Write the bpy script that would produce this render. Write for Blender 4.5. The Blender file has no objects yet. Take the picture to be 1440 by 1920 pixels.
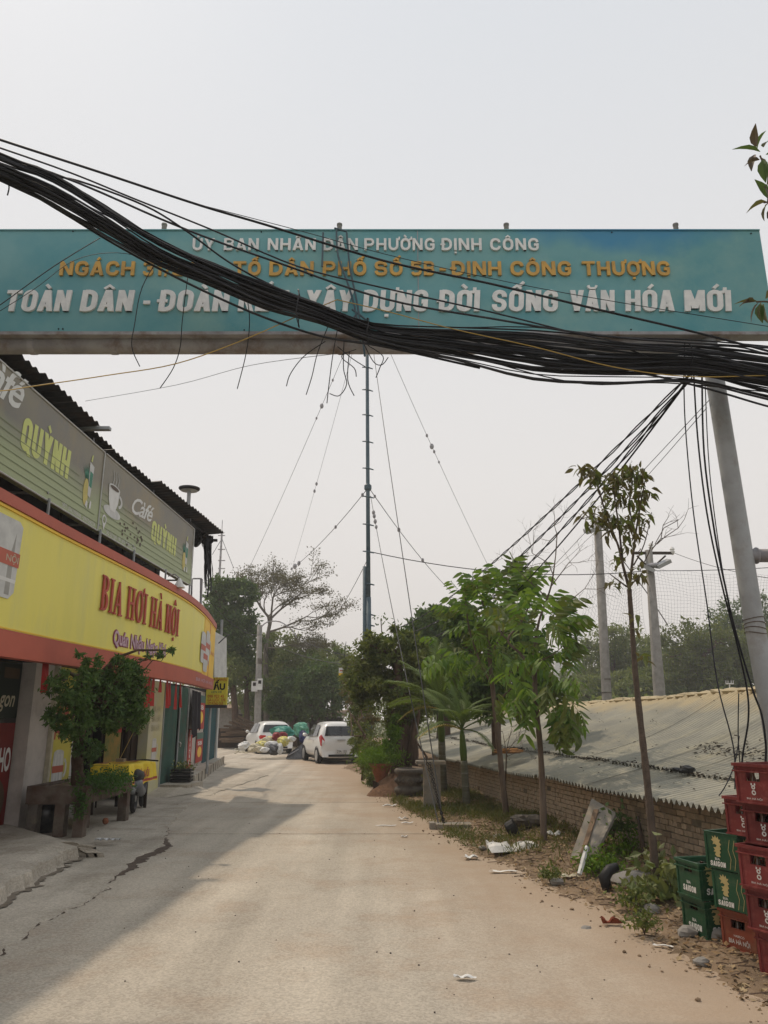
import bpy, bmesh, math, random
import numpy as np
from mathutils import Vector, Matrix, Euler

C = bpy.context.scene.collection
SC = bpy.context.scene
R = math.radians

# ------------------------------------------------------------------ camera, sky, sun, exposure
F = 1441.0; TH = R(15.1); CH = 1.6
cam = bpy.data.objects.new('camera', bpy.data.cameras.new('camera')); C.objects.link(cam)
cam.location = (0, 0, CH); cam.rotation_euler = (R(90) + TH, 0, 0)
cam.data.sensor_fit = 'HORIZONTAL'; cam.data.sensor_width = 36; cam.data.lens = 36 * F / 1440
cam.data.clip_start = 0.05; cam.data.clip_end = 2000
SC.camera = cam

SUN_EL, SUN_AZ = 57.7, -43.4
NISHITA, HAZE_SKY = 0.004, 0.98
w = bpy.data.worlds.new('World'); SC.world = w; w.use_nodes = True
nt = w.node_tree; nt.nodes.clear()
wo = nt.nodes.new('ShaderNodeOutputWorld')
sk = nt.nodes.new('ShaderNodeTexSky'); sk.sky_type = 'NISHITA'; sk.sun_disc = False
sk.sun_elevation = R(SUN_EL); sk.sun_rotation = R(SUN_AZ); sk.dust_density = 8; sk.air_density = 1.0; sk.ozone_density = 1
b1 = nt.nodes.new('ShaderNodeBackground'); b1.inputs[1].default_value = NISHITA
nt.links.new(sk.outputs[0], b1.inputs[0])
tc = nt.nodes.new('ShaderNodeTexCoord'); sp = nt.nodes.new('ShaderNodeSeparateXYZ'); nt.links.new(tc.outputs['Generated'], sp.inputs[0])
cr = nt.nodes.new('ShaderNodeValToRGB'); nt.links.new(sp.outputs['Z'], cr.inputs[0])
cr.color_ramp.elements[0].position = 0.0; cr.color_ramp.elements[0].color = (0.80, 0.745, 0.70, 1)
cr.color_ramp.elements[1].position = 0.8; cr.color_ramp.elements[1].color = (0.68, 0.71, 0.75, 1)
e = cr.color_ramp.elements.new(0.3); e.color = (0.79, 0.765, 0.745, 1)
b2 = nt.nodes.new('ShaderNodeBackground'); b2.inputs[1].default_value = HAZE_SKY
nt.links.new(cr.outputs[0], b2.inputs[0])
mx = nt.nodes.new('ShaderNodeAddShader')                         # clear-sky light and the bright haze in front of it
nt.links.new(b1.outputs[0], mx.inputs[0]); nt.links.new(b2.outputs[0], mx.inputs[1]); nt.links.new(mx.outputs[0], wo.inputs[0])

sun = bpy.data.objects.new('sun', bpy.data.lights.new('sun', 'SUN')); C.objects.link(sun)
sun.data.energy = 2.1; sun.data.angle = R(1.2); sun.data.color = (1.0, 0.84, 0.66)
el, az = R(SUN_EL), R(SUN_AZ)
sd = Vector((math.sin(az) * math.cos(el), math.cos(az) * math.cos(el), math.sin(el)))
sun.rotation_euler = sd.to_track_quat('Z', 'Y').to_euler(); sun.location = sd * 100
SC.view_settings.view_transform = 'Standard'; SC.view_settings.look = 'None'
SC.view_settings.exposure = 0.08; SC.view_settings.gamma = 1.0; SC.view_settings.use_curve_mapping = False
SC.cycles.max_bounces = 6; SC.cycles.transparent_max_bounces = 8
SC.cycles.use_denoising = True

# ------------------------------------------------------------------ helpers
def ray(px, py):
    u = (px - 720) / F; v = (960 - py) / F
    return Vector((u, math.cos(TH) - v * math.sin(TH), math.sin(TH) + v * math.cos(TH)))
def at(px, py, Y):                      # the point of the place that stands at depth Y
    r = ray(px, py); return Vector((r.x * Y / r.y, Y, CH + r.z * Y / r.y))
def gp(px, py, z=0.0):                  # the point of the ground
    r = ray(px, py); k = (z - CH) / r.z; return Vector((r.x * k, r.y * k, z))
def lerp(a, b, t): return a + (b - a) * t
def interp(tab, x):
    return float(np.interp(x, [t[0] for t in tab], [t[1] for t in tab]))
def S(r, g, b):
    return tuple(((c / 255) / 12.92 if c <= 10 else ((c / 255 + .055) / 1.055) ** 2.4) for c in (r, g, b))

def M(name, c, c2=None, scale=4, rough=.8, bump=0., bscale=40, metal=0., spec=.25, lo=.38, hi=.64, rand=0., transl=0., tint=None, alpha=1., coord='Object', grime=None, gscale=2., stretch=None, coat=0.):
    m = bpy.data.materials.new(name); m.use_nodes = True; n = m.node_tree.nodes; l = m.node_tree.links
    p = n['Principled BSDF']; p.inputs['Roughness'].default_value = rough; p.inputs['Metallic'].default_value = metal
    p.inputs['Specular IOR Level'].default_value = spec; p.inputs['Coat Weight'].default_value = coat
    tcn = n.new('ShaderNodeTexCoord'); co = tcn.outputs[coord]
    if stretch:
        mp = n.new('ShaderNodeMapping'); mp.inputs['Scale'].default_value = stretch; l.new(co, mp.inputs[0]); co = mp.outputs[0]
    def noise(sc, det=6, rg=.6):
        t = n.new('ShaderNodeTexNoise'); t.inputs['Scale'].default_value = sc; t.inputs['Detail'].default_value = det; t.inputs['Roughness'].default_value = rg
        l.new(co, t.inputs['Vector']); return t.outputs['Fac']
    def ramp(fac, a, b):
        t = n.new('ShaderNodeMapRange'); t.inputs[1].default_value = a; t.inputs[2].default_value = b; l.new(fac, t.inputs[0]); return t.outputs[0]
    def mix(fac, a, b, mode='MIX'):
        t = n.new('ShaderNodeMix'); t.data_type = 'RGBA'; t.blend_type = mode
        if isinstance(fac, float): t.inputs[0].default_value = fac
        else: l.new(fac, t.inputs[0])
        for i, v in ((6, a), (7, b)):
            if isinstance(v, tuple): t.inputs[i].default_value = (*v[:3], 1)
            else: l.new(v, t.inputs[i])
        return t.outputs[2]
    c2 = c2 or tuple(x * .8 for x in c)
    col = mix(ramp(noise(scale), lo, hi), c, c2)
    if grime: col = mix(ramp(noise(gscale, 8, .7), .5, .72), col, grime)
    if rand:
        oi = n.new('ShaderNodeObjectInfo'); mr = n.new('ShaderNodeMapRange'); mr.inputs[3].default_value = 1 - rand; mr.inputs[4].default_value = 1 + rand
        l.new(oi.outputs['Random'], mr.inputs[0]); cb = n.new('ShaderNodeCombineColor')
        for i in range(3): l.new(mr.outputs[0], cb.inputs[i])
        col = mix(1.0, col, cb.outputs[0], 'MULTIPLY')
    if tint:
        a = n.new('ShaderNodeAttribute'); a.attribute_name = 'tint'
        col = mix(a.outputs['Fac'], col, tint)
    l.new(col, p.inputs['Base Color'])
    if bump:
        bn = n.new('ShaderNodeBump'); bn.inputs['Strength'].default_value = bump; bn.inputs['Distance'].default_value = .02
        l.new(noise(bscale, 5), bn.inputs['Height']); l.new(bn.outputs[0], p.inputs['Normal'])
    if transl:
        tr = n.new('ShaderNodeBsdfTranslucent'); l.new(mix(1.0, col, (1., 1., .5), 'MULTIPLY'), tr.inputs[0])
        ms = n.new('ShaderNodeMixShader'); ms.inputs[0].default_value = transl
        l.new(p.outputs[0], ms.inputs[1]); l.new(tr.outputs[0], ms.inputs[2]); l.new(ms.outputs[0], n['Material Output'].inputs[0])
    if alpha < 1: p.inputs['Alpha'].default_value = alpha
    return m

def tag(o, label=None, cat=None, group=None, kind=None):
    if label: o['label'] = label
    if cat: o['category'] = cat
    if group: o['group'] = group
    if kind: o['kind'] = kind
    return o
def thing(name, label, cat, loc=(0, 0, 0), rz=0, group=None):
    o = bpy.data.objects.new(name, None); C.objects.link(o); o.location = loc; o.rotation_euler.z = rz; o.empty_display_size = .1
    return tag(o, label, cat, group)
def off(p):
    v = Vector((0, 0, 0))
    while p is not None: v = v + p.location; p = p.parent
    return v
def mesh_obj(name, V, Fc, mat, parent=None, world=True, smooth=False, tint=None, me=None):
    if me is None:
        me = bpy.data.meshes.new(name)
        if world and parent is not None:
            o3 = off(parent)
            V = [(v[0] - o3.x, v[1] - o3.y, v[2] - o3.z) for v in V] if not isinstance(V, np.ndarray) else V - np.array(o3)
        me.from_pydata([tuple(v) for v in V] if not isinstance(V, np.ndarray) else V.tolist(), [], Fc if isinstance(Fc, list) else Fc.tolist())
        if mat:
            for mm in (mat if isinstance(mat, (list, tuple)) else [mat]): me.materials.append(mm)
        if smooth: me.polygons.foreach_set('use_smooth', [True] * len(me.polygons))
        if tint is not None:
            a = me.attributes.new('tint', 'FLOAT', 'POINT'); a.data.foreach_set('value', tint)
        me.update()
    o = bpy.data.objects.new(name, me); C.objects.link(o)
    if parent is not None: o.parent = parent
    return o
def place(o, loc=None, rz=None):
    if loc is not None: o.location = loc
    if rz is not None: o.rotation_euler.z = rz
    return o
def copy_tree(o, parent=None):
    c = o.copy(); C.objects.link(c)
    if parent is not None: c.parent = parent
    for ch in list(KIDS.get(o.name, o.children)): copy_tree(ch, c)
    return c
KIDS = {}

class MB:
    def __init__(s): s.v = []; s.f = []
    def add(s, V, Fc):
        n = len(s.v); s.v += [Vector(v) for v in V]; s.f += [tuple(i + n for i in f) for f in Fc]; return s
    def box(s, x0, x1, y0, y1, z0, z1, m=None):
        V = [Vector(p) for p in ((x0, y0, z0), (x1, y0, z0), (x1, y1, z0), (x0, y1, z0), (x0, y0, z1), (x1, y0, z1), (x1, y1, z1), (x0, y1, z1))]
        if m is not None: V = [m @ v for v in V]
        return s.add(V, [(0, 3, 2, 1), (4, 5, 6, 7), (0, 1, 5, 4), (1, 2, 6, 5), (2, 3, 7, 6), (3, 0, 4, 7)])
    def tube(s, pts, r, sides=8, caps=True):
        pts = [Vector(p) for p in pts]; n = len(pts); rs = r if isinstance(r, (list, tuple)) else [r] * n
        V = []; up = Vector((0, 0, 1)); prev = None
        for i, p in enumerate(pts):
            t = (pts[min(i + 1, n - 1)] - pts[max(i - 1, 0)])
            if t.length < 1e-9: t = Vector((0, 0, 1))
            t.normalize()
            if prev is None:
                a = t.cross(up if abs(t.z) < .95 else Vector((1, 0, 0)))
            else: a = prev - t * prev.dot(t)
            if a.length < 1e-6: a = t.orthogonal()
            a.normalize(); prev = a; b = t.cross(a)
            for k in range(sides):
                q = 2 * math.pi * k / sides; V.append(p + (a * math.cos(q) + b * math.sin(q)) * rs[i])
        Fc = []
        for i in range(n - 1):
            for k in range(sides):
                k2 = (k + 1) % sides; Fc.append((i * sides + k, i * sides + k2, (i + 1) * sides + k2, (i + 1) * sides + k))
        if caps: Fc.append(tuple(range(sides))[::-1]); Fc.append(tuple((n - 1) * sides + k for k in range(sides)))
        return s.add(V, Fc)
    def lathe(s, prof, c=(0, 0, 0), sides=20):
        V = []; Fc = []; c = Vector(c)
        for (r, z) in prof:
            for k in range(sides):
                q = 2 * math.pi * k / sides; V.append(c + Vector((r * math.cos(q), r * math.sin(q), z)))
        for i in range(len(prof) - 1):
            for k in range(sides):
                k2 = (k + 1) % sides; Fc.append((i * sides + k, i * sides + k2, (i + 1) * sides + k2, (i + 1) * sides + k))
        Fc.append(tuple(range(sides))[::-1]); Fc.append(tuple((len(prof) - 1) * sides + k for k in range(sides)))
        return s.add(V, Fc)
    def prism(s, poly, d):              # poly: 3-D points, d: extrusion vector
        d = Vector(d); n = len(poly); V = [Vector(p) for p in poly]; V += [v + d for v in V]
        return s.add(V, [tuple(range(n))[::-1], tuple(range(n, 2 * n))] + [(i, (i + 1) % n, (i + 1) % n + n, i + n) for i in range(n)])
    def slab(s, a, b, z0, z1, thick):   # upright panel between ground points a and b; thick to its left
        a = Vector((a[0], a[1], 0)); b = Vector((b[0], b[1], 0)); d = (b - a).normalized(); nn = Vector((-d.y, d.x, 0)) * thick
        return s.prism([a + Vector((0, 0, z0)), b + Vector((0, 0, z0)), b + nn + Vector((0, 0, z0)), a + nn + Vector((0, 0, z0))], (0, 0, z1 - z0))
    def grid(s, fn, nu, nv):
        V = [fn(i / nu, j / nv) for j in range(nv + 1) for i in range(nu + 1)]
        return s.add(V, [(j * (nu + 1) + i, j * (nu + 1) + i + 1, (j + 1) * (nu + 1) + i + 1, (j + 1) * (nu + 1) + i) for j in range(nv) for i in range(nu)])
    def ball(s, c, r, seg=8, rings=6, jit=0, rng=None, sq=(1, 1, 1)):
        V = []; Fc = []; c = Vector(c)
        for j in range(rings + 1):
            ph = math.pi * j / rings
            for k in range(seg):
                q = 2 * math.pi * k / seg; rr = r * (1 + (rng.uniform(-jit, jit) if jit and 0 < j < rings else 0))
                V.append(c + Vector((rr * sq[0] * math.sin(ph) * math.cos(q), rr * sq[1] * math.sin(ph) * math.sin(q), rr * sq[2] * math.cos(ph))))
        for j in range(rings):
            for k in range(seg):
                k2 = (k + 1) % seg; Fc.append((j * seg + k, (j + 1) * seg + k, (j + 1) * seg + k2, j * seg + k2))
        return s.add(V, Fc)
    def build(s, name, mat, parent=None, world=True, smooth=False):
        return mesh_obj(name, s.v, s.f, mat, parent, world, smooth)

def catmull(P, per=6):
    P = [Vector(p) for p in P]; out = []
    for i in range(len(P) - 1):
        p0 = P[max(i - 1, 0)]; p1 = P[i]; p2 = P[i + 1]; p3 = P[min(i + 2, len(P) - 1)]
        for k in range(per):
            t = k / per
            out.append(.5 * ((2 * p1) + (p2 - p0) * t + (2 * p0 - 5 * p1 + 4 * p2 - p3) * t * t + (3 * p1 - p0 - 3 * p2 + p3) * t ** 3))
    out.append(P[-1]); return out

# text as mesh, normalised so that capitals are 1 high and the string starts at x = 0
_capH = [None]
def text_raw(s, offset=0., shear=0., spacing=1.0):
    cu = bpy.data.curves.new('lettering', 'FONT'); cu.body = s; cu.size = 1; cu.offset = offset; cu.shear = shear; cu.resolution_u = 3; cu.space_character = spacing
    cu.fill_mode = 'FRONT'; cu.dimensions = '2D'
    o = bpy.data.objects.new('lettering', cu); C.objects.link(o)
    me = o.to_mesh(); V = np.array([v.co[:] for v in me.vertices]) if len(me.vertices) else np.zeros((0, 3)); Fc = [tuple(p.vertices) for p in me.polygons]
    o.to_mesh_clear(); bpy.data.objects.remove(o); bpy.data.curves.remove(cu)
    return V, Fc
def capH():
    if _capH[0] is None: _capH[0] = text_raw('H')[0][:, 1].max()
    return _capH[0]
def text2d(s, width, height, offset=0., shear=0., spacing=1.0):
    """returns V (n,2) with x in 0..width, baseline 0, capitals `height` tall"""
    V, Fc = text_raw(s, offset, shear, spacing); V = V[:, :2].copy()
    V[:, 0] -= V[:, 0].min(); V[:, 0] *= width / max(V[:, 0].max(), 1e-6); V[:, 1] *= height / capH()
    return V, Fc
def lay(name, V2, Fc, fn, mat, parent, thick=0, back=None):
    """2-D outline laid on a surface by fn(x, y, lift); thick > 0 gives raised letters"""
    n = len(V2); V = [fn(x, y, thick) for x, y in V2]; Fa = [tuple(f) for f in Fc]
    if thick > 0:
        V += [fn(x, y, 0.0005) for x, y in V2]
        cnt = {}
        for f in Fc:
            for a, b in zip(f, tuple(f[1:]) + (f[0],)): cnt[(a, b)] = cnt.get((a, b), 0) + 1
        for (a, b) in cnt:
            if (b, a) not in cnt: Fa.append((b, a, a + n, b + n))
    return mesh_obj(name, V, Fa, mat, parent)
def shape2d(poly): return [tuple(p) for p in poly], [tuple(range(len(poly)))]
def ell(cx, cy, rx, ry, n=16, a0=0, a1=360):
    return [(cx + rx * math.cos(R(lerp(a0, a1, k / n))), cy + ry * math.sin(R(lerp(a0, a1, k / n)))) for k in range(n if a1 - a0 == 360 else n + 1)]
def tri(poly):                          # triangulate a concave outline
    from mathutils.geometry import tessellate_polygon
    return [tuple(p) for p in poly], [tuple(t) for t in tessellate_polygon([[Vector((x, y, 0)) for x, y in poly]])]
def tarc(V, Fc, V2, F2):
    n = len(V); return list(V) + list(V2), list(Fc) + [tuple(i + n for i in f) for f in F2]

# foliage
def leaf_arr(P, size, rng, aspect=.42, droop=.3, sizevar=.35, out=None):
    n = len(P); a = rng.normal(size=(n, 3)); a[:, 2] -= droop
    if out is not None: a += out
    a /= np.linalg.norm(a, axis=1)[:, None] + 1e-9
    b = np.cross(a, rng.normal(size=(n, 3)) + np.array([0, 0, .0])); b /= np.linalg.norm(b, axis=1)[:, None] + 1e-9
    c = np.cross(a, b)
    L = (size * (1 + rng.uniform(-sizevar, sizevar, n)))[:, None]; W = L * aspect * .5
    V = np.stack([P, P + a * L * .45 + b * W + c * W * .3, P + a * L, P + a * L * .45 - b * W + c * W * .3], 1).reshape(-1, 3)
    Fc = np.arange(4 * n).reshape(-1, 4)
    t = np.repeat(np.clip(rng.normal(.4, .28, n), 0, 1), 4)
    return V, Fc, t
def clump_points(clumps, n_sub, per, rng, sub=.35, shell=.55):
    """clumps: (center, (rx,ry,rz)); returns leaf points, sub-clump centres"""
    P = []; cs = []
    tot = sum((r[0] * r[1] * r[2]) ** (2 / 3) for _, r in clumps)
    for c, r in clumps:
        r = np.array(r); k = max(2, int(n_sub * (r.prod() ** (2 / 3)) / tot))
        d = rng.normal(size=(k, 3)); d /= np.linalg.norm(d, axis=1)[:, None]
        rad = rng.uniform(shell, 1, k) ** .8
        q = np.array(c) + d * rad[:, None] * r; cs.append(q)
        s = sub * r.min() * rng.uniform(.6, 1.3, k)
        g = rng.normal(size=(k, per, 3)) * .5; g[:, :, 2] *= .7
        P.append((q[:, None, :] + g * s[:, None, None]).reshape(-1, 3))
    return np.concatenate(P), np.concatenate(cs)
def limb(mb, a, b, r0, r1, rng, wob=.08, n=5, sides=5):
    a = Vector(a); b = Vector(b); d = (b - a).length; pts = []
    for i in range(n + 1):
        t = i / n; p = a.lerp(b, t) + Vector((0, 0, math.sin(math.pi * t) * d * .08))
        if 0 < i < n: p += Vector(rng.uniform(-wob, wob, 3)) * d
        pts.append(p)
    mb.tube(pts, [lerp(r0, r1, i / n) for i in range(n + 1)], sides)
def tree(name, label, base, trunk, r0, r1, clumps, n_sub, per, leaf, leafmat, barkmat, seed, group=None, cat='tree', sub=.35, limbs=14, droop=.3, aspect=.42, shell=.55, limb_r=None, sides=8):
    rng = np.random.default_rng(seed); t = thing(name, label, cat, base, group=group)
    mb = MB(); tp = catmull(trunk, 4); n = len(tp); mb.tube(tp, [lerp(r0, r1, (i / (n - 1)) ** .8) * (1 + .06 * math.sin(i * 2.3 + seed)) for i in range(n)], sides)
    P, cs = clump_points(clumps, n_sub, per, rng, sub, shell)
    lr = limb_r or r1 * .6
    for q in cs[rng.permutation(len(cs))[:limbs]]:
        cand = [k for k in range(n // 3, n) if tp[k].z < q[2] + .1] or [n - 1]
        k = min(cand, key=lambda k: (tp[k] - Vector(q)).length + .0 * k)
        limb(mb, tp[k], q, lr, lr * .3, rng)
    mb.build('trunk', barkmat, t, smooth=True)
    V, Fc, ti = leaf_arr(P, leaf, rng, aspect, droop)
    mesh_obj('crown', V, Fc, leafmat, t, tint=ti)
    return t

# heavy sans capitals drawn as strokes (for the big raised and painted letters); accents come from the decomposed character
import unicodedata
def _round(P, closed=False, seg=5):
    out = []; n = len(P)
    for i, p in enumerate(P):
        x, y = p[0], p[1]; r = p[2] if len(p) > 2 else 0
        if r == 0 or (not closed and i in (0, n - 1)): out.append((x, y)); continue
        a = P[i - 1]; b = P[(i + 1) % n]; va = Vector((a[0] - x, a[1] - y)); vb = Vector((b[0] - x, b[1] - y))
        r_ = min(r, va.length * .5 if (closed or 0 < i - 1) else va.length, vb.length * .5 if (closed or i + 1 < n - 1) else vb.length); A = Vector((x, y)) + va.normalized() * r_; B = Vector((x, y)) + vb.normalized() * r_; O = Vector((x, y))
        for k in range(seg + 1):
            t = k / seg; q = A * (1 - t) ** 2 + O * (2 * t * (1 - t) * .8 + 0) + B * t ** 2 + (A + B) * .5 * (.2 * 2 * t * (1 - t)); out.append((q.x, q.y))
    o2 = []
    for q in out:
        if not o2 or math.hypot(q[0] - o2[-1][0], q[1] - o2[-1][1]) > .012: o2.append(q)
    if closed and math.hypot(o2[0][0] - o2[-1][0], o2[0][1] - o2[-1][1]) < .012: o2.pop()
    return o2
def ribbon(P, t, closed=False):
    P = [Vector(p) for p in P]; n = len(P); L = []; Rr = []
    for i in range(n):
        d0 = (P[i] - P[i - 1]).normalized() if (i > 0 or closed) else None; d1 = (P[(i + 1) % n] - P[i]).normalized() if (i < n - 1 or closed) else None
        d0 = d0 or d1; d1 = d1 or d0; m = (d0 + d1); m = m.normalized() if m.length > 1e-6 else d0; nn = Vector((-m.y, m.x)); k = t / 2 / max(.5, nn.dot(Vector((-d0.y, d0.x)))); L.append(P[i] + nn * k); Rr.append(P[i] - nn * k)
    V = [tuple(v) for v in Rr + L]; m_ = n if closed else n - 1
    return V, [(i, (i + 1) % n, (i + 1) % n + n, i + n) for i in range(m_)]
def glyph(ch, T, W):
    """list of (verts, faces), advance width; capitals are 1 high, W = normal width"""
    nf = unicodedata.normalize('NFD', ch); b = nf[0]; marks = nf[1:]; S_ = []; th = T * .78
    l, r, bt, tp = T / 2, W - T / 2, th / 2, 1 - th / 2; w = W
    def rect(x0, x1, y0, y1): S_.append(([(x0, y0), (x1, y0), (x1, y1), (x0, y1)], [(0, 1, 2, 3)]))
    def stem(x, y0=0, y1=1): rect(x - T / 2, x + T / 2, y0, y1)
    def diag(x0, y0, x1, y1, k=1.05): h = T * k / 2; S_.append(([(x0 - h, y0), (x0 + h, y0), (x1 + h, y1), (x1 - h, y1)], [(0, 1, 2, 3)]))
    def path(P, closed=False, t=None): S_.append(ribbon(_round(P, closed), t or T * .95, closed))
    R_ = W * .42
    if b == 'Đ': rect(-T * .45, l + T * .9, .43, .43 + th * .8); b = 'D'
    if b == 'A': diag(T / 2, 0, W / 2 - T * .06, 1); diag(W - T / 2, 0, W / 2 + T * .06, 1); rect(W * .27, W * .73, .20, .20 + th * .8)
    elif b == 'B': stem(l); path([(l, tp), (r - .02, tp, R_ * .7), (r - .02, .52, R_ * .7), (l, .52)], t=th); path([(l, .52), (r, .52, R_ * .7), (r, bt, R_ * .7), (l, bt)], t=th)
    elif b == 'C': path([(r, .66), (r, tp, R_), (l, tp, R_), (l, bt, R_), (r, bt, R_), (r, .34)])
    elif b == 'G': path([(r, .68), (r, tp, R_), (l, tp, R_), (l, bt, R_), (r, bt, R_ * .6), (r, .46), (W * .55, .46)])
    elif b == 'D': stem(l); path([(l, tp), (r, tp, R_), (r, bt, R_), (l, bt)])
    elif b == 'E': stem(l); [rect(l, W * .92, y - th / 2, y + th / 2) for y in (bt, .5, tp)]
    elif b == 'H': stem(l); stem(r); rect(l, r, .5 - th / 2, .5 + th / 2)
    elif b == 'I': stem(l); w = T
    elif b == 'K': stem(l); diag(l + T * .5, .45, r, 1); diag(W * .48, .62, r + .02, 0)
    elif b == 'L': stem(l); rect(l, W * .9, 0, th)
    elif b == 'M': w = W * 1.25; stem(l); stem(w - l); diag(l + T * .1, 1, w / 2, .12); diag(w - l - T * .1, 1, w / 2, .12)
    elif b == 'N': stem(l); stem(r); diag(l, 1, r, 0)
    elif b in 'OQ0': path([(l, bt, R_), (r, bt, R_), (r, tp, R_), (l, tp, R_)], True)
    elif b == 'P': stem(l); path([(l, tp), (r, tp, R_ * .8), (r, .45, R_ * .8), (l, .45)], t=T * .85)
    elif b == 'S': path([(r, .68), (r, tp, R_), (l, tp, R_), (l, .52, R_ * .8), (r, .50, R_ * .8), (r, bt, R_), (l, bt, R_), (l, .32)], t=T * .9)
    elif b == 'T': stem(W / 2); rect(0, W, 1 - th, 1)
    elif b == 'U': path([(l, 1), (l, bt, R_), (r, bt, R_), (r, 1)])
    elif b == 'V': diag(T / 2, 1, W / 2, 0); diag(W - T / 2, 1, W / 2, 0)
    elif b == 'X': diag(T / 2, 0, W - T / 2, 1); diag(W - T / 2, 0, T / 2, 1)
    elif b == 'Y': stem(W / 2, 0, .45); diag(W / 2, .40, T / 2, 1); diag(W / 2, .40, W - T / 2, 1)
    elif b == '1': stem(W * .45); diag(W * .22, .72, W * .45, 1, .8); w = W * .7
    elif b == '2': path([(l, .66), (l, tp, R_), (r, tp, R_), (r, .55, R_ * .5), (l, .12), (l, bt)], t=T * .9); rect(l, W, 0, th)
    elif b == '3': path([(l, .72), (l, tp, R_), (r, tp, R_), (r, .52, R_ * .7), (W * .4, .52)], t=T * .9); path([(W * .4, .5), (r, .5, R_ * .7), (r, bt, R_), (l, bt, R_), (l, .28)], t=T * .9)
    elif b == '4': stem(r - T * .3); rect(0, W, .22, .22 + th); diag(T * .4, .25, r - T * .3, 1, .8)
    elif b == '5': rect(l - T * .4, W * .95, 1 - th, 1); stem(l, .48, 1); path([(l, .58), (r, .60, R_ * .8), (r, bt, R_), (l, bt, R_), (l, .24)], t=T * .9)
    elif b == '/': diag(T * .4, -.05, W * .55, 1.05, .7); w = W * .6
    elif b == '-': rect(0, W * .5, .34, .34 + th); w = W * .5
    if b == 'Q': diag(W * .62, .22, W * .98, -.10, .9)
    ac = T * .62; y0 = 1.07; cx = w / 2; top = y0
    for m_ in marks:
        if m_ == '\u0302': path([(cx - .17, y0), (cx, y0 + .15), (cx + .17, y0)], t=ac * .8); top = y0 + .13
        elif m_ == '\u0306': path([(cx - .17, y0 + .16), (cx - .12, y0 + .02, .06), (cx + .12, y0 + .02, .06), (cx + .17, y0 + .16)], t=ac * .8)
        elif m_ == '\u031b': path([(w - T * .5, .90), (w + T * .35, .93, .05), (w + T * .35, 1.13)], t=ac)
    dx = .14 if top > y0 else 0
    for m_ in marks:
        if m_ == '\u0300': path([(cx - .10, top + .20), (cx + .06, top + .02)], t=ac)
        elif m_ == '\u0301': path([(cx + .12 + dx, top + .20), (cx - .04 + dx, top + .02)], t=ac)
        elif m_ == '\u0309': path([(cx - .07 + dx, top + .18), (cx + .07 + dx, top + .20, .05), (cx + .06 + dx, top + .09, .04), (cx + dx, top + .07), (cx + dx, top)], t=ac * .7)
        elif m_ == '\u0303': path([(cx - .18, top + .04), (cx - .08, top + .13, .03), (cx + .08, top + .04, .03), (cx + .18, top + .13)], t=ac * .7)
        elif m_ == '\u0323': rect(cx - T * .38, cx + T * .38, -.27, -.27 + T * .62)
    return S_, w
def heavy(s, x0, width, y0, height, T=.24, W=.66, gap=.10, shear=0.):
    """yields (strokes, index) with every point placed: x0..x0+width, baseline y0, capitals `height` tall"""
    x = 0; seq = []
    for ch in s:
        if ch == ' ': x += W * .6; continue
        g, w_ = glyph(ch, T, W); seq.append((g, x)); x += w_ + gap
    x -= gap; k = width / x
    for g, gx in seq:
        yield [([(x0 + (px + gx) * k + shear * py * height, y0 + py * height) for px, py in V], Fc) for V, Fc in g]
def lay_heavy(name, strokes, fn, mat, parent, thick=0.):
    V = []; Fa = []
    for i, (V2, Fc) in enumerate(strokes):
        h = thick + .0004 * (i + 1); n0 = len(V); n = len(V2); V += [fn(x, y, h) for x, y in V2]; Fa += [tuple(q + n0 for q in f) for f in Fc]
        if thick > 0:
            V += [fn(x, y, .0005) for x, y in V2]; cnt = set()
            for f in Fc:
                for a, b in zip(f, tuple(f[1:]) + (f[0],)): cnt.add((a, b))
            Fa += [(b + n0, a + n0, a + n0 + n, b + n0 + n) for a, b in cnt if (b, a) not in cnt]
    return mesh_obj(name, V, Fa, mat, parent)
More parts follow.
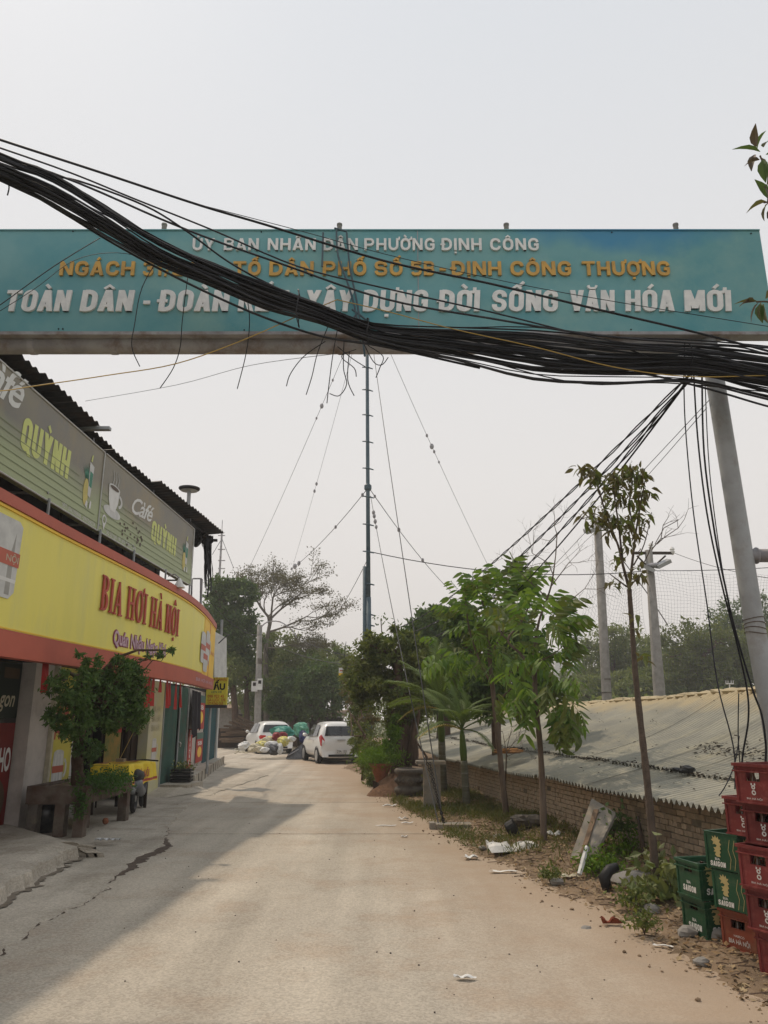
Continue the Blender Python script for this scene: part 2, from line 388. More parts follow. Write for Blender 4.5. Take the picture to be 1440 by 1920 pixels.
# ------------------------------------------------------------------ materials
m_road = M('road concrete', (.50, .450, .375), (.41, .372, .315), scale=.55, rough=.95, bump=.5, bscale=55, spec=.1, lo=.35, hi=.68, grime=(.42, .345, .27), gscale=1.1)
def road_detail(m, dust=True):          # aggregate speckle, and brown dust blown in from the verge on the right
    n = m.node_tree.nodes; l = m.node_tree.links; p = n['Principled BSDF']; src = p.inputs['Base Color'].links[0].from_socket
    tcn = n.new('ShaderNodeTexCoord')
    vo = n.new('ShaderNodeTexVoronoi'); vo.inputs['Scale'].default_value = 70; l.new(tcn.outputs['Object'], vo.inputs['Vector'])
    sc = n.new('ShaderNodeSeparateColor'); l.new(vo.outputs['Color'], sc.inputs[0])
    mr = n.new('ShaderNodeMapRange'); mr.inputs[3].default_value = .68; mr.inputs[4].default_value = 1.34; l.new(sc.outputs[0], mr.inputs[0])
    cb = n.new('ShaderNodeCombineColor'); [l.new(mr.outputs[0], cb.inputs[i]) for i in range(3)]
    mu = n.new('ShaderNodeMix'); mu.data_type = 'RGBA'; mu.blend_type = 'MULTIPLY'; mu.inputs[0].default_value = .5; l.new(src, mu.inputs[6]); l.new(cb.outputs[0], mu.inputs[7])
    out = mu.outputs[2]
    # small dark spots: gum and tar
    v2 = n.new('ShaderNodeTexVoronoi'); v2.inputs['Scale'].default_value = 1.7; l.new(tcn.outputs['Object'], v2.inputs['Vector'])
    lt = n.new('ShaderNodeMath'); lt.operation = 'LESS_THAN'; lt.inputs[1].default_value = .010; l.new(v2.outputs['Distance'], lt.inputs[0])
    m2 = n.new('ShaderNodeMix'); m2.data_type = 'RGBA'; l.new(lt.outputs[0], m2.inputs[0]); l.new(out, m2.inputs[6]); m2.inputs[7].default_value = (.16, .135, .11, 1); out = m2.outputs[2]
    # wheel-track streaks running along the road
    mp2 = n.new('ShaderNodeMapping'); mp2.inputs['Scale'].default_value = (2.2, .12, 1); mp2.inputs['Rotation'].default_value = (0, 0, -.12); l.new(tcn.outputs['Object'], mp2.inputs[0])
    n3 = n.new('ShaderNodeTexNoise'); n3.inputs['Scale'].default_value = 1.0; n3.inputs['Detail'].default_value = 6; l.new(mp2.outputs[0], n3.inputs['Vector'])
    r3 = n.new('ShaderNodeMapRange'); r3.inputs[1].default_value = .3; r3.inputs[2].default_value = .7; r3.inputs[3].default_value = .78; r3.inputs[4].default_value = 1.12; l.new(n3.outputs['Fac'], r3.inputs[0])
    c3 = n.new('ShaderNodeCombineColor'); [l.new(r3.outputs[0], c3.inputs[i]) for i in range(3)]
    m3 = n.new('ShaderNodeMix'); m3.data_type = 'RGBA'; m3.blend_type = 'MULTIPLY'; m3.inputs[0].default_value = 1; l.new(out, m3.inputs[6]); l.new(c3.outputs[0], m3.inputs[7]); out = m3.outputs[2]
    if dust:
        sp = n.new('ShaderNodeSeparateXYZ'); l.new(tcn.outputs['Object'], sp.inputs[0])
        ma = n.new('ShaderNodeMath'); ma.operation = 'MULTIPLY_ADD'; ma.inputs[1].default_value = .172; l.new(sp.outputs[1], ma.inputs[0]); l.new(sp.outputs[0], ma.inputs[2])   # x + .172 y = distance from the verge line
        no = n.new('ShaderNodeTexNoise'); no.inputs['Scale'].default_value = 1.1; no.inputs['Detail'].default_value = 12; no.inputs['Roughness'].default_value = .72; l.new(tcn.outputs['Object'], no.inputs['Vector'])
        ad = n.new('ShaderNodeMath'); ad.operation = 'MULTIPLY_ADD'; ad.inputs[1].default_value = 2.2; l.new(no.outputs['Fac'], ad.inputs[0]); l.new(ma.outputs[0], ad.inputs[2])
        r = n.new('ShaderNodeMapRange'); r.inputs[1].default_value = 1.9; r.inputs[2].default_value = 4.5; r.interpolation_type = 'SMOOTHSTEP'; l.new(ad.outputs[0], r.inputs[0])
        m4 = n.new('ShaderNodeMix'); m4.data_type = 'RGBA'; l.new(r.outputs[0], m4.inputs[0]); l.new(out, m4.inputs[6]); m4.inputs[7].default_value = (.385, .295, .215, 1); out = m4.outputs[2]
    l.new(out, p.inputs['Base Color'])
road_detail(m_road)
m_apron = M('apron concrete', (.50, .455, .385), (.40, .36, .30), scale=1.2, rough=.95, bump=.6, bscale=25, spec=.1, grime=(.28, .24, .19), gscale=1.4)
road_detail(m_apron, False)
m_dirt = M('verge soil', (.25, .18, .12), (.15, .11, .075), scale=3, rough=1, bump=1, bscale=22, spec=.05, grime=(.33, .255, .18), gscale=7)
m_ground = M('ground', (.16, .15, .08), (.10, .11, .05), scale=.5, rough=1, bump=.5, bscale=8)
m_black = M('black rubber', (.018, .018, .02), (.03, .03, .03), rough=.55, scale=8)
m_cable = M('black cable', (.013, .014, .018), (.030, .031, .036), rough=.6, spec=.2, scale=3, rand=.6)
m_ycable = M('yellow wire', (.45, .30, .08), rough=.6)
m_steel = M('grey painted steel', (.37, .385, .40), (.30, .31, .32), scale=3, rough=.5, bump=.08, bscale=60, grime=(.27, .25, .23), gscale=3.4)
m_steel_old = M('old steel pipe', (.36, .355, .375), (.26, .255, .27), scale=4, rough=.55, bump=.15, grime=(.17, .12, .095), gscale=3.0)
m_mast = M('mast paint', (.05, .085, .11), (.08, .12, .14), rough=.5)
m_conc = M('pole concrete', (.27, .255, .235), (.20, .188, .172), scale=5, rough=.9, bump=.2)
m_pinkish = M('plaster pale', (.55, .50, .46), (.46, .42, .39), scale=2, rough=.9, bump=.15, grime=(.38, .34, .31))
m_dark = M('dark interior', (.012, .010, .009), (.02, .017, .015), rough=.9)  # on the shop's inner walls, indoor shade put into a near-black colour
m_darkwood = M('dark wood', (.045, .028, .018), (.025, .017, .012), rough=.7, stretch=(1, 1, .1), scale=12)
m_roofdark = M('dark roof sheet', (.035, .036, .042), (.06, .058, .06), rough=.55, scale=3, metal=.2, grime=(.09, .06, .045))
m_white = M('white paint', (.72, .72, .70), (.62, .61, .59), rough=.5, scale=3)
m_off = M('letter white', (.80, .80, .79), (.66, .67, .67), rough=.5, scale=9)
m_goldp = M('emblem dull gold', (.50, .42, .20), (.42, .34, .15), rough=.5)
m_gold = M('letter gold', (.62, .37, .09), (.45, .27, .08), rough=.45, scale=7)
m_sign_red = M('sign red', (.50, .125, .08), (.42, .105, .07), rough=.5, scale=1.5)
m_red = M('red paint', (.45, .03, .025), (.36, .025, .02), rough=.55)
m_txt_red = M('lettering red', (.48, .085, .055), rough=.5)
m_yel = M('banner yellow', (.85, .75, .16), (.78, .70, .16), rough=.45, scale=1.2, stretch=(1.5, 1.5, .25), lo=.3, hi=.7, grime=(.72, .66, .20), gscale=1.5, bump=.25, bscale=5)
m_yel2 = M('banner orange', (.90, .58, .06), (.80, .50, .05), rough=.5)
m_green_gate = M('green folding door', (.07, .14, .115), (.05, .105, .09), rough=.6, scale=3, grime=(.10, .10, .08))
m_blue_sheet = M('teal corrugated sheet', (.04, .12, .14), (.03, .085, .10), rough=.5, scale=3, grime=(.07, .09, .09))
m_cloth_y = M('yellow printed cloth', (.85, .65, .05), (.80, .58, .05), rough=.7, scale=6)
m_brick = M('brick', (.42, .32, .23), (.32, .25, .19), scale=18, rough=.95, bump=.5, bscale=70, rand=.34, grime=(.34, .29, .22), gscale=9)
m_mortar = M('mortar', (.22, .19, .15), (.15, .13, .10), scale=8, rough=1, bump=.5)
m_sheet = M('corrugated fibre sheet', (.33, .315, .255), (.24, .235, .20), scale=1.1, rough=.85, bump=.3, bscale=30, rand=.12, grime=(.37, .34, .25), gscale=1.7)
m_sheet_top_ = M('corrugated sheet with ochre lichen', (.42, .36, .23), (.33, .31, .22), scale=1.4, rough=.9, bump=.3, bscale=30, rand=.10, grime=(.50, .38, .20), gscale=.9)
m_green_crate = M('green crate plastic', (.018, .080, .038), (.018, .062, .032), rough=.45, scale=5, rand=.15, grime=(.06, .10, .055), gscale=14, bump=.08)
m_red_crate = M('red crate plastic', (.175, .030, .030), (.13, .026, .026), rough=.5, scale=5, rand=.25, grime=(.24, .07, .06), gscale=14, bump=.08)
m_brown_crate = M('brown red crate plastic', (.24, .06, .035), (.19, .05, .03), rough=.5, scale=5, grime=(.22, .10, .06), gscale=6)
m_bottle = M('bottle glass', (.06, .022, .008), rough=.15, spec=.6)
m_cap = M('bottle cap', (.5, .42, .25), rough=.35, metal=.6)
m_car = M('white car paint', (.74, .735, .71), (.70, .695, .67), rough=.28, spec=.5, coat=.4)
m_glass = M('dark car glass', (.012, .014, .016), (.02, .022, .024), rough=.08, spec=.6)
m_tail = M('tail light red', (.55, .02, .02), rough=.2, spec=.6)
m_chrome = M('alloy', (.55, .55, .55), rough=.35, metal=.8)
m_wood = M('weathered timber', (.19, .13, .085), (.11, .075, .05), rough=.9, scale=4, stretch=(.3, 3, 3), rand=.3)
m_clay = M('terracotta', (.30, .115, .06), (.20, .08, .045), rough=.85, scale=6)
m_stone = M('dark carved stone', (.13, .115, .10), (.08, .07, .06), rough=.85, scale=7, bump=.6, bscale=30, grime=(.2, .17, .13), gscale=5)
m_slab = M('grey board', (.26, .235, .20), (.19, .17, .145), rough=.9, scale=5, bump=.2, grime=(.40, .31, .20), gscale=3)
m_foam = M('white foam', (.75, .74, .71), (.62, .60, .56), rough=.7, scale=9)
m_bagw = M('white plastic bag', (.70, .70, .68), (.55, .55, .54), rough=.45, scale=8)
m_baggreen = M('green tarpaulin', (.07, .26, .17), (.12, .34, .25), rough=.5, scale=6)
m_bagteal = M('teal tarpaulin', (.03, .19, .16), (.05, .26, .2), rough=.5, scale=6)
m_bagblack = M('dark grey bag', (.07, .07, .075), (.13, .13, .135), rough=.4, scale=9)
m_bagyel = M('yellow bag', (.66, .58, .12), (.55, .52, .3), rough=.5, scale=8)
m_bagred = M('dark red bag', (.25, .02, .03), (.16, .015, .02), rough=.5)
m_bagcream = M('cream sack', (.55, .50, .38), (.42, .38, .28), rough=.7, scale=9)
m_bagblue = M('navy bag', (.015, .02, .08), (.02, .03, .12), rough=.5)
m_twig = M('pale twigs', (.20, .175, .145), (.14, .12, .10), rough=.95)
m_bark = M('brown bark', (.13, .085, .06), (.075, .05, .036), rough=.95, scale=9, bump=.7, bscale=30, stretch=(1, 1, .3))
m_bark_g = M('grey brown bark', (.17, .13, .10), (.10, .075, .06), rough=.95, scale=9, bump=.7, bscale=30, stretch=(1, 1, .3))
m_bark_p = M('reddish bark', (.125, .095, .075), (.08, .062, .050), rough=.95, scale=12, bump=.6, bscale=40)
def LF(name, a, b, tr=.3, hi=(.14, .17, .04), sc=1.2): return M(name, a, b, scale=sc, lo=.42, hi=.58, rough=.55, spec=.3, transl=tr, tint=hi)
m_lf_dark = LF('dark leaves', (.045, .095, .032), (.075, .13, .04), .4, (.13, .185, .055))
m_lf_mid = LF('mid green leaves', (.075, .118, .032), (.11, .14, .038), .38, (.19, .21, .06))
m_lf_far = LF('far leaves', (.075, .13, .045), (.19, .235, .075), .42, (.24, .26, .095), .45)  # broad pale and dark noise paints in the lit and shaded clumps
m_lf_light = LF('light green leaves', (.12, .225, .035), (.07, .15, .028), .45, (.24, .33, .07), 2.2)
m_lf_fern = LF('fern leaves', (.10, .20, .015), (.08, .17, .02), .4, (.18, .28, .03))
m_lf_dry = LF('dry fine leaves', (.13, .115, .055), (.09, .085, .04), .2, (.16, .15, .08))
m_lf_brown = LF('brown green leaves', (.09, .12, .04), (.115, .10, .05), .35, (.18, .13, .07))
m_lf_palm = LF('palm leaves', (.07, .14, .03), (.10, .17, .04), .35, (.20, .24, .08))
m_lf_red = LF('dull purple leaves', (.085, .06, .05), (.06, .05, .05), .25, (.16, .12, .09))
m_lf_grass = LF('grass blades', (.075, .12, .025), (.11, .13, .04), .3, (.2, .17, .06))
m_litter = M('dead leaf litter', (.26, .16, .08), (.16, .10, .05), rough=1, scale=2, tint=(.42, .33, .2))
m_net = M('grey netting', (.13, .135, .14), rough=.8); m_guy = M('guy wire steel', (.05, .052, .055), rough=.6)

m_sheet_top = M('corrugated sheet with ochre lichen', (.33, .315, .255), (.24, .235, .20), scale=1.1, rough=.88, bump=.3, bscale=30, rand=.06, grime=(.37, .34, .25), gscale=1.7)
_n = m_sheet_top.node_tree.nodes; _l = m_sheet_top.node_tree.links; _p = _n['Principled BSDF']; _src = _p.inputs['Base Color'].links[0].from_socket
_tc = _n.new('ShaderNodeTexCoord'); _sp = _n.new('ShaderNodeSeparateXYZ'); _l.new(_tc.outputs['Object'], _sp.inputs[0]); _no = _n.new('ShaderNodeTexNoise'); _no.inputs['Scale'].default_value = 1.6; _no.inputs['Detail'].default_value = 9; _l.new(_tc.outputs['Object'], _no.inputs['Vector'])
_ad = _n.new('ShaderNodeMath'); _ad.operation = 'MULTIPLY_ADD'; _ad.inputs[1].default_value = .55; _l.new(_no.outputs['Fac'], _ad.inputs[0]); _l.new(_sp.outputs[2], _ad.inputs[2])
_mr = _n.new('ShaderNodeMapRange'); _mr.inputs[1].default_value = 1.16; _mr.inputs[2].default_value = 1.42; _l.new(_ad.outputs[0], _mr.inputs[0])
_mm = _n.new('ShaderNodeMix'); _mm.data_type = 'RGBA'; _l.new(_mr.outputs[0], _mm.inputs[0]); _l.new(_src, _mm.inputs[6]); _mm.inputs[7].default_value = (.43, .355, .225, 1); _l.new(_mm.outputs[2], _p.inputs['Base Color'])

# the gate banner: teal print with a faded blue sky patch
m_teal = M('gate banner print', (.17, .365, .385), (.085, .29, .335), scale=.9, rough=.4, grime=(.22, .40, .38), gscale=.8, bump=.12, bscale=3)
_n = m_teal.node_tree.nodes; _l = m_teal.node_tree.links; _p = _n['Principled BSDF']; _src = _p.inputs['Base Color'].links[0].from_socket
_tc = _n.new('ShaderNodeTexCoord'); _vm = _n.new('ShaderNodeVectorMath'); _vm.operation = 'SUBTRACT'; _vm.inputs[1].default_value = (-1.05, -.14, 6.62); _l.new(_tc.outputs['Object'], _vm.inputs[0])
_mp = _n.new('ShaderNodeVectorMath'); _mp.operation = 'MULTIPLY'; _mp.inputs[1].default_value = (.62, 0, 1.7); _l.new(_vm.outputs[0], _mp.inputs[0])
_ln = _n.new('ShaderNodeVectorMath'); _ln.operation = 'LENGTH'; _l.new(_mp.outputs[0], _ln.inputs[0])
_no = _n.new('ShaderNodeTexNoise'); _no.inputs['Scale'].default_value = 2.2; _no.inputs['Detail'].default_value = 5; _l.new(_tc.outputs['Object'], _no.inputs['Vector'])
_ad = _n.new('ShaderNodeMath'); _ad.operation = 'MULTIPLY_ADD'; _ad.inputs[1].default_value = .9; _l.new(_no.outputs['Fac'], _ad.inputs[0]); _l.new(_ln.outputs['Value'], _ad.inputs[2])
_mr = _n.new('ShaderNodeMapRange'); _mr.inputs[1].default_value = 1.25; _mr.inputs[2].default_value = .85; _l.new(_ad.outputs[0], _mr.inputs[0])
_mm = _n.new('ShaderNodeMix'); _mm.data_type = 'RGBA'; _l.new(_mr.outputs[0], _mm.inputs[0]); _l.new(_src, _mm.inputs[6]); _mm.inputs[7].default_value = (.06, .25, .42, 1); _l.new(_mm.outputs[2], _p.inputs['Base Color'])

# the coffee banner: brown grey print, paler boards along its foot
def cafe_mat(name):
    m = M(name, (.235, .21, .155), (.19, .18, .16), scale=1.0, rough=.45, grime=(.30, .235, .13), gscale=.7)
    n = m.node_tree.nodes; l = m.node_tree.links; p = n['Principled BSDF']; src = p.inputs['Base Color'].links[0].from_socket
    t = n.new('ShaderNodeTexCoord'); s = n.new('ShaderNodeSeparateXYZ'); l.new(t.outputs['Object'], s.inputs[0])
    no = n.new('ShaderNodeTexNoise'); no.inputs['Scale'].default_value = .6; l.new(t.outputs['Object'], no.inputs['Vector'])
    ad = n.new('ShaderNodeMath'); ad.operation = 'MULTIPLY_ADD'; ad.inputs[1].default_value = .5; l.new(no.outputs['Fac'], ad.inputs[0]); l.new(s.outputs[2], ad.inputs[2])
    r = n.new('ShaderNodeMapRange'); r.inputs[1].default_value = 1.02; r.inputs[2].default_value = .58; l.new(ad.outputs[0], r.inputs[0])
    x = n.new('ShaderNodeMix'); x.data_type = 'RGBA'; l.new(r.outputs[0], x.inputs[0]); l.new(src, x.inputs[6]); x.inputs[7].default_value = (.36, .41, .23, 1)
    l.new(x.outputs[2], p.inputs['Base Color']); return m
m_cafe = cafe_mat('coffee banner print')
m_cafe_line = M('coffee banner board line', (.22, .25, .14), rough=.6)
m_lime = M('lettering lime', (.62, .66, .20), (.56, .60, .20), rough=.5)
m_cup = M('print pale grey', (.62, .62, .60), (.50, .50, .49), rough=.5, scale=5)
m_steam = M('print steam grey', (.38, .37, .34), rough=.5)
m_brownp = M('print coffee brown', (.09, .055, .03), rough=.5)
m_greenp = M('print green', (.04, .22, .14), rough=.5)
m_pineyel = M('print pineapple yellow', (.60, .50, .14), (.50, .42, .12), rough=.5)
m_blackp = M('print black', (.012, .012, .012), rough=.5)

# ------------------------------------------------------------------ the setting: ground, road, apron, verge
ROAD = [(-4, 3.65), (2, 2.62), (4.8, 2.13), (6.6, 1.80), (10, 1.12), (15.8, .18), (22, -.55), (27.5, -1.42), (33, -2.0), (40, -2.8), (60, -6)]
rng0 = random.Random(5)
mb = MB(); mb.grid(lambda u, v: Vector((lerp(-400, 400, u), lerp(-60, 700, v), -.12)), 8, 8)
tag(mb.build('ground', m_ground), kind='structure')
def wobble(x, a=.03, f=3.1, ph=0): return a * (math.sin(x * f + ph) + .6 * math.sin(x * f * 2.7 + 1.3 + ph) + .35 * math.sin(x * f * 6.1 + ph * 2))
def road_slab(y0, y1, left, n=12, j0=True, j1=True):
    mb = MB()
    def fn(u, v):
        xr = None
        y = lerp(y0, y1, v); x = lerp(left(y), interp(ROAD, y) + .6, u)
        if v == 0 and j0: y += .012 + abs(wobble(x, .010, 5))
        if v == 1 and j1: y -= .012 + abs(wobble(x, .008, 4, 2))
        return Vector((x, y, 0))
    mb.grid(fn, 60, n)
    k = len(mb.v); nu = 61
    # skirts at the joints
    for row in (0, n):
        b = row * nu
        mb.add([mb.v[b + i] for i in range(nu)] + [mb.v[b + i] - Vector((0, 0, .05)) for i in range(nu)], [(i, i + 1, i + 1 + nu, i + nu) for i in range(nu - 1)])
    return mb
base = MB(); base.grid(lambda u, v: Vector((lerp(-6 if v < .5 else -40, 6, u), lerp(-4, 75, v), -.045)), 1, 2)
tag(base.build('road_base', m_dirt), kind='structure')
LEFT = lambda y: -5.6 if y < 25 else lerp(-5.6, -34, min(1, (y - 25) / 8))
road = thing('road', None, None); road['kind'] = 'structure'
for a, b in ((-4, 11.95), (11.95, 16.35), (16.35, 30), (30, 60)):
    road_slab(a, b, LEFT).build('road_slab', m_road, road)

# concrete apron in front of the shops, its edge broken away along the road
AP = [gp(x, y) for x, y in ((-330, 2010), (-160, 1890), (0, 1782), (75, 1735), (140, 1700), (200, 1667), (217, 1640), (240, 1622), (270, 1603), (300, 1588), (311, 1580), (309, 1562), (330, 1530), (360, 1503), (405, 1487), (450, 1472), (500, 1455), (470, 1440), (440, 1430))]
AP = sorted([(p.y, p.x) for p in AP])
def apron_edge(y):
    return interp(AP, y) + wobble(y, .028, 4.3) + wobble(y, .012, 17)
mb = MB(); ys = np.concatenate([np.linspace(.5, 20, 320), np.linspace(20.1, 31, 60)])
nu = 14
def ap_z(u, y, x):
    return .014 + .008 * math.sin(x * 2.1 + y * .9) * math.sin(y * 1.7) + .06 * (1 - u) ** 2
V = []; Fc = []
for j, y in enumerate(ys):
    xe = apron_edge(y); xl = -5.9 if y < 24 else -5.9 - (y - 24) * .2
    for i in range(nu):
        u = i / (nu - 3)
        if i < nu - 2: x = lerp(xl, xe, u); z = ap_z(u, y, x)
        elif i == nu - 2: x = xe + .004; z = .006
        else: x = xe + .01 + abs(wobble(y, .008, 9)); z = -.02
        V.append(Vector((x, y, z)))
for j in range(len(ys) - 1):
    for i in range(nu - 1): Fc.append((j * nu + i, j * nu + i + 1, (j + 1) * nu + i + 1, (j + 1) * nu + i))
tag(mesh_obj('pavement', V, Fc, m_apron), kind='structure')
# dark brown strip along the broken edge, widest in its middle stretch
mb = MB(); V = []; Fc = []; ys2 = np.linspace(4.4, 12.6, 300)
for j, y in enumerate(ys2):
    xe = apron_edge(y); wd = .001 + (.14 * max(0, math.sin((y - 8.6) / (11.6 - 8.6) * math.pi)) if 8.6 < y < 11.6 else 0) + abs(wobble(y, .02, 9))
    V += [Vector((xe - .01, y, .003)), Vector((xe + wd, y, .003))]
for j in range(len(ys2) - 1): Fc.append((2 * j, 2 * j + 1, 2 * j + 3, 2 * j + 2))
tag(mesh_obj('edge_strip', V, Fc, M('gutter brown', (.085, .065, .052), (.13, .10, .08), rough=1, scale=9, bump=.6)), kind='structure')
# raised concrete ramp before the first shop
mb = MB()
pl = [gp(x, y, .1) for x, y in ((-260, 1800), (-120, 1742), (0, 1672), (60, 1640), (118, 1605), (150, 1592), (196, 1592))]
def ramp_fn(u, v):
    k = u * (len(pl) - 1); i = min(int(k), len(pl) - 2); e = pl[i].lerp(pl[i + 1], k - i); e = Vector((e.x + wobble(u * 22, .035, 2) + wobble(u * 60, .012, 3), e.y, 0))
    bk = Vector((-5.4, lerp(7.0, 12.3, u), 0)); end = min(1, (1 - u) * 9)
    if v < .72: p = bk.lerp(e + Vector((-.22, -.05, 0)), v / .72); h = lerp(.16, .20, v / .72)
    elif v < .9: t = (v - .72) / .18; p = (e + Vector((-.22, -.05, 0))).lerp(e, t); h = lerp(.20, .15, t)
    else: t = (v - .9) / .1; p = e + Vector((.05 * t + .02 * math.sin(u * 150) * t, 0, 0)); h = lerp(.15, -.01, t ** .6)
    return Vector((p.x, p.y, h * (.35 + .65 * end) + .008 * math.sin(p.x * 5 + p.y * 3)))
mb.grid(ramp_fn, 60, 20)
tag(mb.build('concrete_ramp', m_apron, smooth=False), kind='structure')

V = []; Fc = []
for j in range(121):                     # strip along the foot of the ramp, browner and darker than its concrete
    u = j / 120; p = ramp_fn(u, 1.0); wd = .03 + abs(wobble(u * 30, .03, 3)); V += [Vector((p.x - .06, p.y, .026)), Vector((p.x + wd, p.y - .01, .026))]
for j in range(120): Fc.append((2 * j, 2 * j + 1, 2 * j + 3, 2 * j + 2))
tag(mesh_obj('edge_strip', V, Fc, M('foot brown', (.16, .135, .105), (.24, .205, .165), rough=1, scale=7, bump=.5)), kind='structure')

# verge on the right, soil rising a little from the road to the wall
WALLX = lambda y: 4.44 - .163 * y if y < 20 else 1.18
def vnoise(x, y): return .5 + .25 * math.sin(x * 3.1 + 1.7 * math.sin(y * 1.3)) + .25 * math.sin(y * 2.3 + x * 1.9) + .12 * math.sin(x * 9 + y * 7) + .1 * math.sin(y * 13 - x * 8)
def vfine(x, y): return .5 * math.sin(x * 23 + 3 * math.sin(y * 7)) * math.sin(y * 19 + 2 * math.sin(x * 11)) + .5 * math.sin(x * 41 + y * 31) * math.sin(y * 37 - x * 17)
def verge_z(x, y):
    t = (x - interp(ROAD, y) - .10 * math.sin(y * 1.1) - .06 * math.sin(y * 2.9)) / 1.3
    return max(-.035, -.02 + min(t, 1.4) * (.10 + .07 * vnoise(x, y))) if t > 0 else -.03
mb = MB()
def vf(u, v):
    y = lerp(.5, 40, v ** 1.5); x0 = interp(ROAD, y) - .25; x1 = (WALLX(y) + 1.2) if y > 7.2 else 5.5
    x = lerp(x0, x1, u); return Vector((x, y, verge_z(x, y) + .016 * vfine(x, y) + .008 * math.sin(x * 67) * math.sin(y * 71)))
mb.grid(vf, 110, 620)
tag(mb.build('verge', m_dirt, smooth=True), kind='structure')
def vg(x, y): return Vector((x, y, verge_z(x, y)))
# ------------------------------------------------------------------ entrance gate with its long sign
GY = 6.90
gate = thing('entrance_gate', 'entrance gate spanning the road, long teal sign of raised letters on grey steel pipe', 'gate', (3.46, 7, 0))
def gpt(px, py, y=GY): return at(px, py, y)
TL = gpt(-260, 431); TR = gpt(1424, 433); BR = gpt(1453, 622); BL = gpt(-300, 622)
mb = MB(); mb.prism([BL, BR, TR, TL], (0, .12, 0)); board = mb.build('signboard', m_teal, gate)
mb = MB(); e = .012
zt, zb = TR.z, BR.z
mb.box(BL.x, BR.x, GY - .012, GY + .13, zb - .035, zb - .001); mb.build('frame_edge', m_steel_old, board)
mb = MB(); mb.box(TL.x, TR.x, GY - .012, GY + .13, zt + .001, zt + .014); mb.build('frame_edge', m_teal, board)
for px in (784, -200):
    p = gpt(px, 520); mb = MB(); mb.box(p.x - .004, p.x + .004, GY - .004, GY - .0005, zb, zt); mb.build('panel_seam', m_steel_old, board)
SH = .0
def gate_words(words, ytop, ybase, mat, off_, shear, WW=.66, GAP=.10):
    for s, x0, x1 in words:
        a = gpt(x0, ybase); b = gpt(x1, ybase); h = gpt(x0, ytop).z - a.z; W = b.x - a.x
        for g in heavy(s, 0, W * (1 - .5 * shear * h / W), 0, h, off_, WW, GAP, shear): lay_heavy('letter', g, lambda x, y, t: Vector((a.x + x, GY - t, a.z + y)), mat, board, thick=.022)
gate_words([('ỦY', 361, 402), ('BAN', 420, 485), ('NHÂN', 502, 592), ('DÂN', 606, 671), ('PHƯỜNG', 683, 815), ('ĐỊNH', 828, 903), ('CÔNG', 919, 1010)], 449, 471, m_off, .20, .0, .80, .16)
gate_words([('NGÁCH', 112, 252), ('31/24', 268, 366), ('-', 388, 402), ('TỔ', 437, 489), ('DÂN', 505, 588), ('PHỐ', 605, 687), ('SỐ', 702, 755), ('5B', 771, 815), ('-', 824, 836), ('ĐỊNH', 847, 940), ('CÔNG', 957, 1071), ('THƯỢNG', 1092, 1256)], 492, 518, m_gold, .22, .0, .84, .14)
gate_words([('TOÀN', 8, 131), ('DÂN', 150, 249), ('-', 267, 281), ('ĐOÀN', 297, 429), ('KẾT', 446, 540), ('XÂY', 572, 662), ('DỰNG', 680, 803), ('ĐỜI', 822, 900), ('SỐNG', 921, 1047), ('VĂN', 1068, 1153), ('HÓA', 1172, 1265), ('MỚI', 1283, 1372)], 546, 585, m_off, .20, .07, .56, .07)
# crossbeam, posts
cz = at(700, 648, 7.06).z; mb = MB(); mb.tube([(-6.4, 7.06, cz), (-2, 7.06, cz), (1, 7.06, cz), (3.25, 7.06, cz)], .088, 18); mb.build('crossbeam', m_steel_old, gate, smooth=True)
for px in (63, 215, 640):
    p = at(px, 648, 7.06); mb = MB(); mb.tube([(p.x - .03, 7.06, cz), (p.x + .03, 7.06, cz)], .094, 18); mb.build('pipe_collar', m_steel_old, gate)
mb = MB(); mb.tube([(3.48, 7.02, -.1), (3.42, 7.02, 1.6), (3.37, 7.02, 2.47), (3.285, 7.02, 4.86), (3.25, 7.02, cz + .1)], .088, 20); mb.build('post', m_steel, gate, smooth=True)
mb = MB(); mb.tube([(-6.3, 7.02, -.1), (-6.3, 7.02, cz)], .088, 16); mb.build('post', m_steel, gate, smooth=True)
p = at(1428, 1041, 7.0); mb = MB(); mb.tube([(3.40, 7.02, p.z), (4.6, 7.02, p.z)], .062, 14); mb.tube([(3.462, 7.02, p.z), (3.475, 7.02, p.z)], .078, 14); mb.build('side_pipe', m_steel_old, gate, smooth=True)
for k in range(4):
    p = at(1404 + k * 2, 1160 + k * 9, 7.0); mb = MB()
    cx = 3.37 + (2.47 - p.z) * .035
    mb.tube([(cx + .093 * math.cos(a), 7.02 + .093 * math.sin(a), p.z + .012 * math.sin(a * 1.5 + k)) for a in np.linspace(0, 6.28, 17)], .0035, 5); mb.build('wire_wrap', m_bark_g, gate)
for px in (305, 636, 951, 1271):
    a = at(px, 440, 7.06); b = at(px, 420, 7.06); mb = MB(); mb.tube([(a.x, 7.09, cz), (a.x, 7.09, a.z), (a.x, 7.09, b.z)], .026, 10); mb.tube([(a.x, 7.09, b.z), (a.x, 7.09, b.z + .02)], .03, 10); mb.build('upright', m_conc, gate)
mb = MB()
for (x, y) in ((137, 434), (490, 435), (1147, 436), (1408, 438), (110, 617), (118, 617), (458, 619), (1183, 618)):
    p = gpt(x, y); mb.tube([(p.x, GY - .006, p.z), (p.x, GY + .001, p.z)], .008, 6)
mb.build('bolt', m_dark, board)

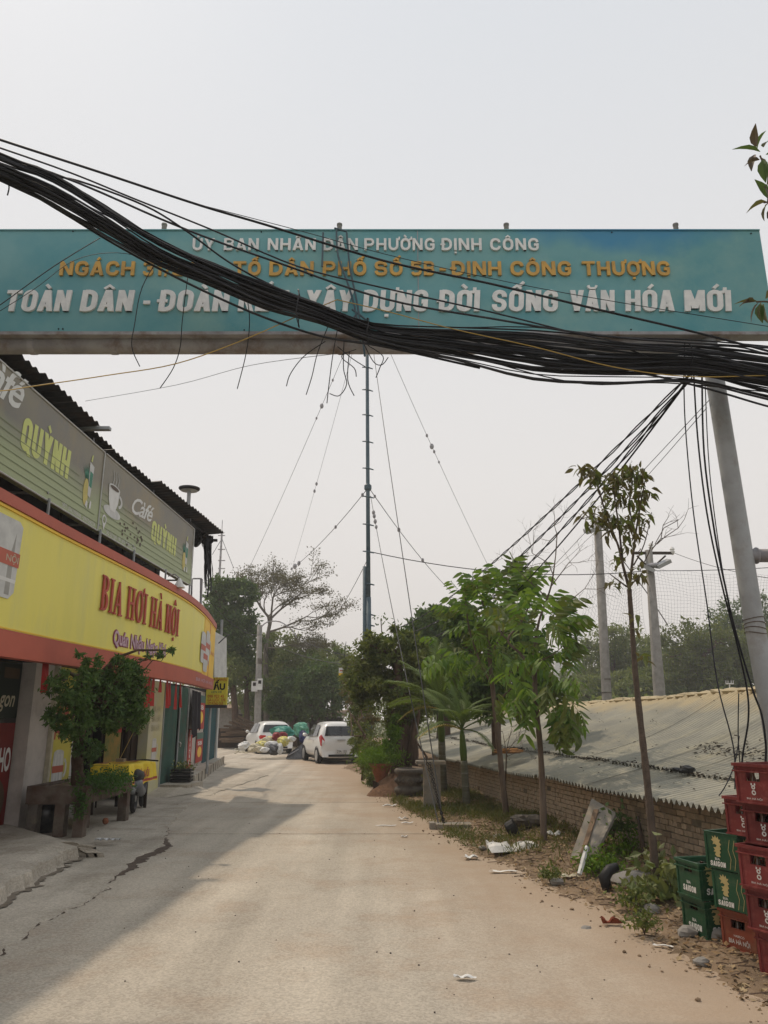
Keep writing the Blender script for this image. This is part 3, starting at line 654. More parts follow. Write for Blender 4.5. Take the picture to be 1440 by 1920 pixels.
# ------------------------------------------------------------------ cables
KY = 6.35
BUN = [(-330, 165, 4.6, 40), (-150, 240, 5.0, 38), (0, 312, 5.4, 33), (100, 355, 5.6, 40), (200, 415, 5.8, 38), (300, 472, 5.95, 34), (400, 515, 6.1, 29), (500, 556, 6.2, 32), (600, 589, 6.3, 26), (700, 624, 6.4, 19), (850, 643, 6.45, 30), (1000, 661, 6.5, 36), (1150, 673, 6.5, 33), (1300, 677, 6.5, 28), (1440, 697, 6.45, 36), (1600, 722, 6.4, 40)]
bundle = thing('cable_bundle', 'thick sagging tangle of black cables slung in front of the teal gate sign', 'cables', tuple(at(700, 625, 6.4)))
rg = np.random.default_rng(11)
for i in range(60):
    a0 = rg.uniform(0, 6.28); q0 = math.sqrt(rg.uniform(0.02, 1)); nodes = []
    loose = rg.uniform(0, 1) < .38; dr = rg.normal(0, .25)
    for j, (x, y, Y, hw) in enumerate(BUN):
        a = a0 + dr * j * .5 + rg.normal(0, .12); q = min(1.0, abs(q0 + rg.normal(0, .06)))
        if loose and j > 8: q *= 1.45
        hw = hw * (.80 if x < 900 else 1.0); nodes.append(at(x, y + hw * q * math.sin(a), Y + (hw / 190) * q * math.cos(a) * .6))
    mb = MB(); mb.tube(catmull(nodes, 3), float(rg.choice([.0055, .0075, .010, .013], p=[.3, .35, .25, .1])), 5)
    mb.build('cable', m_cable, bundle, smooth=True)
for px, py, Y, hw in ((690, 622, 6.4, 24), (1290, 677, 6.5, 34), (560, 578, 6.27, 34)):     # ties
    c = at(px, py, Y); mb = MB(); mb.tube([c + Vector((.01 * math.sin(3 * a), .10 * math.cos(a), (hw / 185) * math.sin(a))) for a in np.linspace(0, 6.28, 15)], .006, 5); mb.build('tie_wire', m_cable, bundle)

def cable(pts, r, label, group=None, mat=None, name='cable', per=5, cat='cable', sides=5):
    P = catmull([at(*p) for p in pts], per); mb = MB(); mb.tube([q - P[0] for q in P], r, sides)
    o = mb.build(name, mat or m_cable, smooth=True); o.location = P[0]; return tag(o, label, cat, group)
cable([(-200, 195, 5.0), (0, 262, 5.4), (200, 327, 5.6), (375, 385, 5.8), (500, 422, 5.95), (720, 489, 6.1), (920, 532, 6.2), (1120, 580, 6.3), (1320, 627, 6.35), (1560, 690, 6.4)], .011, 'topmost thick black cable crossing the sky above the tangle')
cable([(360, 380, 5.9), (560, 432, 6.0), (720, 476, 6.1), (920, 522, 6.2), (1120, 560, 6.3), (1440, 612, 6.35), (1560, 632, 6.4)], .0035, 'thin black wire just above the topmost thick cable, over the words of the sign')
cable([(-200, 200, 5.1), (50, 315, 5.5), (150, 340, 5.7), (270, 385, 5.85), (345, 430, 5.95), (430, 492, 6.1), (520, 540, 6.2), (640, 590, 6.3), (760, 640, 6.4)], .009, 'black cable dropping steeply to cross the tangle beside the words DÂN PHỐ')
cable([(-200, 230, 5.1), (100, 325, 5.6), (300, 410, 5.9), (400, 450, 6.0), (520, 492, 6.15), (720, 560, 6.3), (920, 597, 6.35), (1150, 632, 6.4), (1440, 652, 6.4), (1560, 662, 6.4)], .010, 'black cable running just under the gold line of letters')
cable([(-200, 210, 5.2), (100, 312, 5.6), (250, 372, 5.8), (400, 432, 6.0), (560, 500, 6.15), (720, 540, 6.3), (920, 585, 6.35), (1150, 640, 6.4), (1330, 660, 6.4), (1560, 690, 6.4)], .008, 'black cable looping through the gold letters above the tangle')
cable([(-200, 255, 5.2), (20, 345, 5.5), (120, 400, 5.7), (210, 455, 5.9), (330, 520, 6.0), (470, 585, 6.2), (600, 630, 6.3), (720, 650, 6.4), (900, 690, 6.45)], .011, 'lowest black cable peeling off the underside of the tangle')
cable([(620, 610, 6.4), (800, 640, 6.45), (960, 690, 6.5), (1100, 720, 6.5), (1250, 718, 6.5), (1440, 735, 6.5), (1560, 745, 6.5)], .006, 'thin black cable hanging below the tangle right of the mast')
cable([(900, 660, 6.4), (1050, 690, 6.5), (1200, 700, 6.5), (1330, 730, 6.5), (1440, 762, 6.5), (1560, 790, 6.5)], .010, 'black cable slanting down past the grey post to the right edge')
cable([(1180, 655, 6.5), (1300, 700, 6.5), (1440, 715, 6.5), (1560, 712, 6.5)], .008, 'black cable sagging across the top of the grey post')
cable([(1220, 690, 6.6), (1300, 655, 6.6), (1380, 650, 6.6), (1460, 668, 6.6), (1560, 672, 6.6)], .008, 'black cable arching over the top of the grey post')
cable([(-100, 735, 5.4), (0, 733, 5.6), (64, 724, 5.7), (200, 704, 5.9), (330, 682, 6.0), (450, 640, 6.2), (560, 592, 6.3), (632, 562, 6.4)], .005, 'dull yellow wire rising from the café sign to the middle of the gate sign', mat=m_ycable)
cable([(632, 562, 6.4), (730, 585, 6.35), (850, 617, 6.35), (1000, 650, 6.35), (1150, 688, 6.35), (1290, 706, 6.35), (1440, 704, 6.35), (1560, 704, 6.4)], .005, 'dull yellow wire running right along the face of the tangle', mat=m_ycable)
cable([(160, 752, 12), (330, 722, 11), (470, 685, 10), (640, 662, 8)], .004, 'faint grey wire in the sky above the café roof', mat=m_net)
cable([(-100, 640, 5.6), (0, 572, 5.8), (100, 500, 6.0), (188, 446, 6.2)], .0045, 'thin black wire slanting up over the word TOÀN')
cable([(-60, 620, 5.6), (60, 545, 5.8), (140, 488, 6.0), (220, 474, 6.1), (300, 490, 6.2)], .003, 'hair-thin black wire curving over the word NGÁCH')
# loose ends hanging from the tangle
ends = [([(300, 480), (266, 540), (252, 610), (247, 650), (262, 687)], 'by the letters OÀ'), ([(352, 520), (342, 600), (338, 650), (325, 690), (300, 728)], 'below the word ĐOÀN'),
        ([(462, 550), (468, 600), (462, 660), (445, 729)], 'left of the bunch under the mast top'), ([(610, 640), (570, 668), (545, 700), (537, 724)], 'leftmost of the bunch by the mast'),
        ([(620, 600), (596, 660), (585, 705), (574, 740)], 'second in the bunch by the mast'), ([(640, 580), (625, 660), (617, 720), (613, 756)], 'longest one left of the mast'),
        ([(645, 640), (644, 690), (650, 720), (636, 742), (618, 738)], 'hooked back left of the mast'), ([(668, 655), (640, 668), (664, 690), (668, 706)], 'short and bent next to the mast'),
        ([(690, 648), (718, 668), (712, 690), (705, 708)], 'short and forked right of the mast'), ([(680, 640), (700, 678), (716, 684), (728, 670)], 'looped up right of the mast'),
        ([(655, 660), (652, 712), (664, 742)], 'thin one crossing a guy wire'), ([(633, 650), (660, 672), (685, 688)], 'slanting across the mast head')]
for pts, s in ends:
    cable([(x, y, 6.42) for x, y in pts], .0045, 'cut cable end under the gate sign, ' + s, group='loose cable ends hanging from the tangle')
cable([(15, 340, 5.5), (17, 352, 5.5), (14, 366, 5.5)], .006, 'short cable stub sticking down at the left edge of the sky')
# rope round the middle of the sign
rope = thing('rope', 'dark rope looped over the sign beside its middle upright, tied above the mast', 'rope', tuple(at(640, 430, 6.8)))
for pts in ([(606, 436), (604, 500)], [(631, 430), (634, 480), (655, 540), (668, 590), (676, 640)], [(650, 436), (656, 500), (668, 560), (678, 620), (684, 668)], [(627, 428), (650, 434)], [(660, 580), (690, 605), (676, 625), (655, 610), (672, 585)]):
    mb = MB(); mb.tube(catmull([at(x, y, 6.83) for x, y in pts], 4), .011, 6); mb.build('strand', m_mast, rope)

# four twisted service cables running away over the road
for k, (a, b, s, lb) in enumerate(((( 1296, 700, 6.7), (745, 1178, 27), .35, 'uppermost'), ((1290, 715, 6.7), (742, 1190, 27), .6, 'second'), ((1284, 722, 6.7), (742, 1200, 27), .85, 'third'), ((1278, 730, 6.7), (745, 1212, 27), 1.05, 'lowest'))):
    A = at(*a); B = at(*b); mb = MB()
    for ph in ((0, math.pi) if k < 3 else (0,)):
        pts = []
        for i in range(121):
            t = i / 120; p = A.lerp(B, t) - Vector((0, 0, 4 * s * t * (1 - t))); q = t * 95 + ph
            pts.append(p - A + Vector((.012 * math.cos(q), 0, .012 * math.sin(q))) * (1 if k < 3 else 0))
        mb.tube(pts, .010 if k < 3 else .012, 4)
    o = mb.build('service_cable', m_cable); o.location = A; tag(o, lb + ' of the four black service cables slanting from the post to the far trees', 'cable', 'service cables slanting from the gate post')
for (a, b, s, lb) in (((1330, 750, 7), (700, 1395, 40), .2, 'thin grey wire fanning below the service cables, the upper one'), ((1325, 765, 7), (1000, 1085, 30), .3, 'thin grey wire fanning below the service cables, the lower one')):
    A = at(*a); B = at(*b); mb = MB(); mb.tube([A.lerp(B, t) - Vector((0, 0, 4 * s * t * (1 - t))) - A for t in np.linspace(0, 1, 14)], .005, 4)
    o = mb.build('wire', m_net); o.location = A; tag(o, lb, 'wire')
# thin cables dropping beside the grey post
for pts, r, lb in (([(1282, 700), (1285, 800), (1300, 960), (1325, 1130), (1345, 1280), (1375, 1400), (1378, 1480)], .006, 'leftmost drop cable hanging from the tangle beside the grey post'),
                   ([(1300, 690), (1308, 820), (1325, 960), (1352, 1090), (1380, 1200), (1400, 1290), (1403, 1350), (1392, 1420), (1392, 1478)], .008, 'thick drop cable ending in a bend above the red crates'),
                   ([(1316, 700), (1320, 850), (1340, 1000), (1362, 1110), (1378, 1180), (1410, 1290), (1428, 1340), (1436, 1400), (1434, 1440)], .009, 'drop cable nearest the grey post'),
                   ([(1322, 720), (1330, 880), (1350, 1040), (1368, 1140)], .005, 'thin drop cable joining the others halfway down the grey post'),
                   ([(1385, 1300), (1384, 1380), (1388, 1440), (1390, 1478)], .005, 'short drop cable hanging straight down onto the red crates'),
                   ([(1386, 1380), (1378, 1430), (1362, 1470), (1348, 1492)], .005, 'frayed drop cable bending left over the corrugated roof')):
    cable([(x, y, 6.62) for x, y in pts], r, lb, group='drop cables beside the gate post')
# thin wires between poles
def wire(a, b, s, r, lb, mat=None, grp=None, n=16):
    A = at(*a); B = at(*b); mb = MB(); mb.tube([A.lerp(B, t) - Vector((0, 0, 4 * s * t * (1 - t))) - A for t in np.linspace(0, 1, n)], r, 4)
    o = mb.build('wire', mat or m_cable); o.location = A; return tag(o, lb, 'wire', grp)
wire((692, 1034, 28), (1213, 1070, 30), .45, .016, 'thin black wire from the mast to the crossarm pole')
wire((1213, 1070, 30), (1560, 1055, 30), .1, .014, 'thin black wire running right from the crossarm pole behind the grey post')
wire((1262, 1036, 30), (1560, 1095, 22), .25, .010, 'wire strung from the insulator on the crossarm tip')

# ------------------------------------------------------------------ guyed mast
MY = 28.0
mb_ = at(693, 1345, MY); mx0 = mb_.x; mast = thing('guyed_mast', 'tall dark steel mast with climbing pegs rising behind the road trees', 'mast', (mx0, MY, 0))
def mz(py): return at(692, py, MY).z
xt = at(687, 400, MY).x
def mxp(z): return lerp(mx0, xt, z / mz(400))
mb = MB(); mb.tube([(mxp(0), MY, 0), (mxp(mz(1120)), MY, mz(1120))], .10, 10); mb.build('lower_tube', m_mast, mast, smooth=True)
mb = MB(); mb.tube([(mxp(mz(1120)), MY, mz(1120)), (mxp(mz(900)), MY, mz(900)), (mxp(mz(450)), MY, mz(450))], [.085, .075, .06], 10); mb.build('upper_tube', m_mast, mast, smooth=True)
mb = MB(); mb.tube([(mxp(0) - .17, MY + .02, 0), (mxp(mz(1062)) - .14, MY + .02, mz(1062))], .065, 8); mb.build('brace_tube', m_mast, mast, smooth=True)
for py in (732, 779, 829, 879, 932, 984, 1035, 1095, 1152, 1172, 690, 640, 560, 500):
    z = mz(py); mb = MB(); mb.tube([(mxp(z) - .20, MY, z + .03), (mxp(z), MY - .07, z + .0), (mxp(z) + .22, MY, z - .04)], [.022, .035, .022], 5); mb.build('climbing_peg', m_mast, mast)
mb = MB(); z = mz(915); mb.lathe([(.10, -.1), (.14, -.05), (.14, .1), (.09, .15)], (mxp(z), MY, z), 10); mb.build('guy_ring', m_mast, mast)
guy_grp = 'guy wires of the tall mast'
def guy(a, b, lb, beads, r=.010, grp=guy_grp):
    A = at(*a); B = at(*b); t = thing('guy_wire', lb, 'guy wire', tuple(B), group=grp)
    mb = MB(); mb.tube([A.lerp(B, k) - Vector((0, 0, .25 * 4 * k * (1 - k))) for k in np.linspace(0, 1, 14)], r, 4); mb.build('wire', m_guy, t)
    for k, s in beads:
        mb = MB(); mb.ball(A.lerp(B, k) - Vector((0, 0, .25 * 4 * k * (1 - k))), s, 6, 4, sq=(1, 1, 1.5)); mb.build('insulator', m_steel_old, t)
TOP = (688, 560, MY)
guy(TOP, (465, 1070, 44), 'guy wire running from the mast head down left to the bare tree', [(.22, .05), (.30, .09), (.34, .05)])
guy(TOP, (545, 1075, 60), 'faintest guy wire dropping left between the others', [(.5, .08), (.53, .08)], .008)
guy(TOP, (915, 1060, 40), 'guy wire running from the mast head down right to the light green tree', [(.43, .06), (.47, .10), (.49, .06), (.53, .05)])
guy((687, 560, MY), (832, 1553, 12.55), 'long guy wire from the mast head to the concrete anchor slab', [(.17, .05), (.20, .07), (.21, .05)], .010)
guy((690, 915, MY), (545, 1068, 42), 'short left guy wire from the ring halfway up the mast', [(.05, .06), (.33, .06), (.85, .09), (.92, .11), (.98, .06)], .016)
guy((692, 915, MY), (852, 1115, 40), 'short right guy wire from the ring halfway up the mast', [(.05, .05), (.28, .07), (.55, .07)], .016)
guy((691, 1045, MY), (610, 1178, 40), 'lowest left guy wire from the mast to the round tree', [(.85, .05)], .012)
guy((695, 930, MY), (824, 1553, 12.5), 'second guy wire to the concrete anchor slab from halfway up the mast', [(.10, .06), (.12, .06), (.15, .06), (.18, .05)], .010)
# chain and anchor slab
an = gp(832, 1553); anc = thing('guy_anchor', 'low concrete anchor slab in the grass where the chained guy wires end', 'anchor', tuple(an))
mb = MB(); mb.box(-.12, .42, -.14, .16, -.02, .07); mb.build('slab', m_slab, anc, world=False)
mb = MB(); mb.box(-.22, -.14, -.14, .08, -.02, .09); mb.build('block', m_slab, anc, world=False)
for dx0, topx, topy in ((0, 806, 1430), (.02, 798, 1420)):
    A = an + Vector((dx0, 0, .05)); B = at(topx, topy, 13.6); mb = MB(); n = 22
    for i in range(n):
        a = A.lerp(B, i / n); b = A.lerp(B, (i + 1.25) / n); w_ = .016
        s = Vector((w_, 0, 0)) if i % 2 else Vector((0, w_, 0))
        mb.tube([a, a.lerp(b, .3) + s, a.lerp(b, .7) + s, b, a.lerp(b, .7) - s, a.lerp(b, .3) - s, a], .007, 4, caps=False)
    mb.build('chain', m_dark, anc)
# second thin mast far to the left
t = thing('thin_mast', 'slim far mast rising behind the dark tree beside the café roof', 'mast', tuple(at(414, 1340, 70)))
mb = MB(); a = at(416, 1000, 70); mb.tube([(a.x, 70, 0), (a.x, 70, a.z)], [.16, .09], 6); mb.tube([a, at(417, 975, 70)], .03, 4); mb.build('pole', m_steel_old, t)
for py in (1004, 1030, 1051, 1066):
    q = at(415, py, 70); mb = MB(); mb.tube([q - Vector((.3, 0, 0)), q + Vector((.35, 0, 0))], .05, 4); mb.build('climbing_peg', m_steel_old, t)
for b in ((398, 1040, 72), (438, 1065, 68)):
    mb = MB(); mb.tube([at(416, 1010, 70), at(*b)], .03, 3); mb.build('guy_wire', m_net, t)
# ------------------------------------------------------------------ the café and beer shop on the left
FAC = [(-5.25, 2), (-5.25, 12.3), (-5.1, 17.1), (-5.2, 20.8), (-6.0, 28.3)]
def fx(y): return interp([(b, a) for a, b in FAC], y)
def fp(y, z, o=0): return Vector((fx(y) + o, y, z))
shop = thing('shop_building', 'low café and beer shop with green folding doors and corrugated roof, left of road', 'shop', (-5.3, 14, 0))
def fwall(y0, y1, z0, z1, mat, name='wall', o=0, th=.12, parent=shop):
    mb = MB(); n = max(1, int((y1 - y0) / 1.5))
    for i in range(n):
        a = lerp(y0, y1, i / n); b = lerp(y0, y1, (i + 1) / n)
        mb.prism([fp(a, z0, o), fp(b, z0, o), fp(b, z0, o - th), fp(a, z0, o - th)], (0, 0, z1 - z0))
    return mb.build(name, mat, parent)
fwall(0, 10.2, 0, 2.42, m_pinkish)
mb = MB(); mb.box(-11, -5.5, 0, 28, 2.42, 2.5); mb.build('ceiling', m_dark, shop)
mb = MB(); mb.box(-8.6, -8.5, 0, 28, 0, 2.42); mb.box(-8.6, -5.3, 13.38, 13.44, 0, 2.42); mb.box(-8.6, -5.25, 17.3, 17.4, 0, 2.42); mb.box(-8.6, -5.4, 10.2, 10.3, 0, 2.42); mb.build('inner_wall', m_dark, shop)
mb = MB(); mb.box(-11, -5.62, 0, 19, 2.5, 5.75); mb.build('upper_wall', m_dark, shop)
mb = MB(); mb.box(-11, -10.9, 0, 28, 0, 5.8); mb.box(-10.9, -6.1, 27.9, 28, 0, 2.5); mb.build('back_wall', m_pinkish, shop)
fwall(11.68, 12.34, 0, 2.42, m_pinkish, 'pillar', .06, .3)
mb = MB(); mb.box(-5.2, -5.12, 12.35, 12.42, 0, 2.42); mb.build('door_frame', m_bagcream, shop)
# glazed door with beer posters in the first opening
fwall(10.25, 11.66, 0, 2.42, m_glass, 'glass_door', -.14, .03)
fwall(10.2, 10.24, 0, 2.42, m_pinkish, 'door_jamb', -.0, .4)
def fposter(y0, y1, z0, z1, mat, o=.01, name='poster', label=None, parent=shop, th=.006):
    a = fp(y0, 0, o); b = fp(y1, 0, o); mb = MB(); mb.prism([a + Vector((0, 0, z0)), b + Vector((0, 0, z0)), b + Vector((-th, 0, z0)), a + Vector((-th, 0, z0))], (0, 0, z1 - z0))
    p = mb.build(name, mat, parent)
    if label: p['label'] = label
    d = b - a; L = d.length; d.normalize()
    return p, (lambda x, y, t: a + d * x + Vector((.003 + t, 0, y + z0))), L
def mug(fn, cx, y0, w, h, parent, full=True):
    body = [(cx - w * .40, y0 + h * .06), (cx - w * .30, y0), (cx + w * .22, y0), (cx + w * .32, y0 + h * .06), (cx + w * .36, y0 + h * .45), (cx + w * .30, y0 + h * .95), (cx + w * .1, y0 + h), (cx - w * .2, y0 + h), (cx - w * .38, y0 + h * .94), (cx - w * .44, y0 + h * .45)]
    lay('print', *shape2d(body), fn, m_cup, parent)
    for k in (-.22, -.02, .18):
        lay('print', *shape2d([(cx + w * (k - .06), y0 + h * .08), (cx + w * (k + .04), y0 + h * .08), (cx + w * (k + .05), y0 + h * .88), (cx + w * (k - .07), y0 + h * .88)]), lambda x, y, t: fn(x, y, t + .002), m_white, parent)
    ho = ell(cx + w * .40, y0 + h * .5, w * .20, h * .26, 12, -90, 90); hi = ell(cx + w * .38, y0 + h * .5, w * .11, h * .17, 12, -90, 90)[::-1]
    lay('print', *tri(ho + hi), fn, m_cup, parent)
    lay('print', *shape2d([(cx - w * .42, y0 + h * .40), (cx + w * .35, y0 + h * .40), (cx + w * .36, y0 + h * .58), (cx - w * .43, y0 + h * .58)]), lambda x, y, t: fn(x, y, t + .004), m_sign_red, parent)
p, fn, L = fposter(10.3, 11.62, .12, 1.55, M('dull red print', (.17, .012, .010), rough=.5), -.12, label='red beer poster on the glass door')
V, Fc = text2d('N CHO', L * .55, .30, .03); lay('lettering', V + np.array([L * .42, .78]), Fc, fn, m_white, p)
lay('print', *shape2d(ell(L * .72, .38, .28, .30)), fn, m_brownp, p)
p, fn, L = fposter(10.3, 11.62, 1.62, 2.38, M('print dark green', (.006, .016, .010), rough=.4), -.12, label='dark green poster on the glass door')
V, Fc = text2d('gon', L * .36, .22, .015, .3); lay('lettering', V + np.array([L * .55, .16]), Fc, fn, m_bagcream, p)
lay('print', *shape2d([(L * .6, .55), (L * .95, .55), (L * .95, .70), (L * .6, .70)]), fn, m_brownp, p)
# yellow poster wall
p, fn, L = fposter(12.44, 13.36, 0, 2.42, M('poster yellow', (.62, .55, .09), (.54, .48, .08), rough=.5, grime=(.4, .36, .12)), .02, 'poster_wall', 'yellow poster wall with a beer mug picture', th=.05)
for s, z in (('BIA', 1.62), ('HƠI', 1.30)):
    V, Fc = text2d(s, .50, .22, .03); lay('lettering', V + np.array([.22, z]), Fc, fn, m_txt_red, p)
mug(fn, .48, .55, .52, .58, p)
# dark opening with a beer-glass poster, folded steel shutters
p, fn, L = fposter(15.0, 15.8, .45, 1.5, M('poster amber', (.34, .20, .03), (.12, .15, .03), scale=6, rough=.5), -.05, label='amber poster with red heading')
lay('print', *shape2d([(0, .90), (L, .90), (L, 1.05), (0, 1.05)]), fn, m_red, p); lay('print', *shape2d([(0, .0), (L, .0), (L, .12), (0, .12)]), fn, m_red, p)
for y in (14.4, 14.9, 15.95, 16.25, 16.5, 16.85):
    mb = MB(); mb.tube([fp(y, 0, -.08), fp(y, 2.42, -.08)], .018, 6); mb.build('shutter_post', m_darkwood, shop)
fwall(16.3, 16.95, 0, 2.42, m_darkwood, 'folded_shutter', -.12, .04)
fwall(14.0, 14.3, 0, 1.25, m_white, 'white_panel', -.25, .03)
# pale pillar with faded print
pil = fwall(17.12, 18.28, 0, 2.42, M('faded poster pillar', (.58, .54, .26), (.60, .57, .42), scale=1.3, rough=.8, grime=(.58, .56, .50), gscale=1.8), 'pillar', .05, .3)
pil['label'] = 'pale yellow pillar with faded beer print'
a = fp(17.12, 0, .05); b = fp(18.28, 0, .05); dd = (b - a).normalized(); fnp = lambda x, y, t: a + dd * x + Vector((.004 + t, 0, y))
m_faded = M('print faded', (.50, .47, .30), rough=.7)
for z in (1.75, 1.55, 1.35):
    V, Fc = text2d('BIA HƠI', .7, .13, .02); lay('lettering', V + np.array([.22, z]), Fc, fnp, m_faded, pil)
mug(fnp, .58, .72, .5, .48, pil)
# green folding doors
def folding(y0, y1):
    mb = MB(); n = int((y1 - y0) / .085); P = []
    for i in range(n + 1):
        y = lerp(y0, y1, i / n); P.append(fp(y, .02, (-.02 if i % 2 else .035)))
    V = P + [p + Vector((0, 0, 2.38)) for p in P]; m = n + 1
    mb.add(V, [(i, i + 1, i + 1 + m, i + m) for i in range(n)]); return mb.build('folding_door', m_green_gate, shop)
folding(18.33, 19.85); folding(19.95, 20.85)
for y in (18.30, 19.9, 20.88):
    mb = MB(); mb.tube([fp(y, 0, .06), fp(y, 2.4, .06)], .022, 6); mb.build('door_post', m_steel, shop)
mb = MB(); mb.tube([fp(19.9, 1.05, .10), fp(19.95, 1.02, .12), fp(20.0, .95, .10)], .02, 6); mb.build('padlock', m_chrome, shop)
fwall(20.9, 24.9, 0, 2.42, m_pinkish)
fwall(24.9, 28.3, .3, 2.42, m_blue_sheet, 'sheet_wall', .0, .1)
for i, y in enumerate(np.linspace(24.95, 28.2, 18)):
    mb = MB(); mb.tube([fp(y, .3, .02), fp(y, 2.40, .02)], .03, 5); mb.build('sheet_rib', m_blue_sheet, shop)
mb = MB(); mb.tube([fp(28.0, .28, .12), fp(28.0, 2.9, .12)], .045, 8); mb.build('downpipe', m_white, shop)
m_pg = M('print dark teal', (.01, .10, .08), rough=.4)
def drink_poster(y0, y1, z0, z1):
    p, fn, L = fposter(y0, y1, z0, z1, m_red, .03, label='red and green drinks poster'); h = z1 - z0
    lay('print', *shape2d([(0, h * .78), (L, h * .78), (L, h), (0, h)]), fn, m_pg, p)
    V, Fc = text2d('SB', L * .6, h * .12, .03); lay('lettering', V + np.array([L * .2, h * .58]), Fc, fn, m_white, p)
    lay('print', *shape2d(ell(L * .5, h * .34, L * .3, h * .18)), fn, m_yel2, p)
drink_poster(23.0, 24.8, 1.32, 2.30); drink_poster(23.2, 24.8, .38, 1.22)
p, fn, L = fposter(21.55, 22.3, .30, 1.35, m_red, .02, label='narrow red poster below the black cloth')
for k, s in enumerate('BIAHƠI'):
    V, Fc = text2d(s, .16 if s == 'I' else .26, .13, .02); lay('lettering', V + np.array([.24, .88 - k * .155]), Fc, fn, m_white, p)
# awning pennants of red cloth along the foot of the yellow banner
SG = [(-4.60, 3.0, 4.12, 2.28), (-4.50, 5.0, 4.12, 2.28), (-4.40, 6.8, 4.12, 2.28), (-4.29, 8.7, 4.10, 2.28), (-4.19, 9.75, 4.06, 2.28), (-4.03, 11.4, 4.02, 2.28), (-3.90, 13.15, 3.99, 2.28), (-3.86, 15, 3.98, 2.28), (-3.92, 16.8, 3.93, 2.28), (-4.06, 18.6, 3.82, 2.28)]
SP = catmull([Vector((a, b, 0)) for a, b, _, _ in SG], 8); ZT = catmull([Vector((c, 0, 0)) for _, _, c, _ in SG], 8)
SL = [0.]
for i in range(1, len(SP)): SL.append(SL[-1] + (SP[i] - SP[i - 1]).length)
def sg(s, f, lift=0., ab=None):         # along the sign, f = share of its height
    x = float(np.interp(s, SL, [p.x for p in SP])); y = float(np.interp(s, SL, [p.y for p in SP])); zt = float(np.interp(s, SL, [z.x for z in ZT]))
    e_ = .05; x2 = float(np.interp(s + e_, SL, [p.x for p in SP])); y2 = float(np.interp(s + e_, SL, [p.y for p in SP])); x1 = float(np.interp(s - e_, SL, [p.x for p in SP])); y1 = float(np.interp(s - e_, SL, [p.y for p in SP]))
    t = Vector((x2 - x1, y2 - y1, 0)).normalized(); n = Vector((t.y, -t.x, 0))
    return Vector((x, y, 2.28 + f * (zt - 2.28))) + n * lift
def s_at(px, f=.5):                     # where along the sign a line of sight meets it
    best = min(((abs(proj(sg(s, f))[0] - px), s) for s in np.linspace(0, SL[-1], 1200)), key=lambda q: q[0]); return best[1]
def proj(p):
    d = Vector(p) - Vector((0, 0, CH)); z = d.y * math.cos(TH) + d.z * math.sin(TH); v = -d.y * math.sin(TH) + d.z * math.cos(TH)
    return 720 + F * d.x / z, 960 - F * v / z
ban = thing('beer_shop_sign', 'long curved yellow shop sign with red borders and red beer lettering', 'shop sign', (-4.1, 12, 2.28))
N = 90
def band(name, f0, f1, mat, l0, th, s0=0, s1=None, parent=ban):
    s1 = s1 if s1 is not None else SL[-1]; V = []; Fc = []
    for i in range(N + 1):
        s = lerp(s0, s1, i / N); V += [sg(s, f0, l0), sg(s, f1, l0), sg(s, f1, l0 - th), sg(s, f0, l0 - th)]
    for i in range(N):
        for k in range(4): Fc.append((4 * i + k, 4 * i + (k + 1) % 4, 4 * i + 4 + (k + 1) % 4, 4 * i + 4 + k))
    Fc += [(0, 1, 2, 3), (4 * N + 3, 4 * N + 2, 4 * N + 1, 4 * N)]
    return mesh_obj(name, V, Fc, mat, parent)
face = band('panel', 0.02, .98, m_yel, 0, .10)
band('border', 0, .155, m_sign_red, .03, .16); band('border', .925, 1.0, m_sign_red, .03, .16); band('border_line', .157, .166, m_sign_red, .006, .01); band('border_line', .172, .178, m_yel2, .008, .01)
band('border_line', .900, .915, m_yel2, .02, .02)
sE = SL[-1]; s383 = s_at(384, .5)
op = band('end_panel', .157, .924, m_yel2, .008, .012, s_at(381, .5), sE)
band('end_line', .157, .924, m_sign_red, .012, .006, s_at(391, .5), s_at(391, .5) + .06)
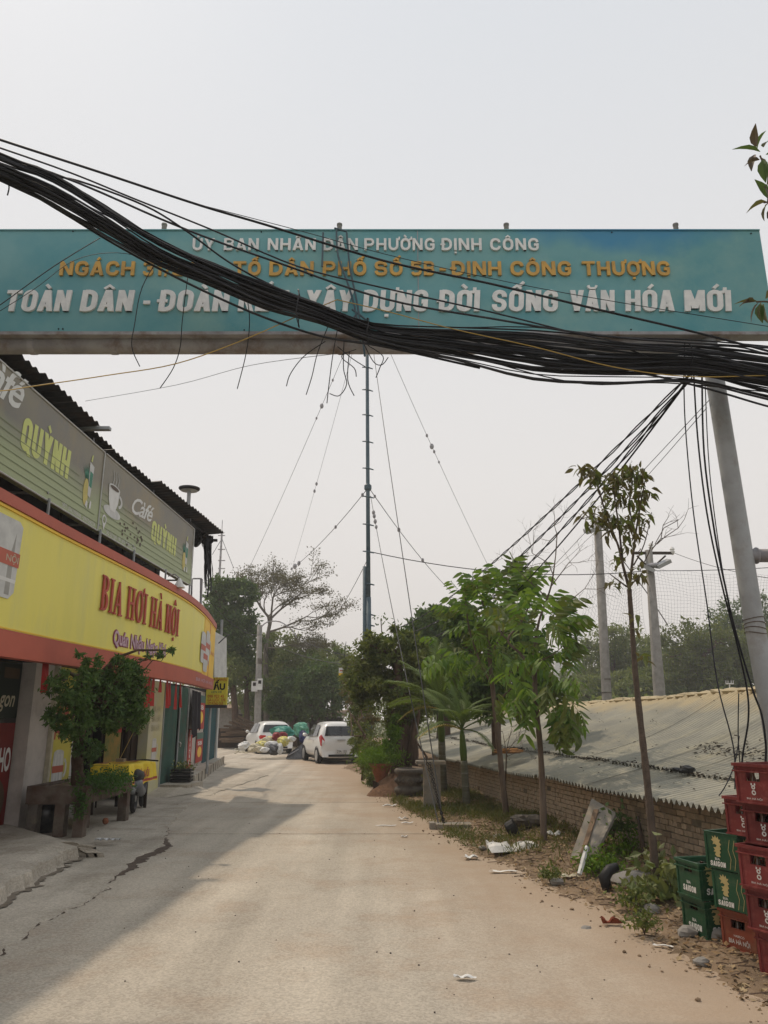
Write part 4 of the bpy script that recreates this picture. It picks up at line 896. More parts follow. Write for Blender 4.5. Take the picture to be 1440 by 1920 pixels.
# serif capitals for the beer lettering
def serif(ch):
    T = .15; q = .05                   # stem width, serif height (capitals 1 high)
    def rect(x0, x1, y0, y1): return shape2d([(x0, y0), (x1, y0), (x1, y1), (x0, y1)])
    def ser(x, y): return rect(x - .09, x + T + .09, y, y + q)
    def stem(x, y0=0, y1=1): return [rect(x, x + T, y0, y1), ser(x, 0), ser(x, 1 - q)]
    out = []
    if ch == 'I': out = stem(.1); wd = .37
    elif ch == 'H': out = stem(.1) + stem(.56) + [rect(.1 + T, .56, .47, .54)]; wd = .83
    elif ch == 'N': out = stem(.1) + stem(.60) + [shape2d([(.1, 1), (.1 + T, 1), (.60 + T, 0), (.60, 0)])]; wd = .87
    elif ch == 'A': out = [shape2d([(.04, 0), (.13, 0), (.40, 1), (.34, 1)]), shape2d([(.50, 0), (.70, 0), (.42, 1), (.32, 1)]), rect(.16, .58, .28, .35), rect(-.02, .20, 0, q), rect(.43, .78, 0, q)]; wd = .78
    elif ch == 'B':
        out = stem(.1)[:1] + [rect(.02, .3, 0, q), rect(.02, .3, 1 - q, 1)]
        for (c0, ry) in ((.76, .24), (.27, .27)):
            out.append(tri(ell(.27, c0, .34, ry, 12, -90, 90) + ell(.27, c0, .17, ry - .06, 12, -90, 90)[::-1]))
        wd = .68
    elif ch in 'OƠỘ':
        o = ell(.40, .5, .38, .52, 26); i = ell(.40, .5, .20, .45, 26)
        V = o + i; Fq = [(k, (k + 1) % 26, 26 + (k + 1) % 26, 26 + k) for k in range(26)]; out = [(V, Fq)]; wd = .82
    if ch == 'Ơ': out.append(shape2d([(.64, .86), (.74, .86), (.86, 1.02), (.84, 1.16), (.76, 1.12), (.76, 1.02)]))
    if ch == 'Ộ': out += [shape2d([(.22, 1.08), (.32, 1.08), (.41, 1.20), (.41, 1.30)]), shape2d([(.41, 1.20), (.50, 1.08), (.60, 1.08), (.41, 1.30)]), shape2d(ell(.40, -.16, .075, .07, 10))]
    return out, wd
def serif_line(words, s, s_end, f0, f1, gap=.07, space=.36, accents={}):
    seq = []; x = 0
    for ch in words:
        if ch == ' ': x += space; continue
        base_ch = {'À': 'A'}.get(ch, ch); o, wd = serif(base_ch)
        if ch == 'À': o = o + [shape2d([(.22, 1.26), (.34, 1.26), (.44, 1.06), (.38, 1.06)])]
        seq.append((x, o)); x += wd + gap
    k = (s_end - s) / x
    for x0, o in seq:
        V = []; Fc = []
        for v2, f2 in o: V, Fc = tarc(V, Fc, [(p[0] + x0, p[1]) for p in v2], f2)
        lay('letter', [(p[0] * k, p[1]) for p in V], Fc, lambda x, y, t: sg(s + x, f0 + y * (f1 - f0), .012 + t), m_txt_red, face, thick=.02)
serif_line('BIA HƠI HÀ NỘI', s_at(187, .6), s_at(334, .6), .475, .765)
V, Fc = text2d('Quán Nhậu Ngọc Khá', s_at(310, .27) - s_at(212, .27), .11, .028, .0)
s0 = s_at(212, .27)
m_pur = M('lettering lilac', (.62, .42, .50), rough=.5); m_purd = M('lettering dark plum', (.30, .05, .09), rough=.5)
Vb, Fb = text2d('Quán Nhậu Ngọc Khá', s_at(310, .27) - s_at(212, .27) + .06, .118, .055, .0)
lay('lettering_edge', Vb + np.array([-.03, -.004]), Fb, lambda x, y, t: sg(s0 + x, .235 + y, .006), m_purd, face)
lay('lettering', V, Fc, lambda x, y, t: sg(s0 + x, .235 + y, .012), m_pur, face)
sm = s_at(8, .55); fnm = lambda x, y, t: sg(sm + x, y / 1.75, .010 + t)
lay('print', *shape2d([(-1.1, .62), (.14, .62), (.24, .70), (.28, 1.45), (.20, 1.50), (-1.1, 1.50)]), fnm, m_cup, face)
lay('print', *shape2d([(-1.1, .98), (.275, .98), (.28, 1.14), (-1.1, 1.14)]), lambda x, y, t: fnm(x, y, t + .003), m_sign_red, face)
V, Fc = text2d('BIA HƠI HÀ NỘI', 1.1, .07, .012); lay('lettering', V + np.array([-.85, 1.025]), Fc, lambda x, y, t: fnm(x, y, t + .006), m_bagcream, face)
for x0 in (-.62, -.22, .04): lay('print', *shape2d([(x0, .66), (x0 + .10, .66), (x0 + .12, 1.46), (x0 + .02, 1.46)]), lambda x, y, t: fnm(x, y, t + .0015), m_steam, face)
lay('print', *shape2d([(-1.1, .80), (.24, .80), (.25, .84), (-1.1, .84)]), lambda x, y, t: fnm(x, y, t + .002), m_white, face)
sm2 = s_at(381, .5); fnm2 = lambda x, y, t: sg(sm2 + x, .2 + y, .018 + t)
for dx0, dy0 in ((-.05, .10), (.30, .0), (.55, .16)): mug(fnm2, dx0, dy0, .75, .40, face)
V, Fc = text2d('HÀ NỘI', sE - s_at(392, .5) - .3, .05, .01); lay('lettering', V + np.array([s_at(392, .5) - sm2 + .15, .28]), Fc, fnm2, m_txt_red, face)
V, Fc = text2d('BIA HƠI HÀ NỘI', 2.2, .04, .004); lay('lettering', V, Fc, lambda x, y, t: sg(sE - 2.5 + x, .055 + y, .035), m_pur, face)
mb = MB()                                # brackets back to the wall
for s in np.linspace(.5, sE - .3, 9):
    for f in (.15, .9):
        p = sg(s, f, -.1); mb.tube([p, Vector((-5.6, p.y, p.z))], .02, 5)
mb.build('bracket', m_steel_old, ban)
# pennants
pg = 'red cloth pennants hanging under the yellow shop sign'
rr = random.Random(3)
PL = ['leftmost red cloth pennant at the edge of the view', 'red cloth pennant by the plain pillar left of the potted tree', 'narrow red pennant touching the one by the plain pillar', 'first red pennant right of the potted tree', 'shorter second red pennant right of the potted tree', 'red pennant over the edge of the pale yellow pillar', 'shortest red pennant, over the first green folding door', 'red pennant over the middle of the green folding doors', 'narrow red pennant over the post of the green folding doors', 'second last red pennant, over the right end of the green doors', 'last red pennant before the black cloth']
for i, (px, ln, w_) in enumerate(((4, .42, .16), (97, .36, .14), (102, .30, .09), (285, .50, .13), (291, .42, .10), (299, .46, .13), (312, .22, .10), (324, .48, .14), (330, .44, .08), (341, .50, .10), (349, .46, .09))):
    s = s_at(px, .0); c = sg(s, 0, -.12); mb = MB(); sw = rr.uniform(-.06, .06)
    t = (sg(s + .1, 0) - sg(s, 0)).normalized()
    mb.add([c, c + t * w_, c + t * (w_ * .9 + sw) + Vector((.04, 0, -ln)), c + t * (w_ * .1 + sw) + Vector((.0, 0, -ln)), c + t * w_ * .5 + Vector((.03, 0, -ln * .5))], [(0, 1, 4), (1, 2, 4), (2, 3, 4), (3, 0, 4)])
    o = mb.build('pennant', m_red, world=True); v0 = c.copy()
    for v in o.data.vertices: v.co -= v0
    o.location = v0
    tag(o, PL[i], 'pennant', pg)
# little lamp on the top border
c = sg(s_at(331, 1), 1.0, .05); t = thing('sign_lamp', 'small white lamp clipped on the top edge of the yellow sign', 'lamp', tuple(c))
mb = MB(); mb.lathe([(.02, .16), (.05, .10), (.10, 0), (.11, -.02)], (0, 0, 0), 12); mb.build('shade', m_white, t, world=False)
mb = MB(); mb.tube([(0, 0, .16), (-.10, 0, .24), (-.22, 0, .20)], .012, 5); mb.build('arm', m_steel_old, t, world=False)

# ---- the café banners above
caf = thing('cafe_sign', 'pair of long brown grey café banners with white and lime lettering under the roof', 'shop sign', (-4.5, 12, 4.47))
ZB, ZTp = 4.47, 5.76
class Panel:
    def __init__(s, a, b):
        s.a = Vector((*a, 0)); s.b = Vector((*b, 0)); s.d = (s.b - s.a); s.L = s.d.length; s.d.normalize(); s.n = Vector((s.d.y, -s.d.x, 0))
        mb = MB(); q = s.a - s.n * .10
        mb.prism([s.a + Vector((0, 0, ZB)), s.b + Vector((0, 0, ZB)), s.b - s.n * .1 + Vector((0, 0, ZB)), q + Vector((0, 0, ZB))], (0, 0, ZTp - ZB)); s.o = mb.build('banner', m_cafe, caf)
        mb = MB()
        for z in (ZB - .004, ZTp + .004): mb.tube([s.a + s.n * .008 + Vector((0, 0, z)), s.b + s.n * .008 + Vector((0, 0, z))], .012, 5)
        mb.tube([s.b + s.n * .012 + Vector((0, 0, ZB)), s.b + s.n * .012 + Vector((0, 0, ZTp))], .011, 5); mb.build('banner_edge', m_cup, s.o)
    def P(s, x, z, t=0): return s.a + s.d * x + s.n * (.004 + t) + Vector((0, 0, z))
    def inv(s, px, py):
        r = ray(px, py); o = Vector((0, 0, CH)); k = (s.a - o).dot(s.n) / r.dot(s.n); p = o + r * k; return (p - s.a).dot(s.d), p.z
P1 = Panel((-4.68, 6.3), (-4.515, 11.74)); P2 = Panel((-4.51, 11.80), (-4.30, 16.9))
def ptext(P, s, bl, br, top, off_, mat, shear=0, spacing=1.0, lift=.0, th=0):
    x0, z0 = P.inv(*bl); x1, z1 = P.inv(*br); _, zt = P.inv(*top); h = zt - z0
    V, Fc = text2d(s, x1 - x0, h, off_, shear, spacing); return lay('lettering', V, Fc, lambda x, y, t: P.P(x0 + x, lerp(z0, z1, x / (x1 - x0)) + y, t + lift), mat, P.o, thick=th)
def cafe_art(P, pts):
    x0, z0 = P.inv(*pts['qb']); x1, z1 = P.inv(*pts['qr']); _, zt = P.inv(*pts['qt']); h = zt - z0
    for g in heavy('QUỲNH', x0, x1 - x0, 0, h, .22, .55, .07, .06): lay_heavy('letter', g, lambda x, y, t: P.P(x, lerp(z0, z1, (x - x0) / (x1 - x0)) + y, t), m_lime, P.o)
    ptext(P, 'Càfé', pts['cb'], pts['cr'], pts['ct'], .016, m_white, .45, .92)
    for k in range(6):                   # printed boards
        z = ZB + .10 + k * .105; x0 = 0; x1 = P.L * (1 - k * .03)
        lay('print', *shape2d([(x0, z), (x1, z), (x1, z + .010), (x0, z + .010)]), lambda x, y, t: P.P(x, y, .0015), m_cafe_line, P.o)
    gx0, gz0 = P.inv(*pts['g0']); gx1, gz1 = P.inv(*pts['g1'])
    cx = (gx0 + gx1) / 2; w_ = gx1 - gx0; h = gz1 - gz0; f = lambda x, y, t: P.P(cx + x * w_, gz0 + y * h, t + .002)
    lay('print', *shape2d(ell(-.22, .26, .26, .25)), f, m_pineyel, P.o)                       # pineapple
    for a in range(-3, 4):
        lay('print', *shape2d([(-.30 + a * .02, .50), (-.16 + a * .02, .50), (-.22 + a * .16, .80 - abs(a) * .03)]), f, m_greenp, P.o)
    lay('print', *shape2d([(-.02, .22), (.26, .20), (.40, .80), (-.06, .84)]), lambda x, y, t: f(x, y, t + .002), m_cup, P.o)   # glass
    lay('print', *shape2d([(.02, .40), (.28, .38), (.34, .66), (.02, .68)]), lambda x, y, t: f(x, y, t + .004), m_greenp, P.o)
    lay('print', *shape2d([(.02, .86), (.16, .86), (.22, 1.0), (.10, .98)]), lambda x, y, t: f(x, y, t + .002), m_lime, P.o)
    lay('print', *shape2d([(-.20, .02), (.0, -.02), (.06, .10), (-.10, .12)]), lambda x, y, t: f(x, y, t + .004), m_white, P.o)
    lay('print', *shape2d([(.22, .0), (.40, .02), (.42, .14), (.28, .16)]), lambda x, y, t: f(x, y, t + .004), m_white, P.o)
cafe_art(P1, dict(qb=(36, 838), qr=(126, 899), qt=(50, 783), cb=(-62, 700), cr=(46, 776), ct=(-62, 622), g0=(152, 945), g1=(180, 858)))
cafe_art(P2, dict(qb=(282, 1011), qr=(328, 1044), qt=(288, 976), cb=(246, 960), cr=(287, 981), ct=(247, 928), g0=(340, 1068), g1=(355, 1008)))
ptext(P1, 'SĐT: 0362888666 - 0967568239', (116, 949), (177, 988), (116, 941), .0, m_white)
ptext(P2, 'Số 50 ngõ 187 phố Định Công', (199, 1001), (254, 1032), (199, 992), .0, m_white)
for P, cx0, cy0, cx1, cy1 in ((P2, 192, 975, 232, 917), (P1, -190, 760, -110, 650)):
    x0, z0 = P.inv(cx0, cy0); x1, z1 = P.inv(cx1, cy1); w_ = x1 - x0; z0, z1 = ZB + .34, ZTp - .42; h = z1 - z0; f = lambda x, y, t, P=P, x0=x0, z0=z0, w_=w_, h=h: P.P(x0 + x * w_, z0 + y * h, t + .002)
    lay('print', *shape2d(ell(.45, .16, .48, .17, 24)), f, m_cup, P.o)
    lay('print', *shape2d([(.15, .95), (.20, .50), (.32, .20), (.58, .20), (.72, .50), (.78, .95)]), lambda x, y, t: f(x, y, t + .002), m_white, P.o)
    lay('print', *shape2d(ell(.465, .95, .315, .10, 20)), lambda x, y, t: f(x, y, t + .004), m_cup, P.o)
    lay('print', *shape2d(ell(.465, .94, .25, .065, 20)), lambda x, y, t: f(x, y, t + .006), m_brownp, P.o)
    lay('print', *tri(ell(.74, .62, .24, .22, 12, -80, 80) + ell(.74, .62, .14, .13, 12, -80, 80)[::-1]), lambda x, y, t: f(x, y, t + .002), m_cup, P.o)
    for k in (0, .14, .27): lay('print', *shape2d([(.34 + k, 1.05), (.40 + k, 1.05), (.44 + k, 1.25), (.36 + k, 1.48), (.33 + k, 1.48), (.38 + k, 1.25)]), f, m_steam, P.o)
x0, z0 = P2.inv(189, 990); f = lambda x, y, t: P2.P(x0 + x, z0 + y, .002)
lay('print', [(p[0], p[1]) for p in ell(.09, .16, .085, .085, 16) + ell(.09, .16, .055, .055, 16)], [(k, (k + 1) % 16, 16 + (k + 1) % 16, 16 + k) for k in range(16)], f, m_white, P2.o)
lay('print', *shape2d([(.04, .09), (.09, -.02), (.14, .09), (.09, .075)]), f, m_white, P2.o)
x0, z0 = P2.inv(228, 1008)
rr = random.Random(8)
for k in range(26): lay('print', *shape2d(ell(rr.gauss(.5, .35), rr.gauss(.12, .08), .035, .022, 7)), lambda x, y, t: P2.P(x0 + x, z0 + y, .002 + k * .0001), m_brownp, P2.o)
mb = MB()
for y in (8.2, 10.0, 11.77, 13.3, 15.1, 16.8):
    x = -4.6 + (y - 8) * .035; mb.tube([(x, y, 4.0), (x, y, ZB + .02)], .02, 5); mb.tube([(x - .02, y, ZB + .1), (-5.62, y, ZB + .1)], .02, 5)
so = mb.build('support', m_steel, caf); so['kind'] = 'stuff'
# ---- corrugated roof
roof = []
def redge(y): return interp([(0, -5.0), (8.9, -4.63), (11.3, -4.50), (14.57, -4.37), (18.8, -4.0), (19.6, -3.95)], y)
def roof_sheet(y0, y1, dz, dx):
    mb = MB(); n = int((y1 - y0) / .038); V = []
    for i in range(n + 1):
        y = lerp(y0, y1, i / n); wz = .022 * math.sin(2 * math.pi * y / .19); xe = redge(y) + dx
        for j, x in enumerate((xe, xe - 1.6, -11.2)): V.append(Vector((x, y, 6.10 + dz + wz - (xe - x) * .09)))
    mb.add(V, [(3 * i + j, 3 * i + 3 + j, 3 * i + 4 + j, 3 * i + 1 + j) for i in range(n) for j in range(2)])
    o = mb.build('roof_sheet', m_roofdark, shop, smooth=True)
    return o
ycuts = list(np.arange(-1.0, 11.3, .95)) + [11.35]
for a, b in zip(ycuts, ycuts[1:]): roof_sheet(a, b + .05, rr.uniform(-.006, .006), rr.uniform(-.02, .02))
for a, b, dz in ((11.35, 12.3, -.05), (12.3, 13.3, -.06), (13.3, 14.4, -.05), (14.4, 15.4, .03), (15.4, 16.4, .03), (16.4, 17.5, .035), (17.5, 18.8, .03)): roof_sheet(a, b + .05, dz, rr.uniform(-.03, .02) + (-.12 if dz < 0 else .0))
mb = MB(); p = at(190, 800, 11.45); mb.box(-5.6, redge(11.4) + .16, 11.36, 11.46, 6.02, 6.07); mb.build('beam', m_steel, shop)
for xo in (.35, 1.3, 2.6):
    mb = MB(); mb.tube([(redge(y) - xo, y, 6.03 - xo * .09) for y in (0, 6, 11.3, 14.5, 18.7)], .03, 5); mb.build('purlin', m_roofdark, shop)
for y in (9.0, 11.5, 14.4, 16.6, 18.6):
    mb = MB(); mb.box(-10.8, redge(y) - .12, y - .03, y + .03, 5.86, 5.92); mb.tube([(-5.0, y, 4.2), (-5.0, y, 5.9)], .03, 5); mb.build('rafter', m_roofdark, shop)
# frame, torn tarpaulin at the far end of the roof
t = thing('torn_tarpaulin', 'ragged black tarpaulin strips hanging from the far end of the café roof', 'tarpaulin', tuple(at(385, 1002, 18.5)))
rr = random.Random(21)
for k in range(15):
    x0 = rr.uniform(362, 399); ln = rr.uniform(20, 50) if x0 < 380 else rr.uniform(50, 125); P = []; wv = rr.uniform(.015, .06)
    for j in range(6): P.append(at(x0 + rr.uniform(-2, 2) - (j * 3 if x0 < 376 else -j * .5), 1004 + ln * j / 5 - (8 if x0 < 380 else 0), 18.4 + rr.uniform(-.1, .1)))
    V = []; 
    for j, p in enumerate(P): ww = wv * (1 - j / 7) * rr.uniform(.5, 1.4); V += [p - Vector((ww, 0, 0)), p + Vector((ww, rr.uniform(-.05, .05), 0))]
    mesh_obj('strip', V, [(2 * j, 2 * j + 1, 2 * j + 3, 2 * j + 2) for j in range(5)], m_roofdark, t)
mb = MB(); mb.grid(lambda u, v: at(362 + 38 * u, 1002 + 22 * v * (1 - .4 * u) + 4 * math.sin(u * 9), 18.3 + .3 * math.sin(u * 7 + v * 4)), 8, 3); mb.build('sheet', m_roofdark, t)
t = thing('metal_frame', 'thin dark metal frame standing behind the end of the yellow sign', 'frame', tuple(at(370, 1165, 19.5)))
mb = MB(); mb.tube([at(362, 1085, 19.5), at(378, 1085, 19.5)], .02, 5); mb.tube([at(377, 1085, 19.5), at(375, 1190, 19.5)], .025, 5); mb.tube([at(360, 1085, 19.5), at(357, 1180, 19.5)], .025, 5); mb.tube([at(378, 1086, 19.5), at(379, 1086, 21), at(376, 1160, 21)], .02, 5); mb.build('bar', m_steel_old, t)
# round solar lamp
c = at(355, 917, 19); t = thing('street_lamp', 'round disc lamp on a short pole above the café roof', 'lamp', (c.x, 19, 6.0))
mb = MB(); mb.lathe([(.05, -.05), (.24, -.03), (.27, 0), (.27, .03), (.1, .06)], tuple(c), 24); mb.build('lamp_disc', m_roofdark, t)
mb = MB(); mb.lathe([(.0, -.04), (.20, -.036), (.22, -.034)], (c.x, c.y, c.z - .012), 24); mb.build('diffuser', m_cup, t)
mb = MB(); mb.tube([(c.x + .01, 19, 5.0), (c.x, 19, c.z - .05)], .05, 8); mb.build('pole', m_steel, t)
# far signs at the end of the building
a = at(404, 1195, 20.5); b = at(427, 1275, 20.5)
t = thing('white_sign', 'tall white signboard edge-on behind the end of the yellow sign', 'sign', (a.x, 20.5, b.z)); mb = MB()
mb.prism([at(402, 1282, 20.3), at(425, 1276, 21.0), at(425, 1196, 21.0), at(402, 1184, 20.3)], (-.06, .06, 0)); pb = mb.build('board', m_cup, t)
mb = MB(); mb.tube([at(410, 1206, 20.2), at(425, 1192, 20.4), at(430, 1190, 20.9)], .015, 5); mb.build('cable', m_cable, t)
mb = MB(); mb.tube([(b.x - .3, 20.8, 2.0), (b.x - .3, 20.8, 4.2)], .04, 6); mb.build('pole', m_steel, t)
y0 = 20.0; A = at(385, 1326, y0); B = at(427, 1270, y0)
t = thing('yellow_sign', 'square yellow signboard with black letters below the tall white signboard', 'sign', (A.x, y0, 1.9))
mb = MB(); mb.box(A.x, B.x, y0, y0 + .1, A.z + .06, B.z); pb = mb.build('board', M('signboard yellow', (.72, .62, .07), rough=.5), t)
mb = MB(); mb.box(A.x, B.x, y0 - .02, y0 + .12, A.z - .02, A.z + .055); mb.build('sill', m_roofdark, t)
mb = MB(); mb.tube([(A.x + .12, y0 + .05, .3), (A.x + .12, y0 + .05, A.z)], .035, 6); mb.tube([(B.x - .2, y0 + .05, A.z), (B.x - .2, y0 + .05, A.z - .0)], .03, 6); mb.build('pole', m_steel, t)
def st(s, x0, x1, yb, yt, mat, o=.03):
    a = at(x0, yb, y0); b = at(x1, yb, y0); h = at(x0, yt, y0).z - a.z; V, Fc = text2d(s, b.x - a.x, h, o)
    lay('lettering', V, Fc, lambda x, y, t_: Vector((a.x + x, y0 - .004, a.z + y)), mat, pb)
m_or = M('lettering orange', (.55, .12, .02), rough=.5)
st('ẤU', 400, 422, 1293, 1282, m_blackp, .05); st('BÁN ĐỒ NHẬU', 388, 426, 1276.5, 1272, m_or, .02); st('LIÊN HỆ', 396, 416, 1299, 1296, m_pg, .01)
st('098 923 45', 389, 420, 1308, 1303, m_or, .02); st('GÀ LUỘC 370', 389, 422, 1315, 1310, m_or, .02); st('VỊT ĐỒNG QUÊ', 389, 418, 1322, 1317, m_or, .02)
# steps
mb = MB()
stf = [(-4.56, 19.55), (-4.75, 21), (-5.35, 25.6), (-5.9, 29.8)]
mb.prism([Vector((x, y, 0)) for x, y in stf] + [Vector((-6.9, 29.8, 0)), Vector((-5.6, 19.55, 0))], (0, 0, .30)); 
t = thing('shop_steps', 'raised concrete step along the far end of the shop front', 'steps', (-5.2, 24, 0)); mb.build('platform', m_apron, t)
for y in np.linspace(20.4, 29.4, 11):
    x = interp([(b, a) for a, b in stf], y); mb = MB(); mb.box(x - .03, x + .012, y - .02, y + .02, .0, .29); mb.build('joint', m_stone, t)
mb = MB(); mb.prism([Vector((-4.45, 18.4, .02)), Vector((-4.35, 19.5, .02)), Vector((-5.1, 19.5, .02)), Vector((-5.1, 18.4, .02))], (0, 0, .15)); mb.build('lower_step', m_apron, t)
mb = MB(); mb.add([Vector(p) for p in ((-5.1, 17.2, .03), (-4.55, 17.0, .03), (-4.0, 18.6, .02), (-4.3, 19.5, .02), (-4.62, 18.2, .13), (-5.1, 18.3, .13), (-4.62, 19.5, .13))], [(0, 1, 4, 5), (1, 2, 4), (2, 3, 6, 4)]); mb.build('ramp', m_apron, t)
# black crate planter on the step
c = Vector((-4.78, 19.15, .17)); t = thing('crate_planter', 'black plastic crate with white and yellow flowers on the low step by the green doors', 'planter', tuple(c))
mb = MB()
for k in range(4): mb.box(-.24, .24, -.17, .17, .02 + k * .075, .07 + k * .075)
mb.build('crate', m_black, t, world=False)
rg = np.random.default_rng(4); P = rg.normal(size=(160, 3)) * np.array([.14, .10, .06]) + np.array([0, 0, .36]); V, Fc, ti = leaf_arr(P, .07, rg); mesh_obj('foliage', V, Fc, m_lf_mid, t, world=False, tint=ti)
P = rg.normal(size=(30, 3)) * np.array([.13, .10, .04]) + np.array([0, 0, .42]); V, Fc, ti = leaf_arr(P, .05, rg, .8); mesh_obj('flowers', V, Fc, m_bagyel, t, world=False)
# hanging black cloth
o3 = fp(21.3, 1.3, .1); t0 = MB(); t0.grid(lambda u, v: fp(20.95 + 1.9 * u, 2.35 - 1.12 * v - .12 * math.sin(u * 6) * v, .12 + .04 * math.sin(u * 17) + .05 * v), 14, 6); t0.v = [v - o3 for v in t0.v]
o = t0.build('hanging_cloth', M('black cloth', (.022, .020, .026), rough=.95)); o.location = o3; tag(o, 'black cloth hanging between the green folding doors and the drinks posters', 'cloth')

m_trough = M('trough red brown', (.10, .06, .045), (.17, .14, .115), scale=3, rough=.9, bump=.5, bscale=20, grime=(.05, .045, .035), gscale=4)
# ---- planter trough with its tree, in front of the shop
tr = thing('concrete_trough', 'old dark concrete planter trough on legs before the shop', 'planter', (-4.6, 12.4, 0))
X0, X1, Y0, Y1 = -4.98, -4.15, 11.35, 13.4
for (a, b, c_, d) in ((X0, X1, Y0, Y0 + .08), (X0, X1, Y1 - .08, Y1), (X0, X0 + .08, Y0 + .08, Y1 - .08), (X1 - .08, X1, Y0 + .08, Y1 - .08)):
    mb = MB(); mb.box(a, b, c_, d, .46, .70); mb.build('wall', m_trough, tr)
mb = MB(); mb.box(X0 + .08, X1 - .08, Y0 + .08, Y1 - .08, .46, .66); mb.build('soil', m_dirt, tr)
for x, y in ((-4.88, 11.45), (-4.50, 11.45), (-4.23, 11.45), (-4.88, 13.3), (-4.23, 13.3), (-4.5, 12.3)):
    mb = MB(); mb.box(x - .07, x + .07, y - .08, y + .08, .0, .46); mb.build('leg', m_trough if x > -4.6 else m_stone, tr)
rg = np.random.default_rng(9)
pot = tree('potted_tree', 'dense dark-leaved small tree growing from the concrete trough', (-4.42, 11.8, .6), [(-4.42, 11.8, .6), (-4.44, 11.7, .95), (-4.34, 11.4, 1.3), (-4.1, 10.9, 1.7), (-3.9, 10.5, 2.1)], .11, .05,
     [(at(195, 1315, 10.5), (.52, .45, .36)), (at(140, 1290, 9.75), (.34, .3, .26)), (at(132, 1350, 10.0), (.32, .3, .24)), (at(235, 1262, 10.4), (.26, .3, .20)), (at(225, 1350, 10.8), (.34, .3, .22)), (at(170, 1245, 9.7), (.14, .15, .12)), (at(290, 1232, 10.6), (.11, .1, .06)), (at(318, 1218, 10.6), (.09, .05, .035)), (at(104, 1345, 9.9), (.13, .12, .08)), (at(165, 1400, 11.4), (.20, .2, .20)), (at(250, 1290, 10.6), (.2, .2, .2)), (at(258, 1330, 10.7), (.16, .2, .16)), (at(150, 1228, 9.6), (.06, .08, .05)), (at(222, 1235, 10.2), (.08, .08, .06))],
     300, 30, .068, LF('potted tree leaves', (.045, .11, .03), (.075, .145, .04), .35, (.13, .20, .06), 3), m_bark, 9, sub=.30, limbs=46, shell=.45)
mb = MB()
for a, b in (((250, 1275), (325, 1216)), ((240, 1260), (300, 1228))): limb(mb, at(a[0], a[1], 10.6), at(b[0], b[1], 10.5), .010, .003, rg)
mb.build('twig', m_bark, pot)
P = []
for k in range(34):
    c = at(rg.uniform(140, 232), rg.uniform(1445, 1480), 11.9 + rg.uniform(-.45, .7)); P.append(rg.normal(size=(60, 3)) * np.array([.10, .10, .05]) + np.array(c))
for k in range(9): c = at(150 + rg.uniform(-8, 8), 1480 + k * 6, 11.28); P.append(rg.normal(size=(30, 3)) * np.array([.04, .03, .04]) + np.array(c))
P = np.concatenate(P); o = thing('fern_clump', 'bright green ferns spilling over the rim of the concrete trough', 'plant', tuple(at(180, 1470, 11.8)))
V, Fc, ti = leaf_arr(P, .06, rg, .3, .5); mesh_obj('fronds', V, Fc, LF('trough fern', (.05, .13, .02), (.04, .10, .02), .35, (.10, .20, .04)), o, tint=ti)
# glazed jar
c = gp(84, 1560, .05); t = thing('glazed_jar', 'squat black glazed jar standing under the trough by the pillar', 'jar', tuple(c))
mb = MB(); mb.lathe([(.10, 0), (.15, .06), (.19, .18), (.20, .28), (.17, .36), (.13, .40), (.15, .42), (.15, .44), (.12, .44)], (0, 0, 0), 20); mb.build('body', M('black glaze', (.012, .014, .02), (.05, .05, .05), rough=.3, scale=12, spec=.5), t, world=False, smooth=True)
# table under a yellow printed cloth
tb = thing('table', 'low wooden table between the trough and the pale yellow pillar', 'table', (-5.03, 15.2, 0))
mb = MB(); mb.box(-5.33, -4.70, 14.5, 15.9, .66, .70); mb.build('tabletop', m_darkwood, tb)
for x in (-5.28, -4.75):
    for y in (14.56, 15.84): mb = MB(); mb.box(x - .025, x + .025, y - .025, y + .025, -.12, .66); mb.build('leg', m_darkwood, tb)
def clothf(u, v):
    y = 14.4 + 1.62 * u; d = v * .98; zt_ = .722 + .012 * math.sin(u * 11) + .008 * math.sin(v * 9 + u * 5)
    if d < .64: return Vector((-5.30 + d, y, zt_))
    q = d - .64; return Vector((-4.66 + q * .15 + .02 * math.sin(u * 19), y, zt_ - q))
mb = MB(); mb.grid(clothf, 24, 20)
mb.grid(lambda u, v: Vector((-5.30 + .66 * u, 14.4 - .02 * math.sin(u * 15), .722 - .26 * v - .10 * v * u)), 10, 4)
cl = thing('tablecloth', 'yellow tablecloth printed with red letters draped over the low table', 'tablecloth', (-5.03, 15.2, .7)); clo = mb.build('cloth', m_cloth_y, cl, smooth=True)
for (s, u0, x0, h) in (('BIA', 14.55, -5.26, .17), ('HÀ NỘI', 15.0, -5.24, .14), ('HƠI', 14.6, -4.98, .16), ('BIA', 15.3, -4.98, .16)):
    V, Fc = text2d(s, .36 * len(s) / 3, h, .03); lay('lettering', V, Fc, lambda x, y, t_: Vector((x0 + .16 - y, u0 + x, .742)), m_txt_red, clo)
V, Fc = text2d('HÀ NỘI', .7, .12, .03); lay('lettering', V, Fc, lambda x, y, t_: Vector((-4.61, 14.8 + x, .48 + y)), m_txt_red, clo)
mb = MB(); mb.grid(lambda u, v: Vector((-4.616 + .02 * math.sin(u * 19) + .006, 14.4 + 1.62 * u, .40 + .045 * v)), 20, 1); mb.build('hem', m_txt_red, clo)
mb = MB(); mb.box(-5.10, -4.96, 15.05, 15.2, .745, .80); o = mb.build('brick_weight', m_brick); tag(o, 'dark brick lying on the yellow tablecloth', 'brick')
